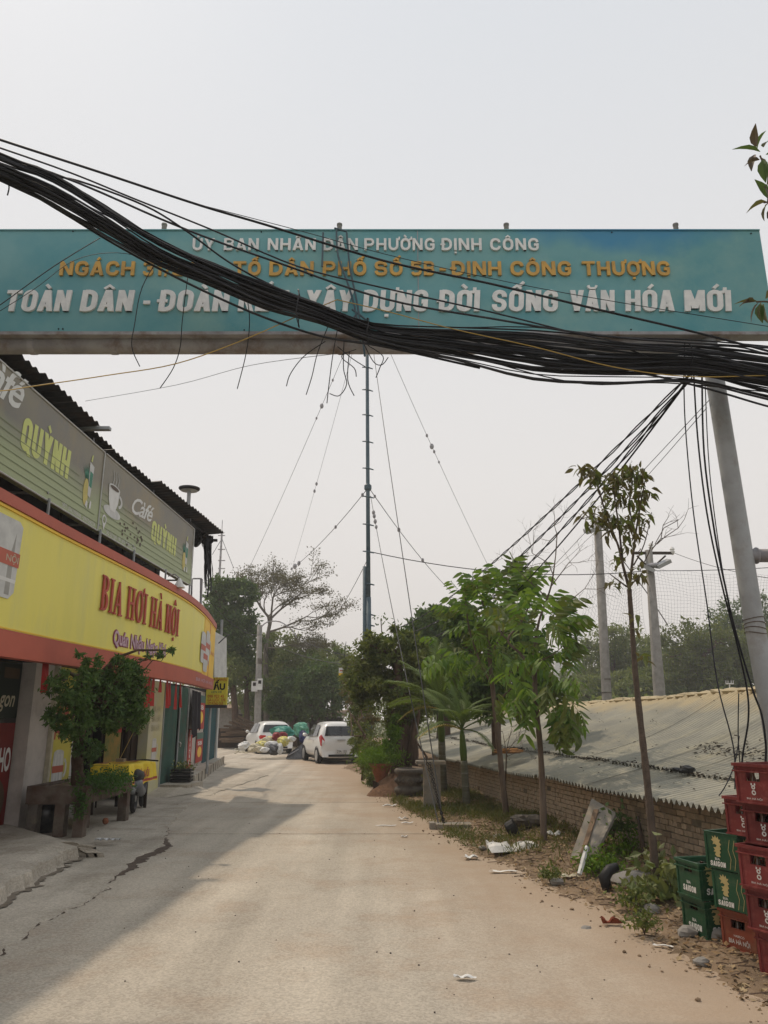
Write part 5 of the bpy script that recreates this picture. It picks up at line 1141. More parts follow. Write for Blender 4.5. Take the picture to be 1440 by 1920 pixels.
mb = MB(); A = Vector((-5.0, 15.15, .8)); B = at(278, 1312, 16.6); mb.tube([A.lerp(B, k) - Vector((0, 0, .15 * k * (1 - k))) for k in np.linspace(0, 1, 8)], .006, 4); o = mb.build('cord', m_ycable); tag(o, 'thin cord running up from the yellow table to the pillar', 'cord')
for q in (tb, cl, bpy.data.objects['brick_weight']): q.location += Vector((.30, -.62, .12))
# scooter parked behind the trough
sc = thing('scooter', 'grey and black scooter parked between the trough and the yellow tablecloth', 'scooter', (-4.36, 14.25, 0.03), R(99)); sc.scale = (.84, .84, .84)
def wheel(x):
    mb = MB(); prof = []; V = []; Fc = []; n = 24; m = 8
    for i in range(n):
        a = 2 * math.pi * i / n
        for j in range(m):
            b = 2 * math.pi * j / m; rr_ = .225 + .055 * math.cos(b); V.append(Vector((x + rr_ * math.cos(a), .05 * math.sin(b), .28 + rr_ * math.sin(a))))
    for i in range(n):
        for j in range(m): Fc.append((i * m + j, ((i + 1) % n) * m + j, ((i + 1) % n) * m + (j + 1) % m, i * m + (j + 1) % m))
    w_ = mesh_obj('wheel', V, Fc, m_black, sc, world=False, smooth=True)
    mb = MB(); mb.tube([(x, -.04, .28), (x, .04, .28)], .06, 12); [mb.tube([(x, 0, .28), (x + .18 * math.cos(a), 0, .28 + .18 * math.sin(a))], .014, 5) for a in np.linspace(0, 5.03, 5)]; mb.build('rim', m_chrome, w_, world=False)
wheel(-.02); wheel(1.2)
mb = MB(); mb.tube([(-.32, 0, .42), (-.15, 0, .56), (.05, 0, .60), (.22, 0, .50)], [.05, .08, .08, .05], 8); mb.build('rear_fender', m_steel, sc, world=False, smooth=True)
mb = MB(); mb.tube([(-.30, 0, .72), (0, 0, .74), (.35, 0, .70), (.55, 0, .70)], [.07, .13, .14, .08], 10); mb.build('seat', m_black, sc, world=False, smooth=True)
mb = MB(); mb.tube([(-.28, 0, .55), (.1, 0, .55), (.45, 0, .42), (.85, 0, .35), (1.0, 0, .6), (1.05, 0, .95)], [.08, .15, .13, .12, .14, .08], 10); mb.build('body', M('scooter grey', (.16, .17, .19), rough=.35), sc, world=False, smooth=True)
mb = MB(); mb.tube([(1.2, .06, .28), (1.05, .05, .9)], .025, 6); mb.tube([(1.2, -.06, .28), (1.05, -.05, .9)], .025, 6); mb.build('fork', m_chrome, sc, world=False)
mb = MB(); mb.tube([(.95, -.32, .98), (1.05, 0, 1.0), (.95, .32, .98)], .018, 6); mb.build('handlebar', m_black, sc, world=False)
# silver litter by the trough
c = gp(202, 1579, .05); o = MB(); rr = random.Random(2)
o.grid(lambda u, v: Vector((-.16 + .32 * u, -.05 + .10 * v, .02 + .03 * abs(math.sin(u * 13 + v * 5)))), 12, 4); ob = o.build('foil_wrapper', m_chrome); ob.location = c; tag(ob, 'crumpled silver foil wrapper on the pavement near the trough', 'litter')
mb = MB(); mb.ball((0, 0, .04), .05, 8, 5, .1, rr); ob = mb.build('stone', m_clay); ob.location = gp(197, 1545, .05); tag(ob, 'small round reddish stone beside the leg of the trough', 'stone')
# ------------------------------------------------------------------ brick wall and the roof beyond it
wall = thing('brick_wall', 'long low brick wall along the verge under the eave of the corrugated roof', 'wall', (WALLX(12), 12, 0))
wd = Vector((-.163, 1, 0)).normalized(); wn = Vector((-wd.y, wd.x, 0))          # wn faces the road
W0 = Vector((WALLX(6.9), 6.9, 0)); WLEN = 13.2; ZW0, ZW1 = -.30, .76
mb = MB(); q = W0 + wn * -.012; mb.prism([q + Vector((0, 0, ZW0)), q + wd * WLEN + Vector((0, 0, ZW0)), q + wd * WLEN - wn * .20 + Vector((0, 0, ZW0)), q - wn * .20 + Vector((0, 0, ZW0))], (0, 0, ZW1 - ZW0 + .03)); mb.build('mortar_core', m_mortar, wall)
bh, bl = .060, .175; rows = int((ZW1 + .06) / bh)
bricks = []
rr = random.Random(12)
brick_me = []
for kk in range(5):                      # five worn brick shapes
    m_ = MB(); L = bl - .012 - rr.uniform(0, .006); H = bh - .012
    m_.box(0, L, -.10, 0, 0, H)
    for v in m_.v: v += Vector((rr.uniform(-.004, .004), rr.uniform(-.004, .003), rr.uniform(-.003, .003)))
    me = bpy.data.meshes.new('brick'); me.from_pydata([tuple(v) for v in m_.v], [], m_.f); me.materials.append(m_brick); brick_me.append((me, m_))
ang = math.atan2(wd.y, wd.x)
wo = off(wall)
for r_ in range(rows):
    z = ZW1 - (r_ + 1) * bh; hdr = (r_ % 4 == 3); step = bl * .52 if hdr else bl
    n = int(WLEN / step); ofs = (r_ % 2) * step * .5
    for i in range(n):
        s = i * step + ofs
        if s + step > WLEN: continue
        bricks.append((s, z, hdr, r_))
bricks.sort(key=lambda b: b[0] - (.3 * b[1]))
cands = [b for b in bricks if b[1] > -.08 and b[0] > .3]
near = set(id(b) for b in cands[:295]); stuff = MB()
for b in bricks:
    s, z, hdr, r_ = b; out_ = rr.uniform(-.006, .012); p = W0 + wd * s + wn * out_ + Vector((0, 0, z + rr.uniform(-.003, .003)))
    if rr.random() < .012: continue
    me, m_ = rr.choice(brick_me); kx = .5 if hdr else 1
    if id(b) in near:
        o = bpy.data.objects.new('brick', me); C.objects.link(o); o.parent = wall; o.location = p - wo; o.rotation_euler.z = ang; o.scale = (kx, -1 if False else 1, 1)
        # local y must point into the wall
        o.scale.y = 1 if (Matrix.Rotation(ang, 3, 'Z') @ Vector((0, -1, 0))).dot(wn) < 0 else -1
    else:
        sy = 1 if (Matrix.Rotation(ang, 3, 'Z') @ Vector((0, -1, 0))).dot(wn) < 0 else -1
        mt = Matrix.Translation(p) @ Matrix.Rotation(ang, 4, 'Z') @ Matrix.Diagonal((kx, sy, 1, 1)); stuff.add([mt @ v for v in m_.v], m_.f)
o = stuff.build('bricks', m_brick, wall); o['kind'] = 'stuff'

shed = thing('shed_roof', 'wide sagging grey corrugated roof with ochre top standing just above the brick wall', 'roof', (3.5, 14, .8))
EAVE = [(6.6, 3.30, .82), (7.7, 3.12, .80), (12, 2.42, .80), (18, 1.45, .82), (23, 1.15, .84), (30, 1.05, .86)]
RID = [(6.6, 6.6, 1.95), (9, 6.2, 1.98), (12, 5.84, 2.0), (21, 5.4, 2.0), (27, 5.1, 1.88), (34, 4.6, 1.80)]
def er(k):                               # k 0..1 from near to far: eave and ridge points
    e_ = lerp(6.6, 30, k); r_ = lerp(6.6, 34, k)
    e3 = Vector((interp([(a, b) for a, b, _ in EAVE], e_), e_, interp([(a, c) for a, _, c in EAVE], e_)))
    r3 = Vector((interp([(a, b) for a, b, _ in RID], r_), r_, interp([(a, c) for a, _, c in RID], r_)))
    return e3, r3
def roofpt(k, t, lift=0):
    a, b = er(k); p = a.lerp(b, t); p.z += -.10 * math.sin(math.pi * t) * (1 + .5 * math.sin(k * 9)) + lift + .012 * math.sin(k * 37 + t * 5) + .02 * math.sin(k * 13 - t * 7); return p
def rsheet(k0, k1, t0, t1, mat, lift, jag=0):
    wl = .105; n = max(8, int((k1 - k0) * 24 / (wl / 6))); V = []; nt_ = max(2, int((t1 - t0) * 9)); rw = nt_ + 1; js = rr.uniform(-.012, .012)
    for i in range(n + 1):
        k = lerp(k0, k1, i / n)
        for j in range(rw):
            t = lerp(t0 + (js if j == 0 else 0), t1, j / nt_); p = roofpt(k, t, lift); p.z += .026 * math.sin(2 * math.pi * k * 24 / wl); V.append(p)
    Fc = [(i * rw + j, i * rw + j + 1, (i + 1) * rw + j + 1, (i + 1) * rw + j) for i in range(n) for j in range(nt_)]
    o = mesh_obj('roof_sheet', V, Fc, mat, shed, smooth=True); return o
nsh = 26; ks = [0]
while ks[-1] < 1: ks.append(ks[-1] + .95 / 24)
for a, b in zip(ks, ks[1:]):
    rsheet(a, b, -.045, .235, m_sheet, rr.uniform(0, .006))
    rsheet(a, b, .205, 1.0, m_sheet_top, .035 + rr.uniform(0, .008))
mb = MB()                                # lumps of sheet and soil along the ridge
for i in range(60):
    k = i / 59; p = roofpt(k, 1.0, .06); mb.ball(p + Vector((0, 0, -.03)), rr.uniform(.07, .13), 6, 4, .2, rr, (1.8, 1.8, .55))
mb.build('ridge_cap', m_sheet_top, shed)
mb = MB(); mb.grid(lambda u, v: lerp(er(u)[1], er(u)[1] + Vector((5, 1.0, -1.2)), v), 20, 1); mb.build('back_slope', m_sheet_top, shed)
# dark leaf debris caught on the seam and scattered over the roof
rg = np.random.default_rng(31); P = []
for k in range(260):
    q = rg.uniform(.02, .7); t_ = .205 + rg.normal(0, .006); P.append(rg.normal(size=(5, 3)) * np.array([.03, .03, .006]) + np.array(roofpt(q, t_, .055)))
for k in range(150):
    q = rg.uniform(.01, .16); t_ = .30 + q * 1.1 + rg.normal(0, .03); P.append(rg.normal(size=(5, 3)) * np.array([.07, .05, .006]) + np.array(roofpt(q, t_, .075)))
for k in range(200): P.append(np.array(roofpt(rg.uniform(.02, .9), rg.uniform(.05, .95), .08))[None] + rg.normal(size=(2, 3)) * .03)
P = np.concatenate(P); V, Fc, ti = leaf_arr(P, .055, rg, .6, 0); V[:, 2] = np.repeat(P[:, 2], 4) + (V[:, 2] - np.repeat(P[:, 2], 4)) * .35
o = mesh_obj('leaf_debris', V, Fc, M('dark litter', (.035, .03, .026), (.07, .055, .04), rough=1), shed, tint=ti); o['kind'] = 'stuff'
t = thing('dark_rag', 'black crumpled rag lying on the lower seam of the corrugated roof', 'rag', tuple(roofpt(.10, .2, .06)))
mb = MB(); c = at(1128, 1438, 9.6)
mb.ball((0, 0, .03), .07, 8, 5, .35, rr, (1.6, 1.2, .6)); mb.ball((-.10, .02, .02), .045, 7, 4, .35, rr, (1.6, 1.2, .6)); mb.build('cloth', m_black, t, world=False)
t.location = roofpt((9.3 - 6.6) / 23.4, .20, .07)
mb = MB(); mb.grid(lambda u, v: Vector((.22 * (u - .5), .10 * (v - .5), .03 * math.sin(u * 7) * math.cos(v * 5) + .02)), 6, 3); o = mb.build('plastic_scrap', M('pale green plastic', (.32, .42, .36), rough=.5)); o.location = roofpt(.03, .52, .09); tag(o, 'pale green plastic scrap lying high on the corrugated roof near the post', 'litter')
mb = MB(); P = [roofpt(.02, .33, .12) + Vector((.5 * k, -.02 * k, .03 * math.sin(k * 5))) for k in (0, .2, .4, .6, .8)]; mb.tube([p - P[0] for p in P], .008, 5); mb.tube([P[3] - P[0], P[3] - P[0] + Vector((.1, .1, .06))], .005, 4); o = mb.build('fallen_twig', m_bark); o.location = P[0]; tag(o, 'bare twig lying on the roof beside the grey post', 'twig')

# ------------------------------------------------------------------ trees of the right verge
def pinnate(nl, length, leaf_l, leaf_w, mat, name='leaf', droop=.35, seed=1):
    """one compound leaf along +x; broad hanging leaflets in pairs"""
    rr = random.Random(seed); mb = MB(); pts = [Vector((length * t, 0, length * (.30 * t - droop * t * t * 1.3))) for t in np.linspace(0, 1, 7)]; tn = []
    mb.tube(pts, .003, 3, caps=False); tn += [.2] * len(mb.v)
    for i in range(nl):
        t = .18 + .82 * i / (nl - 1); k = t * 6; j = min(int(k), 5); p = pts[j].lerp(pts[j + 1], k - j)
        for s in (-1, 1):
            d = Vector((.35 + rr.uniform(-.1, .2), s * rr.uniform(.6, 1.0), -.55 - .25 * t + rr.uniform(-.25, .2))).normalized(); L = leaf_l * rr.uniform(.8, 1.1) * (1 - .2 * abs(t - .55)); w_ = Vector((1, -s * .35, .12 + rr.uniform(-.2, .2))).normalized() * leaf_w * rr.uniform(.85, 1.1)
            P = []; g = Vector((0, 0, -1))
            for q, ww in ((0, .0), (.28, .85), (.6, 1.0), (.85, .55), (1.0, 0)):
                c = p + d * L * q + g * L * .42 * q * q; P.append((c - w_ * ww + Vector((0, 0, .25 * leaf_w * ww)), c, c + w_ * ww + Vector((0, 0, .25 * leaf_w * ww))))
            V = [P[0][1]] + [v for q in P[1:4] for v in q] + [P[4][1]]
            mb.add(V, [(0, 1, 2), (0, 2, 3), (1, 4, 5, 2), (2, 5, 6, 3), (4, 7, 8, 5), (5, 8, 9, 6), (7, 10, 8), (8, 10, 9)]); tn += [rr.uniform(0, .6)] * 11
    me = bpy.data.meshes.new(name); me.from_pydata([tuple(v) for v in mb.v], [], mb.f); me.materials.append(mat); me.update()
    a = me.attributes.new('tint', 'FLOAT', 'POINT'); a.data.foreach_set('value', tn); return me
def put_leaves(parent, me_list, pts, dirs, rng, smin=.75, smax=1.2, name='leaf', tilt=.4):
    o0 = off(parent)
    for p, d in zip(pts, dirs):
        o = bpy.data.objects.new(name, me_list[int(rng.integers(len(me_list)))]); C.objects.link(o); o.parent = parent
        o.location = Vector(p) - o0; az_ = math.atan2(d[1], d[0]); el_ = math.atan2(d[2], math.hypot(d[0], d[1]))
        o.rotation_euler = (rng.normal(0, .35), -el_ + rng.normal(0, tilt * .5), az_); s = rng.uniform(smin, smax); o.scale = (s, s, s)
def add_tint(me, v=.3):
    a = me.attributes.new('tint', 'FLOAT', 'POINT'); a.data.foreach_set('value', [v] * len(me.vertices))
pin = [pinnate(4, .27, .165, .028, m_lf_light, seed=1), pinnate(3, .22, .17, .030, m_lf_light, droop=.5, seed=2), pinnate(4, .30, .155, .027, m_lf_light, droop=.4, seed=3), pinnate(4, .26, .16, .028, m_lf_mid, droop=.45, seed=4), pinnate(3, .24, .15, .027, m_lf_light, droop=.3, seed=5)]
def skinny(name, label, base, trunk, rs, branches, mat, group=None):
    t = thing(name, label, 'tree', base, group=group); mb = MB(); tp = catmull(trunk, 5); n = len(tp); mb.tube(tp, [float(np.interp(i / (n - 1), np.linspace(0, 1, len(rs)), rs)) * (1 + .07 * math.sin(i * 1.9)) for i in range(n)], 9); mb.build('trunk', mat, t, smooth=True)
    for b in branches:
        mb = MB(); q = catmull(b[0], 4); m = len(q); mb.tube(q, [lerp(b[1], b[2], i / (m - 1)) for i in range(m)], 6); mb.build('branch', mat, t, smooth=True)
    return t
def twigs(mb, p, d, L, r, depth, rng):
    p = Vector(p); d = Vector(d).normalized(); q = p + d * L * .5 + Vector(rng.normal(0, .06 * L, 3)); e_ = p + d * L + Vector(rng.normal(0, .05 * L, 3)); mb.tube([p, q, e_], [r, r * .8, r * .55], 4, caps=False)
    if depth:
        for s in (q, e_, e_):
            twigs(mb, s, d + Vector(rng.normal(0, .55, 3)), L * rng.uniform(.5, .75), r * .55, depth - 1, rng)

# the light green trees between the road and the wall
YB = 10.3; B2 = gp(1020, 1600)
t2 = skinny('sapling', 'young tree with big drooping light green leaves whose grey trunk stands rightmost of the pair', tuple(B2), [at(1020, 1603, 10.3), at(1018, 1500, 10.3), at(1013, 1400, 10.32), at(1003, 1290, 10.35), at(1005, 1195, 10.4)], [.046, .042, .036, .034, .03],
            [([at(1005, 1195, 10.4), at(1012, 1160, 10.4), at(1033, 1100, 10.35), at(1042, 1040, 10.3)], .022, .007), ([at(1000, 1258, 10.35), at(975, 1225, 10.4), at(952, 1200, 10.45), at(975, 1170, 10.5), at(990, 1140, 10.5)], .022, .012),
             ([at(952, 1200, 10.45), at(938, 1185, 10.45), at(935, 1170, 10.5)], .013, .007), ([at(1010, 1240, 10.35), at(1040, 1225, 10.2), at(1065, 1200, 10.1)], .010, .004), ([at(1006, 1190, 10.4), at(985, 1175, 10.3), at(970, 1150, 10.3)], .013, .006)], m_bark_g, 'young trees with big drooping leaves')
rg = np.random.default_rng(77); mb = MB()
for p, d, L in ((at(1042, 1040, 10.3), (.1, 0, 1), .42), (at(1038, 1080, 10.32), (-.5, .2, .8), .45), (at(1033, 1100, 10.35), (.5, 0, .6), .40), (at(1026, 1120, 10.4), (-.7, .1, .7), .5), (at(1040, 1130, 10.4), (.9, 0, .4), .5)): twigs(mb, p, d, L, .008, 3, rg)
o = mb.build('bare_twigs', m_bark_g, t2)
B3 = gp(950, 1547)
t3 = skinny('sapling', 'young tree with big drooping light green leaves whose leaning trunk rises leftmost of the pair', tuple(B3), [at(952, 1548, 13), at(944, 1480, 13), at(936, 1400, 12.9), at(928, 1330, 12.8), at(918, 1230, 12.7), at(915, 1150, 12.6)], [.055, .048, .045, .04, .036, .028],
            [([at(925, 1290, 12.8), at(900, 1240, 12.6), at(880, 1180, 12.5), at(872, 1120, 12.4)], .022, .010), ([at(918, 1230, 12.7), at(945, 1180, 12.5), at(960, 1120, 12.4)], .022, .01), ([at(916, 1180, 12.6), at(905, 1130, 12.5), at(893, 1095, 12.4)], .016, .008), ([at(928, 1320, 12.8), at(960, 1290, 12.3), at(985, 1270, 12)], .016, .008)], m_bark_g, 'young trees with big drooping leaves')
def leaf_field(tree_, pts_px, n, rng, mats=pin, smin=.8, smax=1.25, cen=None):
    P = []; D = []
    for i in range(n):
        x, y, sx, sy, Y = pts_px[int(rng.integers(len(pts_px)))]
        q = at(x + rng.normal(0, sx), y + rng.normal(0, sy), Y + rng.normal(0, .35)); P.append(q)
        c = at(cen[0], cen[1], Y) if cen else at(x, y, Y); d = np.array(q - c) + rng.normal(0, .25, 3); d[1] += rng.normal(0, .25); D.append(d)
    put_leaves(tree_, mats, P, D, rng, smin, smax)
leaf_field(t2, [(1000, 1150, 32, 14, 10.4), (1050, 1175, 14, 14, 10.2), (1030, 1215, 26, 18, 10.3), (965, 1160, 22, 16, 10.5), (1000, 1255, 30, 18, 10.4), (1045, 1290, 18, 18, 10.2), (985, 1300, 20, 14, 10.4), (1056, 1335, 12, 10, 10.2)], 150, rg, cen=(1000, 1240))
leaf_field(t3, [(900, 1110, 24, 10, 12.4), (950, 1125, 24, 14, 12.5), (885, 1150, 16, 16, 12.5), (930, 1190, 26, 20, 12.7), (905, 1215, 24, 12, 12.8), (950, 1235, 22, 14, 12.4), (852, 1240, 20, 10, 13.4), (960, 1100, 18, 10, 12.4)], 185, rg, cen=(915, 1220))

# foremost slender tree with curled brownish leaves
B1 = gp(1229, 1690)
t1 = skinny('slender_tree', 'tall slender tree with sparse curled brownish leaves in front of the two concrete poles', tuple(B1), [at(1233, 1700, 7.7), at(1226, 1600, 7.7), at(1212, 1450, 7.7), at(1204, 1380, 7.7), at(1192, 1270, 7.7), at(1186, 1190, 7.7), at(1180, 1105, 7.7)], [.047, .038, .034, .031, .028, .024, .024],
            [([at(1180, 1105, 7.7), at(1168, 1060, 7.65), at(1158, 1020, 7.6), at(1140, 980, 7.6)], .018, .009), ([at(1180, 1105, 7.7), at(1186, 1050, 7.75), at(1192, 1000, 7.8), at(1202, 940, 7.8), at(1210, 900, 7.8)], .016, .006),
             ([at(1160, 1025, 7.6), at(1135, 960, 7.5), at(1118, 905, 7.4), at(1095, 875, 7.35)], .012, .005), ([at(1168, 1060, 7.65), at(1160, 985, 7.6), at(1152, 930, 7.6), at(1150, 885, 7.55)], .012, .005), ([at(1192, 1000, 7.8), at(1180, 950, 7.7), at(1185, 905, 7.7)], .010, .005),
             ([at(1175, 1100, 7.7), at(1155, 1085, 7.6), at(1143, 1076, 7.55)], .009, .004), ([at(1188, 1060, 7.75), at(1208, 1020, 7.8), at(1222, 960, 7.8)], .008, .003), ([at(1184, 1095, 7.7), at(1200, 1080, 7.7), at(1205, 1070, 7.7)], .008, .004)], m_bark_p)
mb = MB()
for p, d, L in ((at(1143, 1000, 7.6), (-.8, 0, .7), .22), (at(1222, 1030, 7.8), (.6, 0, .9), .30), (at(1232, 1020, 7.8), (.9, 0, .6), .28), (at(1185, 905, 7.7), (.1, 0, 1), .12), (at(1140, 975, 7.6), (-.8, 0, .4), .15)): twigs(mb, p, d, L, .006, 2, rg)
mb.tube([at(1200, 1070, 7.75), at(1215, 1040, 7.8), at(1224, 1015, 7.8)], .006, 4); mb.tube([at(1228, 1020, 7.8), at(1245, 990, 7.8), at(1272, 975, 7.8)], .004, 4)
mb.build('bare_twigs', m_bark_p, t1)
def single_leaf(L, w_, mat, curl=.3):
    n = 4; V = []; Fc = []
    for i in range(n + 1):
        t = i / n; x = L * t; z = -curl * L * t * t; ww = w_ * math.sin(math.pi * min(.98, max(.04, t ** .85)))
        V += [Vector((x, -ww, z + ww * .45)), Vector((x, 0, z)), Vector((x, ww, z + ww * .45))]
    for i in range(n):
        for j in range(2): Fc.append((3 * i + j, 3 * i + j + 1, 3 * i + 4 + j, 3 * i + 3 + j))
    me = bpy.data.meshes.new('leaf'); me.from_pydata([tuple(v) for v in V], [], Fc); me.materials.append(mat); me.update(); add_tint(me, .35); return me
sl = [single_leaf(.085, .019, m_lf_brown, .6), single_leaf(.095, .022, m_lf_mid, .8), single_leaf(.075, .018, m_lf_brown, 1.0)]
P = []; D = []
for (x, y, sx, sy, Y, n) in ((1095, 878, 6, 6, 7.35, 12), (1115, 890, 10, 7, 7.4, 20), (1175, 895, 18, 8, 7.7, 44), (1150, 905, 12, 10, 7.6, 24), (1195, 888, 9, 7, 7.75, 20), (1165, 930, 18, 12, 7.65, 34), (1208, 925, 10, 8, 7.8, 22), (1120, 965, 14, 9, 7.5, 34), (1150, 985, 15, 13, 7.6, 30), (1195, 975, 11, 16, 7.8, 24), (1190, 1010, 9, 14, 7.75, 16), (1163, 1040, 12, 14, 7.65, 10), (1190, 1080, 10, 8, 7.7, 10), (1155, 1092, 8, 5, 7.6, 5), (1200, 1070, 7, 6, 7.7, 6), (1190, 1160, 8, 6, 7.65, 3), (1205, 1230, 8, 8, 7.65, 4), (1195, 1185, 6, 6, 7.65, 2)):
    for k in range(int(n * 1.9)):
        q = at(x + rg.normal(0, sx), y + rg.normal(0, sy), Y + rg.normal(0, .12)); P.append(q); D.append(rg.normal(0, 1, 3) + np.array([0, 0, -.3]))
put_leaves(t1, sl, P, D, rg, .7, 1.25, tilt=1.0)

# branch reaching into the view at the right edge, from a tree that stands outside it
tb_ = thing('leafy_tree', 'dark leaves of a tree outside the view, reaching in at the right edge', 'tree', (3.95, 5.4, 0))
mb = MB(); mb.tube(catmull([(3.95, 5.4, -.05), (3.9, 5.35, 2), (3.8, 5.3, 4), (3.7, 5.3, 6), (3.6, 5.3, 7.6)], 4), .06, 8); mb.build('trunk', m_bark, tb_, smooth=True)
bl_ = [single_leaf(.20, .045, m_lf_dark, .25), single_leaf(.17, .04, m_lf_red, .4), single_leaf(.19, .042, m_lf_brown, .3)]
for (path, leaves) in (([(3.72, 5.3, 6.2), tuple(at(1475, 330, 5.3)), tuple(at(1440, 318, 5.3)), tuple(at(1425, 292, 5.3))], [(1425, 285, -.8, .5), (1418, 275, -.4, .9), (1420, 280, .3, 1), (1424, 300, -.9, -.3), (1430, 300, -.2, -1), (1426, 296, .2, -.9), (1436, 290, .8, .6), (1432, 276, .6, .9), (1440, 310, .1, -1), (1415, 290, -.5, -.8)]),
                       ([(3.72, 5.3, 5.9), tuple(at(1480, 375, 5.3)), tuple(at(1445, 378, 5.3)), tuple(at(1432, 380, 5.3))], [(1436, 378, -.95, -.35), (1438, 382, -.55, -.9), (1440, 372, -.45, .9), (1432, 350, .2, -.9), (1445, 388, -.1, -1), (1445, 380, .6, -.7)]),
                       ([(3.72, 5.3, 4.9), tuple(at(1480, 575, 5.3)), tuple(at(1440, 566, 5.3)), tuple(at(1418, 566, 5.3))], [(1420, 566, -.9, .35), (1422, 568, -.7, -.7), (1425, 570, -.3, -1), (1432, 570, -.1, -1), (1415, 566, -.9, -.2), (1440, 568, .2, -1), (1428, 566, -.5, -.9), (1436, 560, .5, .6), (1444, 570, .1, -1)])):
    mb = MB(); mb.tube(catmull(path, 4), .007, 5); mb.build('branch', m_bark, tb_)
    put_leaves(tb_, bl_, [at(x, y, 5.3 + rg.normal(0, .05)) for x, y, _, _ in leaves], [(a, rg.normal(0, .3), b) for _, _, a, b in leaves], rg, .8, 1.05, tilt=.2)
P = [Vector((4.0 + rg.normal(0, .25), 5.4 + rg.normal(0, .6), rg.uniform(5, 7.8))) for _ in range(90)]; put_leaves(tb_, bl_, [p for p in P if p.x / p.y > .60], [rg.normal(0, 1, 3) for _ in P], rg, .8, 1.2, tilt=1)

# ------------------------------------------------------------------ palms
def frond_mesh(L, nl, ll, lw, mat, droop=.5, fold=.5):
    mb = MB(); pts = [Vector((L * t, 0, L * (.55 * t - droop * 1.25 * t * t))) for t in np.linspace(0, 1, 9)]; mb.tube(pts, [.016 * (1 - .8 * t) + .003 for t in np.linspace(0, 1, 9)], 4)
    for i in range(nl):
        t = .14 + .86 * i / (nl - 1); k = t * 8; j = min(int(k), 7); p = pts[j].lerp(pts[j + 1], k - j); tg = (pts[min(j + 1, 8)] - pts[j]).normalized()
        for s in (-1, 1):
            l_ = ll * (1 - .5 * abs(2 * t - .9)) ; d = (tg * .75 + Vector((0, s * 1, .25 * fold))).normalized(); w_ = tg.cross(d).cross(d).normalized() * lw
            mid = p + d * l_ * .5; tip = p + d * l_ + Vector((0, 0, -.25 * l_)); mb.add([p, mid + w_, tip, mid - w_], [(0, 1, 2, 3)])
    me = bpy.data.meshes.new('frond'); me.from_pydata([tuple(v) for v in mb.v], [], mb.f); me.materials.append(mat); me.update(); add_tint(me, .35); return me
fr = [frond_mesh(1.25, 24, .50, .024, m_lf_palm), frond_mesh(1.1, 22, .46, .023, m_lf_palm, .75), frond_mesh(1.35, 24, .50, .025, m_lf_palm, .35)]
fr_y = [frond_mesh(1.2, 20, .35, .016, M('yellowed frond', (.33, .22, .05), (.22, .17, .05), scale=3, rough=.7, tint=(.3, .3, .06)), .5)]
m_crownshaft = M('green crownshaft', (.07, .12, .02), (.09, .14, .03), rough=.5); m_palmtrunk = M('ringed palm trunk', (.10, .10, .065), (.16, .16, .13), scale=3, rough=.8, stretch=(1, 1, 6))
def palm(lb, base, top, shaft, r, fronds, grp='small palms by the wall'):
    base = Vector(base); t = thing('palm', lb, 'palm', tuple(base), group=grp); mb = MB(); top = Vector(top); n = 10
    split = base.lerp(top, shaft); mb.tube([base.lerp(split, i / n) for i in range(n + 1)], [r * (1.15 - .15 * i / n) * (1 + .05 * (i % 2)) for i in range(n + 1)], 10); mb.build('trunk', m_palmtrunk, t, smooth=True)
    mb = MB(); mb.tube([split, split.lerp(top, .3), split.lerp(top, .8), top], [r * .95, r * 1.1, r * .8, r * .45], 10); mb.build('crownshaft', m_crownshaft, t, smooth=True)
    rk = np.random.default_rng(len(lb))
    for i in range(1, 4):
        z = base.lerp(split, i / 4); mb = MB(); mb.tube([z - Vector((0, 0, .006)), z + Vector((0, 0, .006))], r * 1.13, 10); mb.build('trunk_ring', m_conc, t)
    for az_, el_, s, yel in fronds:
        o = bpy.data.objects.new('frond', (fr_y if yel else fr)[int(rk.integers(len(fr_y if yel else fr)))]); C.objects.link(o); o.parent = t; o.location = top - base
        s *= .80; o.rotation_euler = (rk.normal(0, .15), -R(el_), R(az_)); o.scale = (s, s, s)
        if yel: o['label'] = 'yellowed drooping frond'
palm('small areca palm with green crownshaft standing between the stone stand and the wall', gp(876, 1522), at(866, 1368, 14.6), .62, .062,
     [(180, 15, .85, 0), (150, 40, .9, 0), (95, 60, .9, 0), (30, 35, .9, 0), (-10, 5, .85, 0), (-30, -25, .7, 0), (200, -5, .9, 1), (230, 30, .8, 0), (-60, 45, .85, 0), (120, 75, .95, 0), (10, 65, .9, 0)])
palm('darker areca palm half hidden behind the stone stand', gp(832, 1500), at(826, 1330, 16), .66, .07,
     [(170, 45, 1.1, 0), (140, 70, 1.2, 0), (60, 72, 1.2, 0), (10, 50, 1.0, 0), (200, 20, 1.1, 0), (-40, 20, .9, 0), (250, 45, 1.0, 0), (100, 85, 1.25, 0), (185, -10, .9, 1), (160, 10, 1.05, 0)])

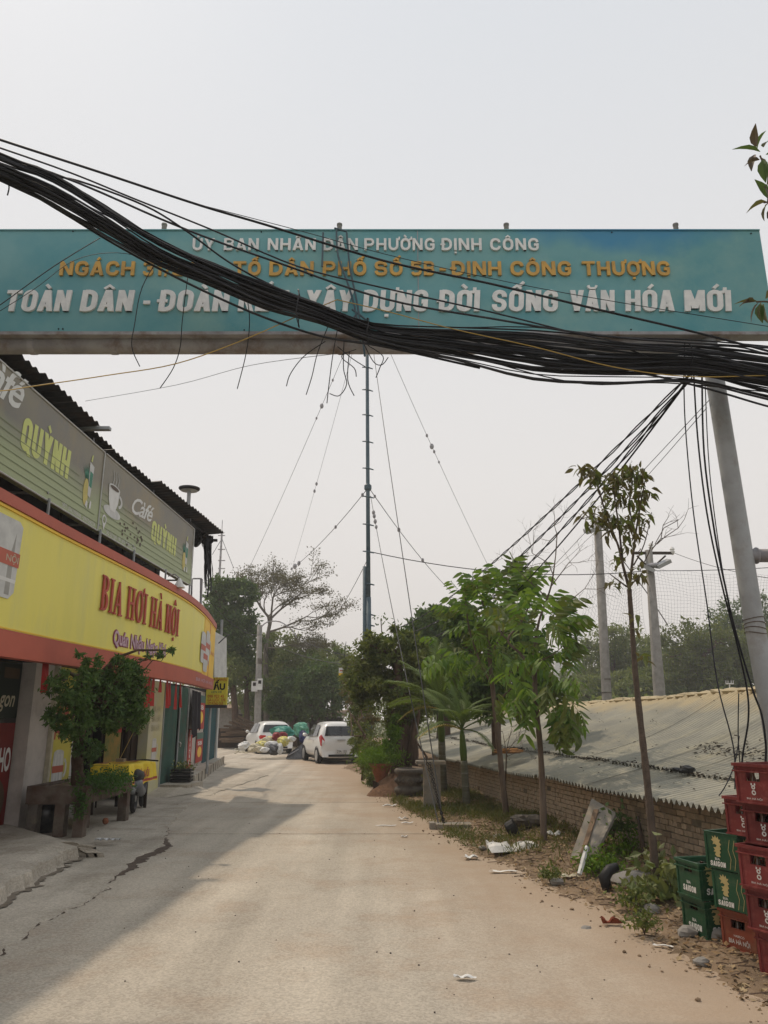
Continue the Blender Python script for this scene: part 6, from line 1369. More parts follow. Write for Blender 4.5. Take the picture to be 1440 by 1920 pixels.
# ------------------------------------------------------------------ broad trees and shrubs of the verge
fic = tree('broadleaf_tree', 'bushy dark green tree on a thick brown trunk behind the carved stone pot', (at(762, 1440, 19).x, 19, 0), [(at(752, 1440, 19).x, 19, 0), at(752, 1400, 19), at(760, 1340, 19), at(750, 1290, 19.1), at(745, 1230, 19.2)], .30, .10,
     [(at(735, 1215, 19.3), (.75, .7, .42)), (at(700, 1240, 19.5), (.6, .6, .5)), (at(770, 1240, 19.2), (.6, .6, .5)), (at(735, 1290, 19.2), (.8, .7, .5)), (at(680, 1290, 19.8), (.45, .5, .55)), (at(790, 1290, 19.2), (.5, .5, .4)), (at(760, 1340, 18.9), (.6, .5, .35)), (at(700, 1200, 19.4), (.25, .25, .2)), (at(750, 1188, 19.4), (.3, .3, .18))],
     170, 85, .13, m_lf_mid, m_bark, 41, sub=.42, limbs=22, shell=.25)
mb = MB(); rg2 = np.random.default_rng(3)
for dx0, top in ((-8, (738, 1330)), (6, (782, 1320)), (14, (775, 1350))): limb(mb, at(762 + dx0, 1435, 18.8), at(top[0], top[1], 18.8), .10, .06, rg2, .04)
mb.build('aerial_root', m_bark, fic, smooth=True)
mb = MB(); P2_ = []
for (a, b) in (((716, 1178), (714, 1160)), ((746, 1185), (748, 1172))): mb.tube([at(a[0], a[1] + 10, 19.4), at(b[0], b[1], 19.4)], .012, 4)
mb.build('sprout', m_bark, fic)
P = np.concatenate([rg2.normal(size=(26, 3)) * np.array([.12, .12, .07]) + np.array(at(716, 1162, 19.4)), rg2.normal(size=(16, 3)) * np.array([.09, .09, .05]) + np.array(at(748, 1174, 19.4)), rg2.normal(size=(20, 3)) * np.array([.14, .1, .06]) + np.array(at(643, 1213, 22))])
V, Fc, ti = leaf_arr(P, .12, rg2); mesh_obj('sprout_leaves', V, Fc, m_lf_dark, fic, tint=ti)
tree('broadleaf_tree', 'dark green rounded tree filling the gap above the small palms', (at(830, 1400, 27).x, 27, 0), [(at(830, 1400, 27).x, 27, 0), at(832, 1340, 27), at(830, 1250, 27), at(828, 1200, 27)], .3, .12,
     [(at(825, 1175, 27), (1.2, 1.2, .6)), (at(790, 1200, 27), (.9, 1, .5)), (at(870, 1190, 26.5), (1.0, 1, .6)), (at(830, 1240, 27), (1.6, 1.2, .9)), (at(860, 1300, 27), (1.3, 1.1, .8)), (at(800, 1290, 27), (1.0, 1, .8)), (at(815, 1150, 27), (.5, .5, .25)), (at(770, 1195, 27), (.4, .4, .3))],
     220, 70, .20, m_lf_dark, m_bark, 42, sub=.40, limbs=14, shell=.3)
tree('broadleaf_tree', 'dense shrubby tree with broad dark leaves just behind the light green saplings', (at(930, 1420, 16).x, 16, 0), [(at(930, 1420, 16).x, 16, .0), at(930, 1350, 16), at(925, 1280, 16)], .12, .07,
     [(at(920, 1200, 16), (.8, .6, .6)), (at(960, 1180, 15.5), (.6, .5, .55)), (at(900, 1290, 16), (.7, .6, .5)), (at(985, 1250, 15), (.55, .5, .6)), (at(870, 1150, 16), (.35, .4, .35)), (at(1010, 1300, 13.8), (.35, .4, .35))],
     110, 60, .17, m_lf_dark, m_bark, 43, sub=.40, limbs=12, shell=.3)
sh = tree('shrub', 'tangle of creepers and low shrubs beside the white hatchback at the road edge', (at(670, 1440, 24).x, 24, 0), [(at(680, 1460, 22).x, 22, 0), at(682, 1420, 22), at(684, 1380, 22)], .05, .03,
     [(at(680, 1385, 23), (.3, .8, .45)), (at(690, 1430, 21), (.35, .7, .35)), (at(665, 1330, 26), (.3, .8, .7)), (at(668, 1400, 25), (.22, .6, .45)), (at(700, 1400, 21), (.4, .6, .4)), (at(655, 1275, 28), (.35, .8, .5)), (at(700, 1455, 20), (.3, .5, .22)), (at(655, 1250, 28), (.3, .5, .35))],
     120, 60, .11, m_lf_mid, m_bark, 44, cat='shrub', sub=.45, limbs=8, shell=.2)
sh2 = tree('shrub', 'reddish brown dry shrub leaning over the roof of the white hatchback', (at(690, 1420, 25).x, 25, 0), [(at(690, 1420, 25).x, 25, 0), at(682, 1370, 25), at(672, 1300, 25.5)], .04, .02,
     [(at(668, 1310, 26), (.35, .6, .5)), (at(690, 1350, 24), (.3, .5, .4)), (at(650, 1290, 27), (.25, .4, .3))], 40, 40, .10, m_lf_brown, m_bark, 45, cat='shrub', sub=.5, limbs=14, shell=.2)
# pot with fern, on the verge
c = gp(714, 1478, .0); c = Vector((at(714, 1478, 18.3).x, 18.3, 0.02)); t = thing('pedestal_planter', 'flared terracotta planter topped with a mop of bright green fern', 'planter', tuple(c))
mb = MB(); mb.lathe([(.14, 0), (.15, .05), (.10, .10), (.12, .25), (.20, .48), (.27, .58), (.28, .62), (.22, .62)], (0, 0, 0), 18); mb.build('pot', m_clay, t, world=False, smooth=True)
rg = np.random.default_rng(15); P = rg.normal(size=(2600, 3)) * np.array([.24, .22, .10]) + np.array([-.02, 0, .74]); V, Fc, ti = leaf_arr(P, .10, rg, .18, -.1, out=np.array([0, 0, .3])); mesh_obj('fern', V, Fc, m_lf_fern, t, world=False, tint=ti)
tree('shrub', 'yellow green fern bush rising beside the bushy dark tree trunk', (at(735, 1400, 18.6).x, 18.6, 0), [(at(735, 1420, 18.6).x, 18.6, 0), at(735, 1390, 18.6), at(735, 1370, 18.6)], .03, .02, [(at(737, 1372, 18.5), (.16, .2, .22)), (at(742, 1345, 18.5), (.12, .1, .1)), (at(728, 1395, 18.4), (.2, .2, .12))], 40, 60, .07, m_lf_fern, m_bark, 46, cat='shrub', sub=.6, limbs=6, shell=.2)
# red soil mound
def mound(name, label, c, rx, ry, h, mat, seed, cat='mound'):
    rr = random.Random(seed); mb = MB(); n = 26
    def fn(u, v):
        a = u * 2 * math.pi; q = v; r_ = 1 + .12 * math.sin(a * 3 + seed) + .06 * math.sin(a * 7)
        return Vector((rx * q * r_ * math.cos(a), ry * q * r_ * math.sin(a), h * max(0, (1 - q ** 1.6)) * (1 + .12 * math.sin(a * 5 + q * 9)) - .03))
    mb.grid(fn, n, 8); o = mb.build(name, mat, smooth=True); o.location = c; return tag(o, label, cat)
m_redsoil = M('red soil', (.22, .125, .075), (.15, .085, .05), scale=5, rough=1, bump=1, bscale=20)
mound('soil_mound', 'heap of reddish soil between the carved pot and the thick tree trunk', (at(738, 1460, 17.9).x, 18.1, 0), .62, .8, .42, m_redsoil, 3)
# carved stone pot
c = gp(768, 1497); t = thing('stone_pot', 'big round carved dark stone pot on feet at the edge of the road', 'pot', tuple(c)); c0 = c.x
mb = MB(); k = 1.0; mb.lathe([(.20 * k, .05), (.27, .08), (.315, .13), (.325, .18), (.30, .22), (.25, .245), (.24, .265), (.27, .29), (.285, .36), (.27, .42), (.235, .45), (.245, .475), (.30, .50), (.325, .535), (.32, .57), (.29, .60), (.245, .60), (.24, .54), (.24, .50)], (0, 0, 0), 28); pt_ = mb.build('body', m_stone, t, world=False, smooth=True)
mb = MB()
for i in range(18):
    a = 2 * math.pi * i / 18; mb.ball((.285 * math.cos(a), .285 * math.sin(a), .36), .04, 7, 5, .15, random.Random(i), (1, 1, 1.2))
mb.build('carving', m_stone, t, world=False, smooth=True)
mb = MB(); mb.lathe([(.0, .50), (.24, .50)], (0, 0, 0), 20); mb.build('soil', m_dirt, t, world=False)
for i in range(5):
    a = 2 * math.pi * i / 5 + .5; mb = MB(); mb.box(-.05 + .24 * math.cos(a), .05 + .24 * math.cos(a), -.05 + .24 * math.sin(a), .05 + .24 * math.sin(a), -.03, .08); mb.build('foot', m_stone, t, world=False)
# stone stand
c = gp(810, 1520); t = thing('stone_stand', 'grey stone stand with a slab top between the carved pot and the palm', 'stand', tuple(c))
mb = MB(); mb.prism([(-.15, -.07, 0), (.16, -.07, 0), (.16, .12, 0), (-.15, .12, 0)], (0, 0, .80)); mb.build('leg', m_slab, t, world=False)
mb = MB(); mb.box(-.28, .26, -.14, .34, .805, .86); mb.build('top_slab', m_slab, t, world=False)
mb = MB(); mb.tube([(-.02, .6, 0), (-.05, .62, .9), (-.22, .6, 1.15)], [.03, .025, .02], 6); mb.build('stump_branch', m_bark, t, world=False)
# dark blade-like board by the road
mb = MB(); mb.prism([Vector(p) for p in ((-.32, .1, 0), (-.10, 0, 0), (-.02, 0, .03), (-.26, .1, .26), (-.34, .12, .30))], (.03, .04, 0)); o = mb.build('broken_board', m_darkwood); o.location = gp(728, 1492); tag(o, 'dark broken board leaning against the red soil heap', 'board')
# hanging small sign
c = at(643, 1262, 30); t = thing('small_sign', 'small square white and orange sign hung among the shrubs above the white hatchback', 'sign', tuple(c)); mb = MB(); mb.box(-.16, .16, 0, .03, -.20, .20); pb = mb.build('board', m_white, t, world=False)
mb = MB(); mb.box(-.158, .158, -.006, -.001, -.19, .0); mb.build('print', m_yel2, pb, world=False); mb = MB(); mb.box(-.12, .12, -.006, -.001, .07, .11); mb.build('print', m_txt_red, pb, world=False); mb = MB(); mb.tube([(0, .02, .20), (.1, .1, 1.2)], .01, 4); mb.build('cord', m_cable, t, world=False)
# tilted grey boards against the wall
A = [at(1072, 1612, 9.0), at(1112, 1618, 8.75), at(1158, 1528, 9.3), at(1112, 1500, 9.55)]
t = thing('leaning_board', 'large grey board with a light brown strip leaning against the brick wall', 'board', tuple(A[0]))
nrm = (A[1] - A[0]).cross(A[3] - A[0]).normalized() * .03; mb = MB(); mb.prism(A, nrm); mb.build('board', m_slab, t)
f = lambda u, v: (A[0].lerp(A[1], u)).lerp(A[3].lerp(A[2], u), v)
sgn = -1 if nrm.dot(Vector((0, 0, CH)) - A[0]) > 0 else 1
lf_ = nrm.normalized() * (.034 if nrm.dot(Vector((0, 0, CH)) - A[0]) > 0 else -.006)
mb = MB(); mb.prism([f(.42, .05) + lf_, f(.62, .03) + lf_, f(.42, .88) + lf_, f(.25, .84) + lf_], lf_.normalized() * .012); mb.build('plank', m_wood, t)
mb = MB(); mb.tube([at(1086, 1640, 8.5), at(1094, 1612, 8.6), at(1100, 1588, 8.75)], [.025, .03, .02], 6); mb.build('plastic_tube', m_bagw, t)
# weedy bits near the first tree
def bush(label, c, r, n, leaf, mat, seed, cat='plant', name='weed', aspect=.3, droop=-.2):
    rk = np.random.default_rng(seed); P = rk.normal(size=(n, 3)) * np.array([r * .5, r * .5, r * .45]); P[:, 2] = np.abs(P[:, 2]) + .03; t = thing(name, label, cat, tuple(c)); V, Fc, ti = leaf_arr(P, leaf, rk, aspect, droop); mesh_obj('foliage', V, Fc, mat, t, world=False, tint=ti)
    mb = MB()
    for i in range(7): a = rk.uniform(0, 6.28); mb.tube([(0, 0, -.03), (r * .25 * math.cos(a), r * .25 * math.sin(a), r * .6)], .004, 3)
    mb.build('stem', m_bark, t, world=False)
bush('bright green feathery weed tuft in front of the leaning board', gp(1130, 1640, .05), .24, 700, .06, m_lf_fern, 51)
bush('bright green feathery weed behind the tyre piece, nearer the tree', gp(1178, 1612, .08), .26, 700, .06, m_lf_fern, 52)
bush('low green weed at the foot of the slender tree', gp(1192, 1702, .05), .16, 300, .05, m_lf_mid, 53, aspect=.5)
bush('small round green weed on the road edge', gp(1032, 1652, .03), .12, 260, .035, m_lf_mid, 54, aspect=.5)
bush('grass tuft between the crates and the slender tree', gp(1208, 1745, .04), .12, 240, .05, m_lf_mid, 55)
bush('dark climbing weed against the brick wall behind the board', at(1150, 1565, 9.4), .25, 300, .07, m_lf_dark, 56, aspect=.5)
bush('pale broad-leaved weed touching the green crates', gp(1258, 1690, .06), .30, 170, .13, LF('pale weed', (.14, .18, .06), (.10, .15, .05), .3, (.22, .23, .10)), 57, aspect=.55)
bush('pale climbing weed around the trunk of the slender tree', gp(1238, 1660, .1), .26, 120, .10, LF('pale weed b', (.13, .17, .06), (.09, .13, .05), .3, (.2, .2, .10)), 58, aspect=.6)
c = gp(1163, 1668, .04); t = thing('tyre_piece', 'black piece of old tyre lying by the weeds under the board', 'tyre', tuple(c)); mb = MB(); mb.tube([(-.12, 0, .0), (-.14, .02, .10), (-.08, .03, .17), (.0, .05, .19)], [.05, .06, .05, .04], 8); mb.build('rubber', m_black, t, world=False, smooth=True)
mb = MB(); rr = random.Random(6); mb.ball((0, 0, .02), .17, 10, 6, .16, rr, (1.5, 1, .55)); o = mb.build('rubble_block', m_conc); o.location = gp(1195, 1655, .06); tag(o, 'low concrete rubble block beside the foot of the slender tree', 'rubble')
mb = MB(); mb.tube([at(1196, 1530, 8.7), at(1204, 1580, 8.6), at(1215, 1640, 8.5)], [.012, .025, .02], 6); v0 = mb.v[0].copy(); mb.v = [v - v0 for v in mb.v]; o = mb.build('dead_branch', m_darkwood); o.location = v0; tag(o, 'dark dead branch leaning on the brick wall left of the slender tree', 'branch')
bare = thing('bare_shrub', 'leafless twiggy shrub in front of the corrugated roof right of the leaning trunk', 'shrub', tuple(gp(945, 1530))); mb = MB(); rg = np.random.default_rng(19)
for p, d in ((at(950, 1412, 13), (.6, 0, .7)), (at(950, 1412, 13), (-.1, 0, 1)), (at(948, 1420, 13), (1, 0, .3)), (at(950, 1405, 13), (.3, 0, 1))): twigs(mb, p, d, .34, .006, 3, rg)
mb.tube([gp(945, 1530), at(950, 1410, 13)], .012, 5); mb.build('twigs', m_bark_g, bare)
mb = MB(); rr = random.Random(8); mb.ball((0, 0, 0), .16, 9, 5, .3, rr, (1.7, 1, .28)); o = mb.build('dead_leaf_heap', m_bagred if False else M('orange dry leaves', (.30, .15, .05), (.2, .1, .04), rough=1)); o.location = at(955, 1408, 14); o.location.z = max(o.location.z, .9); tag(o, 'small heap of orange dry leaves on the low edge of the roof', 'leaves')

# grass, litter and debris on the verge
rg = np.random.default_rng(61); P = []
for k in range(3200):
    y = rg.uniform(8.6, 22); e_ = interp(ROAD, y); wx = WALLX(y) if y < 20 else 1.2
    x = rg.uniform(e_ + .12, wx - .05); d_ = .5 + .5 * math.sin(x * 3.1 + y * 1.3) * math.sin(y * .8 + 1)
    dens = d_ * (1.0 if 11.5 < y < 17.5 else .5 if y > 10 else .25)
    if rg.uniform() > dens: continue
    c = vg(x, y); P.append(rg.normal(size=(22, 3)) * np.array([.09, .09, .02]) + np.array(c) + np.array([0, 0, .015]))
P = np.concatenate(P); V, Fc, ti = leaf_arr(P, .085, rg, .14, -.9); o = mesh_obj('grass', V, Fc, m_lf_grass, None, tint=ti); tag(o, 'short patchy green grass on the verge', 'grass', kind='stuff')
P = []
for k in range(11000):
    y = 4.2 + 18 * rg.uniform() ** 1.35; e_ = interp(ROAD, y); wx = WALLX(y) if 7 < y < 20 else (3.6 if y <= 7 else 1.2)
    u = rg.uniform() ** .75; x = lerp(e_ + .02, wx - .03, u)
    if x > wx: continue
    P.append(np.array(vg(x, y)) + np.array([0, 0, .008]))
P = np.array(P); V, Fc, ti = leaf_arr(P, .048, rg, .5, 0, .7); base_z = np.repeat(P[:, 2], 4); V[:, 2] = base_z + np.abs(V[:, 2] - base_z) * .45; o = mesh_obj('leaf_litter', V, Fc, m_litter, None, tint=ti); tag(o, 'brown dead leaf litter strewn along the verge', 'litter', kind='stuff')
mb = MB(); rr = random.Random(14)
for k in range(700):
    y = 4 + 14 * rr.random() ** 1.3; x = lerp(interp(ROAD, y) - .25 * rr.random() - .02, WALLX(y) if y > 7 else 3.5, rr.random() ** 1.6); s = .004 + .016 * rr.random() ** 3; mb.ball(Vector((x, y, max(0, verge_z(x, y)) + s * .3)), s, 5, 3, .3, rr, (1, 1.2, .7))
o = mb.build('gravel', m_dirt); tag(o, 'small grey stones and crumbs strewn over the verge', 'gravel', kind='stuff')
mb = MB()
for k in range(240):
    y = 5.0 + 8 * rr.random(); x = lerp(interp(ROAD, y) + .05, WALLX(y) if y > 7 else 3.2, rr.random()); a = rr.uniform(0, 3.14); L = rr.uniform(.05, .22); p = vg(x, y) + Vector((0, 0, .012)); mb.tube([p, p + Vector((math.cos(a), math.sin(a), .1)) * L * .5, p + Vector((math.cos(a + .3), math.sin(a + .3), .02)) * L], .004, 4)
o = mb.build('sticks', m_bark); tag(o, 'thin dry sticks scattered in the leaf litter', 'sticks', kind='stuff')
# countable litter
def scrap(label, px, py, w_, d_, h, mat, seed, name='litter', cat='litter', z=None, rz=0):
    rr = random.Random(seed); mb = MB(); ph = rr.uniform(0, 6); n = 8
    mb.grid(lambda u, v: Vector((w_ * (u - .5) * (1 + .2 * math.sin(v * 5 + ph)), d_ * (v - .5) * (1 + .25 * math.sin(u * 6 + ph)), h * abs(math.sin(u * 5 + ph) * math.cos(v * 4 + ph * 2)) + .004)), n, 5)
    o = mb.build(name, mat); p = gp(px, py); o.location = (p.x, p.y, max(.004, verge_z(p.x, p.y)) + .006) if z is None else (p.x, p.y, z); o.rotation_euler.z = rz; return tag(o, label, cat)
scrap('large torn sheet of white foam between the two sapling trunks', 962, 1603, .62, .26, .10, m_foam, 1, 'foam_sheet', 'foam', rz=.3)
scrap('strip of white foam standing on edge at the left end of the torn foam sheet', 937, 1603, .10, .30, .12, m_foam, 2, 'foam_strip', 'foam', rz=.9)
scrap('flat clear plastic cup lid on the road edge left of the foam sheet', 884, 1611, .17, .16, .035, m_bagw, 3)
scrap('long white paper scrap at the road edge below the foam sheet', 946, 1637, .30, .08, .015, m_foam, 4)
scrap('white plastic bag scrap by the foot of the rightmost sapling', 1040, 1587, .18, .16, .07, m_bagw, 5)
scrap('crumpled white wrapper lying alone in the middle of the near road', 872, 1838, .125, .05, .018, m_bagw, 6, rz=-.1)
scrap('thin pale paper strip on the dirt left of the green crates', 1243, 1777, .15, .035, .01, m_foam, 7, rz=-.3)
scrap('red and white wrapper at the road edge by the carved pot', 756, 1538, .16, .10, .04, m_foam, 8)
scrap('flat white wrapper at the road edge beside the anchor slab', 763, 1545, .18, .06, .02, m_bagw, 9)
scrap('small white paper on the road left of the anchor slab', 758, 1570, .09, .05, .02, m_bagw, 10, z=.004)
scrap('long thin pale strip lying on the road near the guy anchor', 723, 1549, .30, .05, .01, m_bagw, 11, z=.004)
scrap('pale bag scrap in the grass by the carved pot', 730, 1513, .25, .08, .04, m_bagw, 12)
scrap('reddish brown rag on the dirt in front of the slender tree', 1147, 1735, .16, .07, .05, M('rust rag', (.25, .07, .04), rough=.9), 13)
scrap('yellow brown sack scrap in the litter left of the slender tree', 1068, 1650, .16, .10, .03, m_bagcream, 14)
for i, (x, y) in enumerate(((905, 1596), (935, 1578), (1100, 1740), (1290, 1762), (1352, 1770), (1222, 1718), (1045, 1660), (1316, 1812))):
    mb = MB(); rr = random.Random(100 + i); mb.ball((0, 0, .02), rr.uniform(.035, .07), 7, 5, .2, rr, (1.3, 1, .7)); o = mb.build('stone', m_conc); p = gp(x, y); o.location = vg(p.x, p.y); tag(o, ['stone near the left end of the torn foam sheet', 'stone in the grass above the torn foam sheet', 'stone on the dirt left of the rust rag', 'flat stone touching the front of the lower green crate', 'stone under the brown crate corner', 'whitish stone at the foot of the slender tree', 'stone in the litter below the leaning board', 'stone in front of the brown crate'][i], 'stone')
mb = MB(); mb.lathe([(.09, 0), (.10, .02), (.11, .12), (.12, .13)], (0, 0, 0), 14); o = mb.build('bucket', m_black); p = gp(952, 1577); o.location = vg(p.x, p.y); o.rotation_euler = (.2, 1.1, 0); o.location.z += .08; tag(o, 'small black bucket tipped over behind the torn foam sheet', 'bucket')
mb = MB(); rr = random.Random(61); [mb.ball(Vector((rr.uniform(-.3, .3), rr.uniform(-.15, .2), rr.uniform(0, .10))), rr.uniform(.06, .14), 8, 5, .3, rr, (1.3, 1, .6)) for _ in range(14)]; o = mb.build('rubbish_heap', m_stone); p = gp(1000, 1565); o.location = vg(p.x, p.y); tag(o, 'dark heap of rubble and rags between the sapling trunks by the wall', 'rubble')
# pebbles and specks on the road
mb = MB(); rr = random.Random(44)
for k in range(130):
    y = 4.2 + 18 * rr.random() ** 1.6; x = rr.uniform(-4.5, interp(ROAD, y)); s = rr.uniform(.003, .009); mb.ball((x, y, s * .4 + (.03 if x < apron_edge(y) else 0)), s, 5, 3, .3, rr, (1, 1, .7))
o = mb.build('road_grit', m_stone); tag(o, 'tiny stones scattered on the road', 'gravel', kind='stuff')

# ------------------------------------------------------------------ beer crates
def panel_hole(mb, x0, x1, z0, z1, hx0, hx1, hz0, hz1, f):   # upright panel with a hand hole; f maps (x, z, depth) to a point
    def bx(a, b, c_, d):
        mb.add([f(a, c_, 0), f(b, c_, 0), f(b, c_, .012), f(a, c_, .012), f(a, d, 0), f(b, d, 0), f(b, d, .012), f(a, d, .012)], [(0, 3, 2, 1), (4, 5, 6, 7), (0, 1, 5, 4), (1, 2, 6, 5), (2, 3, 7, 6), (3, 0, 4, 7)])
    bx(x0, hx0, z0, z1); bx(hx1, x1, z0, z1); bx(hx0, hx1, z0, hz0); bx(hx0, hx1, hz1, z1)
CA, CB, CHt = .30, .40, .258
def emblem_bottle(): return [(-.012, 0), (.012, 0), (.014, .02), (.024, .03), (.014, .045), (.010, .06), (.018, .07), (.0, .08), (-.018, .07), (-.010, .06), (-.014, .045), (-.024, .03), (-.014, .02)]
DRAG0 = [(0, -.01), (.035, .0), (.05, .02), (.04, .035), (.055, .05), (.045, .07), (.06, .085), (.045, .10), (.055, .125), (.03, .13), (.02, .145), (0, .135), (-.02, .148), (-.03, .13), (-.05, .12), (-.045, .10), (-.06, .085), (-.045, .065), (-.055, .05), (-.04, .035), (-.05, .015)]
DRAG = [(-.005, 0), (.03, .0), (.022, .02), (.036, .03), (.026, .045), (.040, .055), (.030, .075), (.046, .085), (.028, .10), (.042, .118), (.024, .118), (.020, .138), (.006, .125), (-.004, .145), (-.014, .126), (-.034, .138), (-.028, .118), (-.046, .112), (-.024, .098), (-.034, .08), (-.014, .085), (.004, .075), (-.008, .062), (-.030, .060), (-.016, .046), (-.030, .032), (-.010, .030), (-.020, .012)]
def crate(style, mat, label, seed, group):
    t = thing('beer_crate', label, 'crate', group=group); rr = random.Random(seed)
    small = style in ('red', 'brown', 'narrow')
    faces = {'front': (CA, lambda x, z, d: Vector((x, d, z))), 'right': (CB, lambda x, z, d: Vector((CA - d, x, z))), 'back': (CA, lambda x, z, d: Vector((CA - x, CB - d, z))), 'left': (CB, lambda x, z, d: Vector((d, CB - x, z)))}
    for nm, (L, f) in faces.items():
        mb = MB(); i0 = .012 if nm in ('right', 'left') else 0; x0, x1 = i0, L - i0
        if style == 'dragon' : hx = (L * .5, L * .5 + .001)
        hz0, hz1 = (CHt * .56, CHt * .80)
        if style in ('red', 'brown'): hx0, hx1 = (L * .5 - .062, L * .5 + .062); panel_hole(mb, x0, x1, .008, CHt - .02, hx0, hx1, hz0, hz1, f)
        elif style == 'narrow': panel_hole(mb, x0, x1, .008, CHt - .005, L * .5 - .05, L * .5 + .05, CHt * .68, CHt * .84, f)
        else: panel_hole(mb, x0, x1, .008, CHt - .005, x1 - .012, x1 - .01, hz0, hz1, f)
        for xr in (x0 + .01, x1 - .01):   # corner ribs
            mb.add([f(xr - .009, .0, -.006), f(xr + .009, .0, -.006), f(xr + .009, CHt - .02, -.006), f(xr - .009, CHt - .02, -.006), f(xr - .009, .0, .002), f(xr + .009, .0, .002), f(xr + .009, CHt - .02, .002), f(xr - .009, CHt - .02, .002)], [(0, 1, 2, 3), (7, 6, 5, 4), (0, 4, 5, 1), (1, 5, 6, 2), (2, 6, 7, 3), (3, 7, 4, 0)])
        side = mb.build('side', mat, t, world=False)
        def LY(V2, Fc, m_, x, z, l=.003): lay('print', [(p[0] + x, p[1] + z) for p in V2], Fc, lambda a, b, d: f(a, b, -l), m_, side) if True else None
        def TX(s, w_, h, x, z, m_, o=.03):
            if s == 'SAIGON':
                for g in heavy(s, x, w_ * .96, z, h, .24, .62, .10, .10): lay_heavy('letter', g, lambda a, b, d: f(a, b, -.003 - d), m_, side)
                return
            V, Fc = text2d(s, w_, h, o); lay('lettering', [(p[0] + x, p[1] + z) for p in V], Fc, lambda a, b, d: f(a, b, -.003), m_, side)
        if style == 'dragon':
            if nm in ('front', 'back'):
                LY(*tri(DRAG), m_goldp, L * .36, .092)
                TX('BIA', .045, .016, L * .28, .068, m_white, .01); TX('SAIGON', .145, .034, L * .12, .026, m_white)
                for x0_ in (.70, .84): LY([(0, 0), (.018, .07), (.0, .13), (.02, .20), (.024, .20), (.004, .13), (.022, .07), (.004, 0)], [(0, 1, 6, 7), (1, 2, 5, 6), (2, 3, 4, 5)], m_goldp, L * x0_, .02)
            else: LY(*tri(DRAG), m_goldp, L * .22, .09); TX('SAIGON', .17, .038, L * .08, .03, m_white)
        elif style == 'narrow':
            if nm in ('front', 'back'): TX('BIA', .05, .02, L * .42, .095, m_white, .01); TX('SAIGON', .17, .042, L * .24, .040, m_white)
            else: TX('SAIGON', .20, .045, L * .10, .04, m_white); LY(*tri(DRAG), m_goldp, L * .2, .10)
        elif style == 'red':
            w_ = .036; LY(ell(0, .018, .018, .016, 14) + ell(0, .018, .009, .008, 14), [(k, (k + 1) % 14, 14 + (k + 1) % 14, 14 + k) for k in range(14)], m_cup, L * .5, .055)
            LY(ell(0, .052, .016, .014, 14) + ell(0, .052, .007, .006, 14), [(k, (k + 1) % 14, 14 + (k + 1) % 14, 14 + k) for k in range(14)], m_cup, L * .5, .055); LY(*shape2d([(-.020, .066), (-.010, .062), (-.008, .076), (-.018, .080)]), m_cup, L * .5, .055); LY(*shape2d([(.020, .066), (.010, .062), (.008, .076), (.018, .080)]), m_cup, L * .5, .055)
            TX('BIA HÀ NỘI', .13, .011, L * .5 - .065, .028, m_cup, .004)
        elif style == 'brown': TX('HABECO', .09, .014, L * .36, .090, m_cup, .006); TX('BIA HÀ NỘI', .18, .028, L * .2, .045, m_cup, .012)
    if small:
        for z in ((CHt - .020, CHt), (CHt * .9 - .03, CHt * .9 - .022), (0, .010)):
            e_ = .013 if z[0] > .1 else .010
            mb = MB(); mb.box(-e_, CA + e_, -e_, .0, *z); mb.box(-e_, CA + e_, CB, CB + e_, *z); mb.box(-e_, .0, 0, CB, *z); mb.box(CA, CA + e_, 0, CB, *z); mb.build('rim', mat, t, world=False)
    else:
        mb = MB(); mb.box(-.005, CA + .005, -.005, .012, CHt - .005, CHt); mb.box(-.005, CA + .005, CB - .012, CB + .005, CHt - .005, CHt); mb.box(-.005, .012, .012, CB - .012, CHt - .005, CHt); mb.box(CA - .012, CA + .005, .012, CB - .012, CHt - .005, CHt); mb.build('rim', mat, t, world=False)
    mb = MB(); mb.box(.012, CA - .012, .012, CB - .012, .008, .02); mb.build('base', mat, t, world=False)
    mb = MB(); [mb.box(CA * k / 4 - .003, CA * k / 4 + .003, .012, CB - .012, .02, .12) for k in (1, 2, 3)]; [mb.box(.012, CA - .012, CB * k / 5 - .003, CB * k / 5 + .003, .02, .12) for k in (1, 2, 3, 4)]; mb.build('divider', mat, t, world=False)
    if style != 'empty':
        for i in range(4):
            for j in range(5):
                if 0 < i < 3 and 0 < j < 4 and rr.random() < .6: continue
                x = CA * (i + .5) / 4; y = CB * (j + .5) / 5; mb = MB(); mb.lathe([(.027, .021), (.029, .03), (.029, .12), (.014, .17), (.012, .215), (.014, .216), (.014, .225)], (x, y, 0), 8); mb.build('bottle', m_bottle if style != 'red' or rr.random() < .75 else m_cap, t, world=False, smooth=True)
    return t
def put(t, corner, d, z):               # corner: near-left bottom corner; d: direction of the front face
    a = math.atan2(d[1], d[0]); t.location = (corner[0], corner[1], z); t.rotation_euler.z = a
d1 = Vector((.22, -.975)).normalized(); d2 = Vector((.41, -.91)).normalized()
g_n = crate('narrow', m_green_crate, 'upper crate of the short green stack nearest the slender tree', 1, 'green beer crates'); c1 = Vector((2.30, 6.56)); put(g_n, c1, d1, .235 + .06)
g_n2 = copy_tree(g_n); put(g_n2, c1 + Vector((.02, .01)), d1, .03); g_n2['label'] = 'bottom crate of the short green stack nearest the slender tree'
g_d = crate('dragon', m_green_crate, 'topmost green crate with the gold dragon emblem, resting on the dragon crate below', 3, 'green beer crates')
c2 = Vector((2.40, 6.12)); put(g_d, c2 + Vector((-.02, .02)), d2, .03 + 2 * CHt)
g_d2 = copy_tree(g_d); put(g_d2, c2 + Vector((.0, .0)), d2, .03 + CHt); g_d2['label'] = 'green crate with the gold dragon emblem standing on the brown crate'
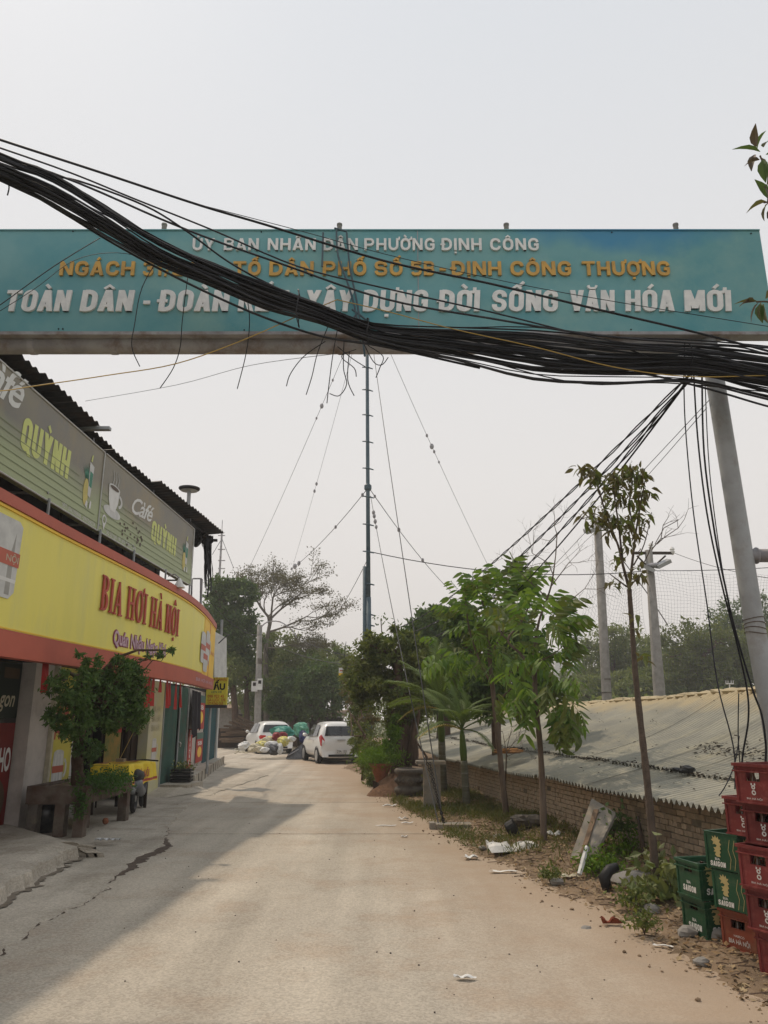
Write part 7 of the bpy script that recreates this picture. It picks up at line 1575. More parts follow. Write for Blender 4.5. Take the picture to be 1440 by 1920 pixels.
br = crate('brown', m_brown_crate, 'faded brown red crate at the bottom under the two dragon crates', 5, 'red beer crates'); put(br, c2 + Vector((.03, .0)), d2, .03)
rd = crate('red', m_red_crate, 'bottommost dark red crate at the right edge, on the dirt', 6, 'red beer crates'); c3 = Vector((2.40, 5.58)); put(rd, c3 + Vector((.03, -.02)), d2, .02)
labs = ['second dark red crate from the ground in the tall stack', 'third dark red crate from the ground in the tall stack', 'fourth red crate of the tall stack, under the topmost one', 'topmost red crate of the tall stack, just under the corrugated roof edge', 'red crate standing on top of the dragon crates, left of the tall stack']
for k, (ofs, lb) in enumerate(zip((Vector((.0, .0)), Vector((-.02, .0)), Vector((.06, .03)), Vector((.03, .03))), labs)):
    q = copy_tree(rd); put(q, c3 + ofs, d2 if k != 3 else Vector((.36, -.93)), .02 + (k + 1) * CHt); q['label'] = lb
q = copy_tree(rd); put(q, c2 + d2 * .19 + Vector((.0, .0)), d2, .03 + 3 * CHt + .002); q['label'] = labs[4]
labs2 = ['dark red crate behind the tall stack, ground level', 'dark red crate behind the tall stack, second level']
# ------------------------------------------------------------------ concrete poles and the net on the right
def cpole(lb, px0, py0, px1, py1, Y, r0, r1):
    a = at(px0, py0, Y); b = at(px1, py1, Y); g = b + (b - a) * ((b.z + .3) / (a.z - b.z)); t = thing('concrete_pole', lb, 'pole', (g.x, Y, 0), group='concrete poles behind the shed roof'); mb = MB(); mb.tube([g, b, a], [r0 * 1.05, r0, r1], 14); mb.build('pole', m_conc, t, smooth=True); return t, a, b
PY = 30
tA, a, b = cpole('leftmost concrete pole, thick and carrying floodlights, behind the roof ridge', 1120, 975, 1138, 1312, PY, .185, .15)
for cx, cy, sx in ((1108, 993, -1), (1155, 975, 1)):
    c = at(cx, cy, PY - .2); fl = MB(); fl.tube([at(1121, cy - 2, PY), c + Vector((0, .1, 0))], .03, 5); arm = fl.build('arm', m_steel, tA)
    fl = MB(); mt = Matrix.Translation(c) @ Euler((.5, .35 * sx, 0)).to_matrix().to_4x4(); fl.box(-.26, .26, -.16, .16, -.08, .08, mt); h_ = fl.build('floodlight', m_steel, tA)
    fl = MB(); fl.box(-.22, .22, -.13, .13, -.10, -.082, mt); fl.build('lens', m_cup, h_)
mb = MB()
for k, y in enumerate((1275, 1300)): q = at(1137, y, PY); mb.tube([(q.x - .2, PY, q.z), (q.x - .2, PY, q.z + .05)], .01, 4); mb.lathe([(.195, 0), (.195, .05)], (q.x, PY, q.z), 12)
mb.build('band', m_stone, tA)
tB, a, b = cpole('second concrete pole with a crossarm and white insulators behind the roof ridge', 1216, 1032, 1237, 1307, PY - 1, .215, .14)
c = at(1190, 1037, PY - 1); d = at(1262, 1039, PY - 1); mb = MB(); mb.box(c.x, d.x, c.y - .05, c.y + .05, c.z - .05, c.z + .05); mb.build('crossarm', m_darkwood, tB)
mb = MB(); mb.tube([at(1194, 1042, PY - 1), at(1214, 1062, PY - 1)], .035, 5); mb.tube([at(1248, 1042, PY - 1), at(1226, 1062, PY - 1)], .035, 5); mb.build('crossarm_brace', m_darkwood, tB)
for x, y in ((1221, 1030), (1261, 1038)):
    q = at(x, y, PY - 1); mb = MB(); mb.lathe([(.03, -.05), (.07, 0), (.10, .08), (.06, .12), (.10, .17), (.06, .24), (.03, .27)], tuple(q), 10); mb.build('insulator', m_white, tB)
q = at(1226, 1060, PY - 1.2); mb = MB(); mb.ball(q, .2, 10, 6, 0, None, (1.5, 1, .5)); mb.build('fitting', m_steel_old, tB)
for cx, cy, ex in ((1213, 1064, -.5), (1243, 1057, .5)):
    mt = Matrix.Translation(at(cx, cy, PY - 1.3)) @ Euler((.3, -ex * .9, 0)).to_matrix().to_4x4(); mb = MB(); mb.box(-.28, .28, -.16, .16, -.07, .07, mt); mb.build('floodlight', m_steel, tB)
# floodlit-field netting strung over the far side
NP = {'tl': at(1108, 1000, 30), 'tm': at(1213, 1062, 29.5), 'tr': at(1440, 1062, 30), 'tr2': at(1520, 1066, 30)}
def net(name, label, quad, nu, nv, r=.005, sag=.6):
    t = thing(name, label, 'net', tuple(quad[3])); mb = MB()
    def P(u, v):
        p = quad[0].lerp(quad[1], u).lerp(quad[3].lerp(quad[2], u), v); p = p + Vector((.15 * math.sin(v * 5 + u * 3), .2 * math.sin(u * 9), -sag * math.sin(math.pi * u) * (1 - v) + .06 * math.sin(u * 40 + v * 22))); return p
    for i in range(nu + 1): mb.tube([P(i / nu, j / 9) for j in range(10)], r, 3, caps=False)
    for j in range(nv + 1): mb.tube([P(i / 10, j / nv) for i in range(11)], r, 3, caps=False)
    o = mb.build('netting', m_net, t); o['kind'] = 'stuff'
net('sports_net', 'sagging grey net hanging between the leftmost concrete pole and the trees', [at(1112, 1000, 30), at(1205, 1062, 30), at(1228, 1300, 30), at(1065, 1300, 30)], 22, 36, .0034, .9)
net('sports_net', 'wide grey net spread right of the crossarm pole above the far trees', [at(1218, 1062, 30), at(1560, 1062, 30), at(1560, 1300, 30), at(1236, 1300, 30)], 54, 36, .0034, .35)
mb = MB(); mb.tube([at(1160, 1040, 30), at(1212, 1110, 30), at(1252, 1172, 30)], .02, 4); v0 = mb.v[0].copy(); mb.v = [v - v0 for v in mb.v]; o = mb.build('net_rope', m_darkwood); o.location = v0; tag(o, 'dark edge rope of the net slanting behind the slender tree', 'rope')
t = thing('antenna', 'small white spiked antenna standing on the roof ridge left of the grey post', 'antenna', tuple(at(1372, 1300, 14)))
mb = MB(); mb.tube([at(1368, 1300, 14), at(1368, 1282, 14)], .012, 5); mb.tube([at(1361, 1282, 14), at(1375, 1282, 14)], .012, 5); [mb.tube([at(x, 1283, 14), at(x, 1276, 14)], .008, 4) for x in (1361, 1365, 1371, 1375)]; mb.build('rods', m_cup, t)
# ------------------------------------------------------------------ far end of the road: cars, rubbish, timber, sheds
def car(label, loc, rz, L, W, H, seed, rounded=False, name='parked_car'):
    t = thing(name, label, 'car', loc, rz)
    # local: x across, y forward (rear at y = 0), z up
    hw = W / 2
    # stations: y, belt half-width, belt z, roof half-width, roof z, hood?
    ST = [(-.02, .80, .50, .78, .62), (.0, .93, .58, .90, .90), (.10, .97, .95, .84, .98), (.22, .985, .98, .76, H - .13), (.42, 1.0, .98, .72, H - .02), (1.1, 1.0, .96, .72, H), (1.9, 1.0, .93, .70, H - .02), (2.35, .99, .92, .66, H - .14), (L * .80, .98, .90, .84, .94), (L * .93, .94, .76, .86, .80), (L, .78, .52, .72, .60)]
    secs = []
    for y, bw, bz, rw, rz_ in ST:
        secs.append([Vector((s * x * hw, y, z)) for s, x, z in ((-1, .80, .20), (-1, .96 * min(1, bw + .03), .30), (-1, min(1.0, bw + .02), .55), (-1, bw * .985, bz), (-1, rw, rz_), (-1, rw * .6, rz_ + .035), (1, rw * .6, rz_ + .035), (1, rw, rz_), (1, bw * .985, bz), (1, min(1.0, bw + .02), .55), (1, .96 * min(1, bw + .03), .30), (1, .80, .20))])
    mb = MB(); n = 12; mb.v = [v.copy() for s in secs for v in s]; mb.f = [(i * n + k, i * n + (k + 1) % n, (i + 1) * n + (k + 1) % n, (i + 1) * n + k) for i in range(len(secs) - 1) for k in range(n)] + [tuple(range(n))[::-1], tuple((len(secs) - 1) * n + k for k in range(n))]
    b = mb.build('body', m_car, t, world=False, smooth=True)
    sub = b.modifiers.new('s', 'SUBSURF'); sub.levels = 1; sub.render_levels = 1
    bv = b.modifiers.new('e', 'EDGE_SPLIT'); bv.split_angle = R(50)
    def quad(P, name, mat, par=t, out=(0, -.012, 0), th=.01):
        mb = MB(); o3 = Vector(out); mb.prism([Vector(p) + o3 for p in P], o3.normalized() * -th); return mb.build(name, mat, par, world=False)
    g = quad([(-.78 * hw, .10, .99), (.78 * hw, .10, .99), (.66 * hw, .27, H - .17), (-.66 * hw, .27, H - .17)], 'rear_window', m_glass, out=(0, -.05, .02))
    mb = MB(); mb.tube([(0, .05, 1.0), (.18, .075, 1.04), (.30, .09, 1.05)], .009, 4); mb.build('wiper', m_black, g, world=False)
    for s in (-1, 1):
        quad([(s * .975 * hw, .62, .99), (s * .985 * hw, 1.28, .97), (s * .76 * hw, 1.26, H - .09), (s * .76 * hw, .78, H - .10)], 'side_window', m_glass, out=(s * .025, 0, .004))
        quad([(s * .985 * hw, 1.34, .97), (s * .975 * hw, 2.30, .94), (s * .74 * hw, 1.95, H - .09), (s * .76 * hw, 1.32, H - .09)], 'side_window', m_glass, out=(s * .025, 0, .004))
        tl = MB()
        if rounded: tl.prism([Vector(p) for p in ((s * .62 * hw, -.03, .86), (s * .93 * hw, .0, .88), (s * .98 * hw, .10, .80), (s * .95 * hw, -.0, .70), (s * .66 * hw, -.03, .72))], (0, .06, 0))
        else: tl.prism([Vector(p) for p in ((s * .80 * hw, .0, .60), (s * .98 * hw, .03, .66), (s * 1.0 * hw, .20, .96), (s * .93 * hw, .10, 1.05), (s * .80 * hw, .0, .86))], (0, .06, 0))
        k = tl.build('tail_light', m_tail, t, world=False)
        if not rounded: mb = MB(); mb.box(s * .87 * hw - .05, s * .87 * hw + .05, -.025, -.01, .70, .76); mb.build('reverse_lens', m_white, k, world=False)
        mb = MB(); mb.tube([(s * .98 * hw, 2.2, .98), (s * 1.14 * hw, 2.15, 1.0)], .03, 5); mb.ball((s * 1.16 * hw, 2.15, 1.02), .09, 8, 6, 0, None, (1, .6, .8)); mb.build('mirror', m_car, t, world=False, smooth=True)
        for y in (.62, L - .72):
            mb = MB(); mb.tube([(s * (hw - .17), y, .29), (s * (hw + .004), y, .29)], .29, 18); w_ = mb.build('wheel', m_black, t, world=False)
            mb = MB(); mb.tube([(s * (hw + .004), y, .29), (s * (hw + .012), y, .29)], .20, 14); mb.build('rim', m_chrome, w_, world=False)
            mb = MB(); mb.add([Vector((s * (hw + .006), y + .33 * math.cos(a), .29 + .33 * math.sin(a))) for a in np.linspace(0, math.pi, 12)] + [Vector((s * (hw - .02), y + .30 * math.cos(a), .29 + .30 * math.sin(a))) for a in np.linspace(0, math.pi, 12)], [(i, i + 1, i + 13, i + 12) for i in range(11)]); mb.build('wheel_arch', m_black, t, world=False)
        mb = MB(); mb.box(s * hw * 1.0 - .012, s * hw * 1.0 + .012, 1.15, 1.32, .80, .83); mb.build('door_handle', m_car, t, world=False)
        if not rounded: mb = MB(); mb.tube([(s * .66 * hw, .5, H + .04), (s * .66 * hw, 1.8, H + .03)], .015, 5); mb.build('roof_rail', m_black, t, world=False)
    mb = MB(); mb.prism([Vector(p) for p in ((-.90 * hw, -.06, .25), (.90 * hw, -.06, .25), (.94 * hw, .0, .55), (-.94 * hw, .0, .55))], (0, .10, 0)); bp = mb.build('bumper', m_car, t, world=False)
    mb = MB(); mb.box(-.62 * hw, .62 * hw, -.075, -.05, .26, .34); mb.build('bumper_grille', m_black, bp, world=False)
    pl_ = MB(); pl_.box(-.23, .23, -.085, -.06, .38, .52); p_ = pl_.build('number_plate', m_white, t, world=False); V, Fc = text2d('29A 153', .36, .08, .01); lay('lettering', V + np.array([-.18, .41]), Fc, lambda x, y, d: Vector((x, -.088, y)), m_blackp, p_)
    p_.children[0].data.transform(Matrix.Translation(off(p_))); 
    mb = MB(); mb.box(-.16, .16, -.04, -.01, .84, .87); mb.build('badge', m_chrome, t, world=False)
    mb = MB(); mb.box(-hw * .78, hw * .78, .1, L - .1, .14, .24); mb.build('underside', m_black, t, world=False)
    return t
c = gp(628, 1424); car('nearer white hatchback with roof rails and tall tail lights, parked at the right', (at(640, 1424, 30.2).x, 30.0, 0), R(18), 3.6, 1.60, 1.50, 1)
car('white rounded hatchback parked behind the rubbish heap, farther and left', (at(518, 1403, 38.5).x, 38.5, 0), R(21), 3.85, 1.72, 1.50, 2, True)
# dark car edge far left
q = car('dark car with a pale windscreen far behind the corner of the shop', (at(404, 1385, 50).x - .9, 50, .1), R(160), 4.0, 1.7, 1.45, 3, True)
for ch in q.children:
    if ch.name.startswith(('body', 'bumper', 'mirror')): ch.material_slots[0].link = 'OBJECT'; ch.material_slots[0].material = M('dark car paint', (.03, .035, .04), rough=.3, coat=.3)
# rubbish heap: every bag is a thing
gb = 'bags of the roadside rubbish heap'
def bag(label, px, py, Y, w_, d_, h, mat, seed, name='rubbish_bag', cat='bag'):
    rr = random.Random(seed); p = at(px, py, Y); mb = MB(); ph = rr.uniform(0, 6)
    seg, rings = 14, 9; V = []; Fc = []
    for j in range(rings + 1):
        a = math.pi * j / rings
        for k in range(seg):
            b = 2 * math.pi * k / seg; r_ = 1 + .16 * math.sin(3 * b + ph + j) + .12 * math.sin(7 * b + ph * 2 + j * 2) + rr.uniform(-.13, .13)
            V.append(Vector((w_ / 2 * r_ * math.sin(a) ** .8 * math.cos(b), d_ / 2 * r_ * math.sin(a) ** .8 * math.sin(b), h / 2 * (math.cos(a) + .06 * math.sin(5 * b + ph)))))
    Fc = [(j * seg + k, (j + 1) * seg + k, (j + 1) * seg + (k + 1) % seg, j * seg + (k + 1) % seg) for j in range(rings) for k in range(seg)]
    o = mesh_obj(name, V, Fc, mat); o.location = (p.x, Y, max(p.z, h * .42)); return tag(o, label, cat, gb)
bag('grey plastic rubbish bag lying at the front of the heap', 513, 1405, 33.6, .62, .5, .46, m_bagblack, 1)
bag('white plastic bag on top of the grey bag at the front of the heap', 508, 1396, 33.7, .5, .4, .28, m_bagw, 2)
bag('yellow bag in the middle of the heap', 531, 1390, 34.2, .48, .4, .42, m_bagyel, 3)
bag('small white upright bag between the grey bag and the dark tarpaulin roll', 525, 1404, 33.5, .24, .3, .46, m_bagw, 4)
bag('dark red bag left of the green tarpaulins', 519, 1381, 34.6, .42, .4, .36, m_bagred, 5); bag('second dark red bag beside the yellow bag', 530, 1380, 34.8, .40, .4, .34, m_bagred, 6)
bag('teal tarpaulin bundle behind the dark red bags', 530, 1373, 35.6, 1.0, .7, .55, m_bagteal, 7); bag('light green tarpaulin ball crowning the heap', 565, 1368, 34.8, .66, .6, .62, m_baggreen, 8)
bag('navy blue bag squeezed against the nearer white hatchback', 568, 1381, 33.6, .34, .4, .50, m_bagblue, 9)
for i, (x, y, Y, s, m_) in enumerate(((478, 1401, 34, .5, m_bagcream), (490, 1396, 34.2, .5, m_bagyel), (500, 1389, 34.6, .5, m_bagcream), (487, 1405, 33.4, .42, m_bagcream), (496, 1406, 33.3, .36, m_bagw), (472, 1406, 33.8, .34, m_bagcream), (507, 1386, 35, .4, m_bagyel), (546, 1386, 34.6, .4, m_bagw), (460, 1395, 38, .4, m_bagw), (456, 1399, 38, .5, m_bagw))):
    bag(['cream sack at the left slope of the heap', 'yellowish sack above the cream sack at the left slope', 'cream sack near the top left of the heap', 'cream sack lying low at the front left of the heap', 'white bag tucked against the grey bag', 'flat cream sack at the left tip of the heap', 'yellowish sack just behind the dark red bags', 'white bag on the dark tarpaulin roll', 'white bag beside the front wheel of the farther white hatchback', 'torn white bag on the ground left of the farther white hatchback'][i], x, y, Y, s, s * .8, s * .62, m_, 20 + i)
A = at(536, 1406, 33.2); B = at(572, 1378, 33.6); t = thing('tarpaulin_roll', 'dark grey rolled tarpaulin slanting down from the nearer white hatchback', 'tarpaulin', (A.x, A.y, 0))
mb = MB(); mb.prism([Vector((A.x, A.y, .03)), Vector((A.x + .75, A.y, .02)), Vector((B.x + .1, B.y, .30)), Vector((B.x, B.y, .72)), Vector((A.x + .1, A.y, .22))], (0, .5, 0)); mb.build('roll', m_bagblack, t); mb = MB(); mb.tube([Vector((A.x + .1, A.y - .02, .17)), Vector((B.x, B.y - .02, .52))], .025, 5); mb.build('edge', m_steel_old, t)
mb = MB(); rr = random.Random(90)
for k in range(220): x = rr.uniform(440, 575); p = gp(x, rr.uniform(1401, 1413)); mb.ball(p + Vector((0, 0, .02)), rr.uniform(.02, .09), 5, 3, .4, rr, (1.2, 1, .5))
o = mb.build('rubbish_scraps', m_bagcream); tag(o, 'pale scraps of rubbish strewn around the heap', 'litter', kind='stuff')
# timber pile
tp = thing('timber_pile', 'stacked old brown planks in a heap left of the farther white hatchback', 'timber', tuple(gp(438, 1398)))
rr = random.Random(17)
LX = [(415, 1380, 462, 1380, 46), (412, 1388, 458, 1386, 45.5), (414, 1371, 455, 1370, 46.2), (420, 1363, 462, 1366, 46.4), (430, 1356, 470, 1372, 46), (442, 1349, 478, 1366, 46), (447, 1345, 482, 1362, 46.5), (408, 1383, 440, 1382, 46.8), (424, 1376, 466, 1375, 45.4), (416, 1392, 456, 1392, 45), (430, 1366, 450, 1364, 45.6), (436, 1352, 474, 1369, 45.6)]
for x0, y0_, x1, y1_, Y in LX:
    a = at(x0, y0_, Y); b = at(x1, y1_, Y + rr.uniform(-.4, .4)); n = Vector((0, .16, 0)); h = Vector((0, 0, rr.uniform(.10, .17))); mb = MB(); mb.add([a - n, b - n, b + n, a + n, a - n + h, b - n + h, b + n + h, a + n + h], [(0, 3, 2, 1), (4, 5, 6, 7), (0, 1, 5, 4), (1, 2, 6, 5), (2, 3, 7, 6), (3, 0, 4, 7)]); mb.build('plank', m_wood, tp)
mb = MB(); mb.box(at(408, 1390, 47).x, at(466, 1390, 47).x, 46.6, 47.6, 0, 1.1); mb.build('dark_filling', m_darkwood, tp)
# sheds and roofs in the background
def shed_b(label, x0, x1, ytop, ybot, Y, mat, roofmat, over=6, name='shed'):
    a = at(x0, ytop, Y); b = at(x1, ytop, Y); z0 = 0; t = thing(name, label, 'shed', (a.x, Y, 0)); mb = MB(); mb.box(a.x, b.x, Y, Y + 3, z0, a.z - .12); mb.build('wall', mat, t)
    mb = MB(); mb.prism([Vector((a.x - .3, Y - .5, a.z - .15)), Vector((b.x + .3, Y - .5, b.z - .10)), Vector((b.x + .3, Y + 3.4, b.z + .30)), Vector((a.x - .3, Y + 3.4, a.z + .25))], (0, 0, .07)); mb.build('roof', roofmat, t)
    mb = MB(); mb.box(lerp(a.x, b.x, .55), lerp(a.x, b.x, .8), Y - .03, Y, 0, a.z - .5); mb.build('door', m_darkwood, t)
m_brown_roof = M('brown roof', (.26, .19, .13), (.19, .13, .09), rough=.9, scale=3)
shed_b('low grey shed with a green framed awning behind the two white hatchbacks', 517, 575, 1337, 1380, 50, m_conc, m_bagteal)
shed_b('low dark shed with a brown roof right of the awning shed', 575, 640, 1341, 1390, 52, m_darkwood, m_brown_roof)
shed_b('long brown roofed shed behind the timber pile', 405, 470, 1326, 1360, 58, m_conc, m_brown_roof); shed_b('brown earthen shed behind the electric pole', 455, 525, 1338, 1370, 60, M('earth wall', (.23, .16, .10), rough=1), m_brown_roof)
shed_b('far brown roofed shed under the green trees in the middle', 490, 560, 1322, 1350, 64, m_conc, m_brown_roof)
t = thing('awning_frame', 'white pipe frame of a small awning behind the nearer white hatchback', 'frame', tuple(at(560, 1345, 48))); mb = MB(); mb.tube([at(535, 1345, 48), at(537, 1335, 48), at(574, 1336, 48), at(582, 1348, 48)], .05, 5); mb.build('pipe', m_white, t)
# distant striped building
a = at(575, 1340, 150); b = at(603, 1199, 150); t = thing('apartment_building', 'distant white building with dark window columns peeping over the trees', 'building', (a.x, 150, 0)); mb = MB(); mb.box(a.x, b.x, 150, 160, 0, b.z); mb.build('wall', m_cup, t)
mb = MB(); mb.box(a.x - .3, b.x + .3, 149.7, 160, b.z, b.z + .5); mb.build('roof', m_cup, t)
for k in range(6):
    for j in range(3):
        x = lerp(a.x, b.x, (k + .5) / 6); z = b.z - 1.6 - j * 3; mb = MB(); mb.box(x - .22, x + .22, 149.85, 149.99, z - 1.0, z + 1.0); mb.build('window', m_glass, t)
a = at(1046, 1340, 170); b = at(1062, 1222, 170); t = thing('far_tower', 'pale hazy tower low on the horizon right of the light green tree', 'building', (a.x, 170, 0)); mb = MB(); mb.box(a.x, b.x, 170, 176, 0, b.z); mb.box(b.x, b.x + 4.5, 172, 180, 0, at(1062, 1246, 170).z); mb.build('wall', m_cup, t)
# electric pole
a = at(487, 1172, 43.6); b = at(483, 1352, 43.6); t = thing('electric_pole', 'concrete electric pole with meter boxes behind the rubbish heap', 'pole', (b.x, 43.6, 0)); mb = MB(); mb.tube([(b.x, 43.6, -.1), b, a], [.21, .20, .14], 10); mb.build('pole', m_conc, t, smooth=True)
for x, y, w_, h in ((478, 1287, .32, .55), (488, 1283, .26, .6)): q = at(x, y, 43.3); mb = MB(); mb.box(q.x - w_ / 2, q.x + w_ / 2, 43.1, 43.35, q.z - h / 2, q.z + h / 2); o = mb.build('meter_box', m_cup, t); mb = MB(); mb.box(q.x - .08, q.x + .08, 43.08, 43.1, q.z + .02, q.z + .2); mb.build('window', m_dark, o)
q = at(486, 1245, 43.6); mb = MB(); mb.lathe([(.17, 0), (.17, .3)], tuple(q), 10); mb.build('collar', m_stone, t)
t = thing('lamp_arm', 'curved thin pipe arching from the electric pole over the round tree', 'arm', tuple(a)); mb = MB(); mb.tube(catmull([at(487, 1180, 43.6), at(500, 1167, 43.6), at(525, 1166, 43.6), at(548, 1182, 43.6), at(556, 1196, 43.6)], 4), .035, 6); mb.build('pipe', m_steel_old, t)
wire((492, 1195, 40), (750, 1245, 27), .5, .014, 'black wire from the electric pole sagging right to the bushy tree'); wire((492, 1200, 40), (550, 1265, 46), .8, .012, 'slack wire hanging from the electric pole over the dark trees'); wire((490, 1190, 40), (395, 1130, 22), .3, .014, 'wire from the electric pole to the end of the shop'); wire((560, 1198, 46), (760, 1240, 28), .3, .014, 'second wire crossing the gap in front of the distant white building')

# ------------------------------------------------------------------ background trees
gT = 'trees at the far end of the road'
tree('broadleaf_tree', 'dense dark tree beside the end of the café roof, left of the bare one', (at(440, 1390, 47).x, 47, 0), [(at(440, 1390, 47).x, 47, 0), at(441, 1340, 47), at(436, 1280, 47), at(432, 1200, 47)], .24, .14,
     [(at(425, 1105, 47), (1.4, 1.2, .9)), (at(450, 1115, 47), (1.3, 1.2, .9)), (at(412, 1150, 47), (1.2, 1.2, 1.1)), (at(440, 1165, 47), (1.5, 1.2, 1.1)), (at(462, 1190, 47), (1.0, 1, 1.0)), (at(430, 1215, 47), (1.3, 1.1, 1.0)), (at(455, 1230, 47), (.8, .9, .8))],
     240, 60, .26, m_lf_dark, m_bark, 61, gT, sub=.36, limbs=16, shell=.45)
tree('broadleaf_tree', 'second trunked tree with thin lower foliage just left of the electric pole', (at(463, 1390, 47.5).x, 47.5, 0), [(at(462, 1390, 47.5).x, 47.5, 0), at(463, 1345, 47.5), at(462, 1300, 47.5), at(470, 1255, 47.5)], .20, .12,
     [(at(450, 1270, 47.5), (1.2, 1, .7)), (at(425, 1255, 46), (1.0, 1, .9)), (at(470, 1240, 47.5), (.8, .8, .6)), (at(415, 1290, 47), (.8, .8, .5)), (at(490, 1285, 46), (.7, .7, .5))], 120, 50, .22, m_lf_far, m_bark, 62, gT, sub=.42, limbs=16)
bt = tree('bare_tree', 'spreading half bare tree with fine brown twigs beyond the electric pole', (at(500, 1390, 50).x, 50, 0), [(at(500, 1390, 50).x, 50, 0), at(500, 1300, 50), at(498, 1220, 50), at(508, 1160, 50)], .22, .11,
     [(at(500, 1085, 50), (2.4, 2, .7)), (at(560, 1100, 50), (2.2, 2, .7)), (at(600, 1120, 50), (1.0, 1, .8)), (at(530, 1125, 50), (2.4, 2, .7)), (at(590, 1160, 50), (1.4, 1.2, .7)), (at(460, 1080, 50), (1.2, 1.2, .5)), (at(560, 1140, 50), (1.6, 1.2, .6)), (at(585, 1185, 50), (1.0, 1, .4))],
     20, 3, .15, m_lf_dry, m_twig, 63, gT, sub=.75, limbs=0, shell=.35, droop=0)
mb = MB(); rg = np.random.default_rng(63)
def fork(p, d, L, r, depth):
    d = Vector(d).normalized(); q = p + d * L * .5 + Vector(rg.normal(0, .05 * L, 3)); e_ = p + d * L + Vector(rg.normal(0, .05 * L, 3)); mb.tube([p, q, e_], [r, r * .85, r * .68], 5 if depth > 2 else 3, caps=False)
    if depth == 0: TIPS.append(e_); TIPS.append(q); return
    for k in range(3 if depth > 1 else 4):
        nd = d + Vector((rg.normal(.12, .62), rg.normal(0, .5), rg.normal(.02, .26))); nd.z = max(nd.z, -.15); fork(e_ if k < 2 else q, nd, L * rg.uniform(.62, .86), r * .62, depth - 1)
TIPS = []
for d, L, s_ in (((-.9, .2, 1.0), 1.45, (508, 1160)), ((.1, 0, 1.1), 1.45, (508, 1160)), ((1.0, -.2, .85), 1.7, (508, 1160)), ((1.2, .3, .45), 1.85, (505, 1185)), ((-.4, -.4, 1), 1.4, (505, 1175)), ((1.4, 0, .15), 1.5, (500, 1215))): fork(at(*s_, 50), d, L, .075, 4)
mb.build('twigs', m_twig, bt)
TP = np.array([tuple(p) for p in TIPS]); TP = TP[rg.permutation(len(TP))[:1500]]; P = (TP[:, None, :] + rg.normal(size=(len(TP), 7, 3)) * np.array([.22, .22, .07])).reshape(-1, 3); V, Fc, ti = leaf_arr(P, .13, rg, .5, 0); mesh_obj('fine_leaves', V, Fc, m_lf_dry, bt, tint=ti)
for i, (x, y, Y, sc_, m_, lb) in enumerate(((520, 1225, 52, 1.15, m_lf_far, 'round green tree under the curved pipe behind the electric pole'), (570, 1250, 50, 1.2, m_lf_far, 'mid green tree behind the farther white hatchback'), (600, 1275, 46, 1.0, m_lf_dark, 'dark low tree behind the nearer white hatchback'), (625, 1245, 54, 1.0, m_lf_far, 'hazy tree filling the gap left of the small hanging sign'), (490, 1280, 56, 1.1, m_lf_far, 'tree seen through behind the electric pole'), (550, 1290, 48, .9, m_lf_dark, 'dark bush tree right behind the rubbish heap'))):
    tree('broadleaf_tree', lb, (at(x, 1385, Y).x, Y, 0), [(at(x, 1385, Y).x, Y, 0), at(x, 1340, Y), at(x, y + 20, Y)], .25, .14, [(at(x, y - 12, Y), (1.5 * sc_, 1.3, .9 * sc_)), (at(x - 28, y + 20, Y), (1.2 * sc_, 1.2, .9 * sc_)), (at(x + 26, y + 15, Y), (1.3 * sc_, 1.2, 1.0 * sc_)), (at(x, y + 42, Y), (1.7 * sc_, 1.2, .9 * sc_))], 170, 45, .25, m_, m_bark, 70 + i, gT, sub=.38, limbs=10, shell=.4)
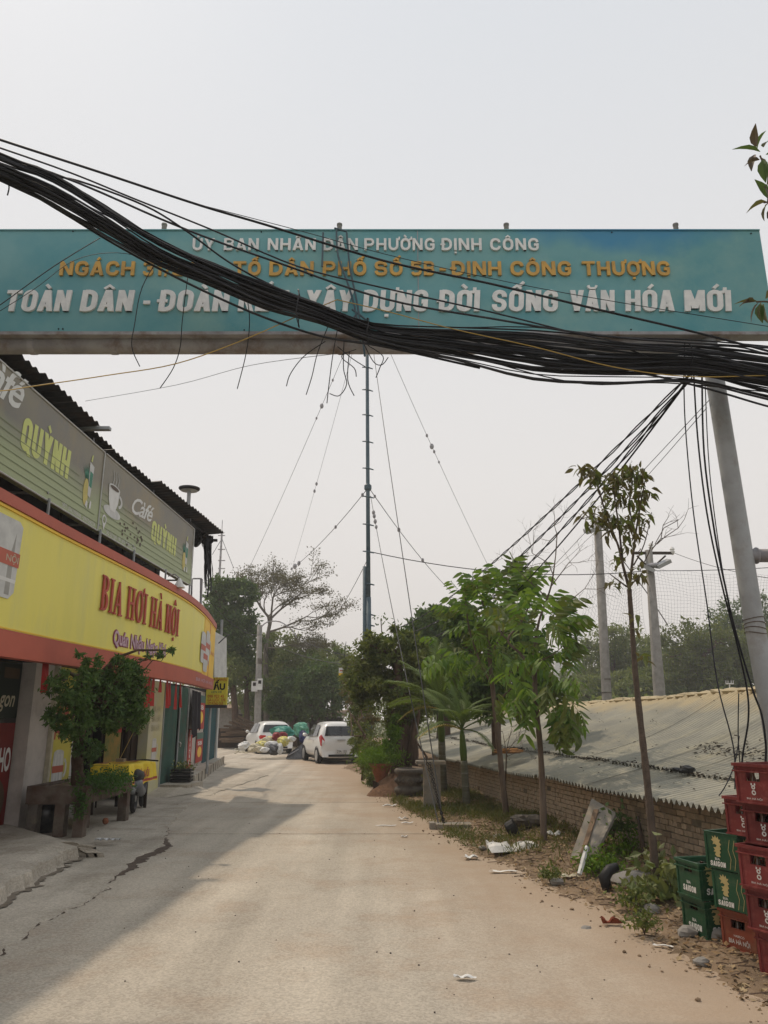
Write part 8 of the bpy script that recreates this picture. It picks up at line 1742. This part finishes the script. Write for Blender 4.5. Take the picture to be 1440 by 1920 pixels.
# the wood behind the shed roof, right
gR = 'trees of the wood behind the shed roof'
for i, (x, y, Y, sc_, m_, lb) in enumerate(((1110, 1245, 62, 1.3, m_lf_far, 'leftmost tree of the wood, low beside the far tower'), (1150, 1200, 56, 1.5, m_lf_far, 'tree of the wood between the two concrete poles, left half'), (1200, 1215, 58, 1.4, m_lf_far, 'tree of the wood just left of the crossarm pole'), (1250, 1225, 54, 1.4, m_lf_far, 'tree of the wood just right of the crossarm pole'), (1320, 1195, 50, 1.9, m_lf_mid, 'broad layered tree reaching left out of the wood'), (1300, 1260, 52, 1.4, m_lf_far, 'low tree under the broad layered one'), (1400, 1150, 60, 1.9, m_lf_dark, 'tallest dark tree of the wood, behind the grey post'), (1440, 1200, 52, 1.9, m_lf_far, 'tree of the wood at the right edge beyond the grey post'), (1370, 1255, 50, 1.5, m_lf_far, 'low tree left of the grey post'), (1500, 1150, 62, 2.0, m_lf_dark, 'dark tree outside the right edge'), (1130, 1285, 52, 1.2, m_lf_far, 'low scrub tree at the left foot of the wood'), (1215, 1280, 50, 1.3, m_lf_far, 'low scrub tree behind the foot of the crossarm pole'))):
    if x > 1450: lb = 'tree of the wood at the far right, mostly cut off by the right edge'
    tree('broadleaf_tree', lb, (at(x, 1370, Y).x, Y, 0), [(at(x, 1370, Y).x, Y, 0), at(x, 1320, Y), at(x, y + 30, Y)], .3, .15, [(at(x, y, Y), (1.6 * sc_, 1.5, .75 * sc_)), (at(x - 30, y + 28, Y), (1.3 * sc_, 1.3, .8 * sc_)), (at(x + 30, y + 24, Y), (1.4 * sc_, 1.3, .8 * sc_)), (at(x, y + 55, Y), (1.8 * sc_, 1.3, .9 * sc_)), (at(x, y + 90, Y), (1.9 * sc_, 1.2, .9 * sc_))], 190, 42, .27, m_, m_bark, 90 + i, gR, sub=.38, limbs=8, shell=.4)
# scrub that closes the view at the horizon
rg = np.random.default_rng(99); P = []
for k in range(1500):
    x = rg.uniform(-60, 75); y = 74 + rg.uniform(0, 10); h = 3.2 + 1.6 * math.sin(x * .23) + 1.0 * math.sin(x * .61 + 1); P.append(rg.normal(size=(26, 3)) * np.array([.6, .5, .45]) + np.array([x, y, rg.uniform(0, h)]))
for k in range(330):
    x = rg.uniform(6, 40); y = 44 + rg.uniform(0, 4); P.append(rg.normal(size=(26, 3)) * np.array([.5, .5, .4]) + np.array([x, y, rg.uniform(0, 2.6)]))
P = np.concatenate(P); V, Fc, ti = leaf_arr(P, .42, rg, .5); o = mesh_obj('scrub', V, Fc, m_lf_far, None, tint=ti); tag(o, 'low green scrub closing the view beyond the road and the shed', 'scrub', kind='stuff')

# haze box
mb = MB(); mb.box(-130, 140, -12, 330, -1.3, 34); hz = mb.build('haze', None)
hm = bpy.data.materials.new('haze'); hm.use_nodes = True; hn = hm.node_tree.nodes; hn.clear(); ho = hn.new('ShaderNodeOutputMaterial'); hv = hn.new('ShaderNodeVolumePrincipled')
hv.inputs['Color'].default_value = (.93, .93, .93, 1); hv.inputs['Density'].default_value = .0017; hv.inputs['Anisotropy'].default_value = .1; hm.node_tree.links.new(hv.outputs[0], ho.inputs['Volume']); hz.data.materials.append(hm); tag(hz, 'thin grey haze filling the air of the whole place', 'haze', kind='stuff')
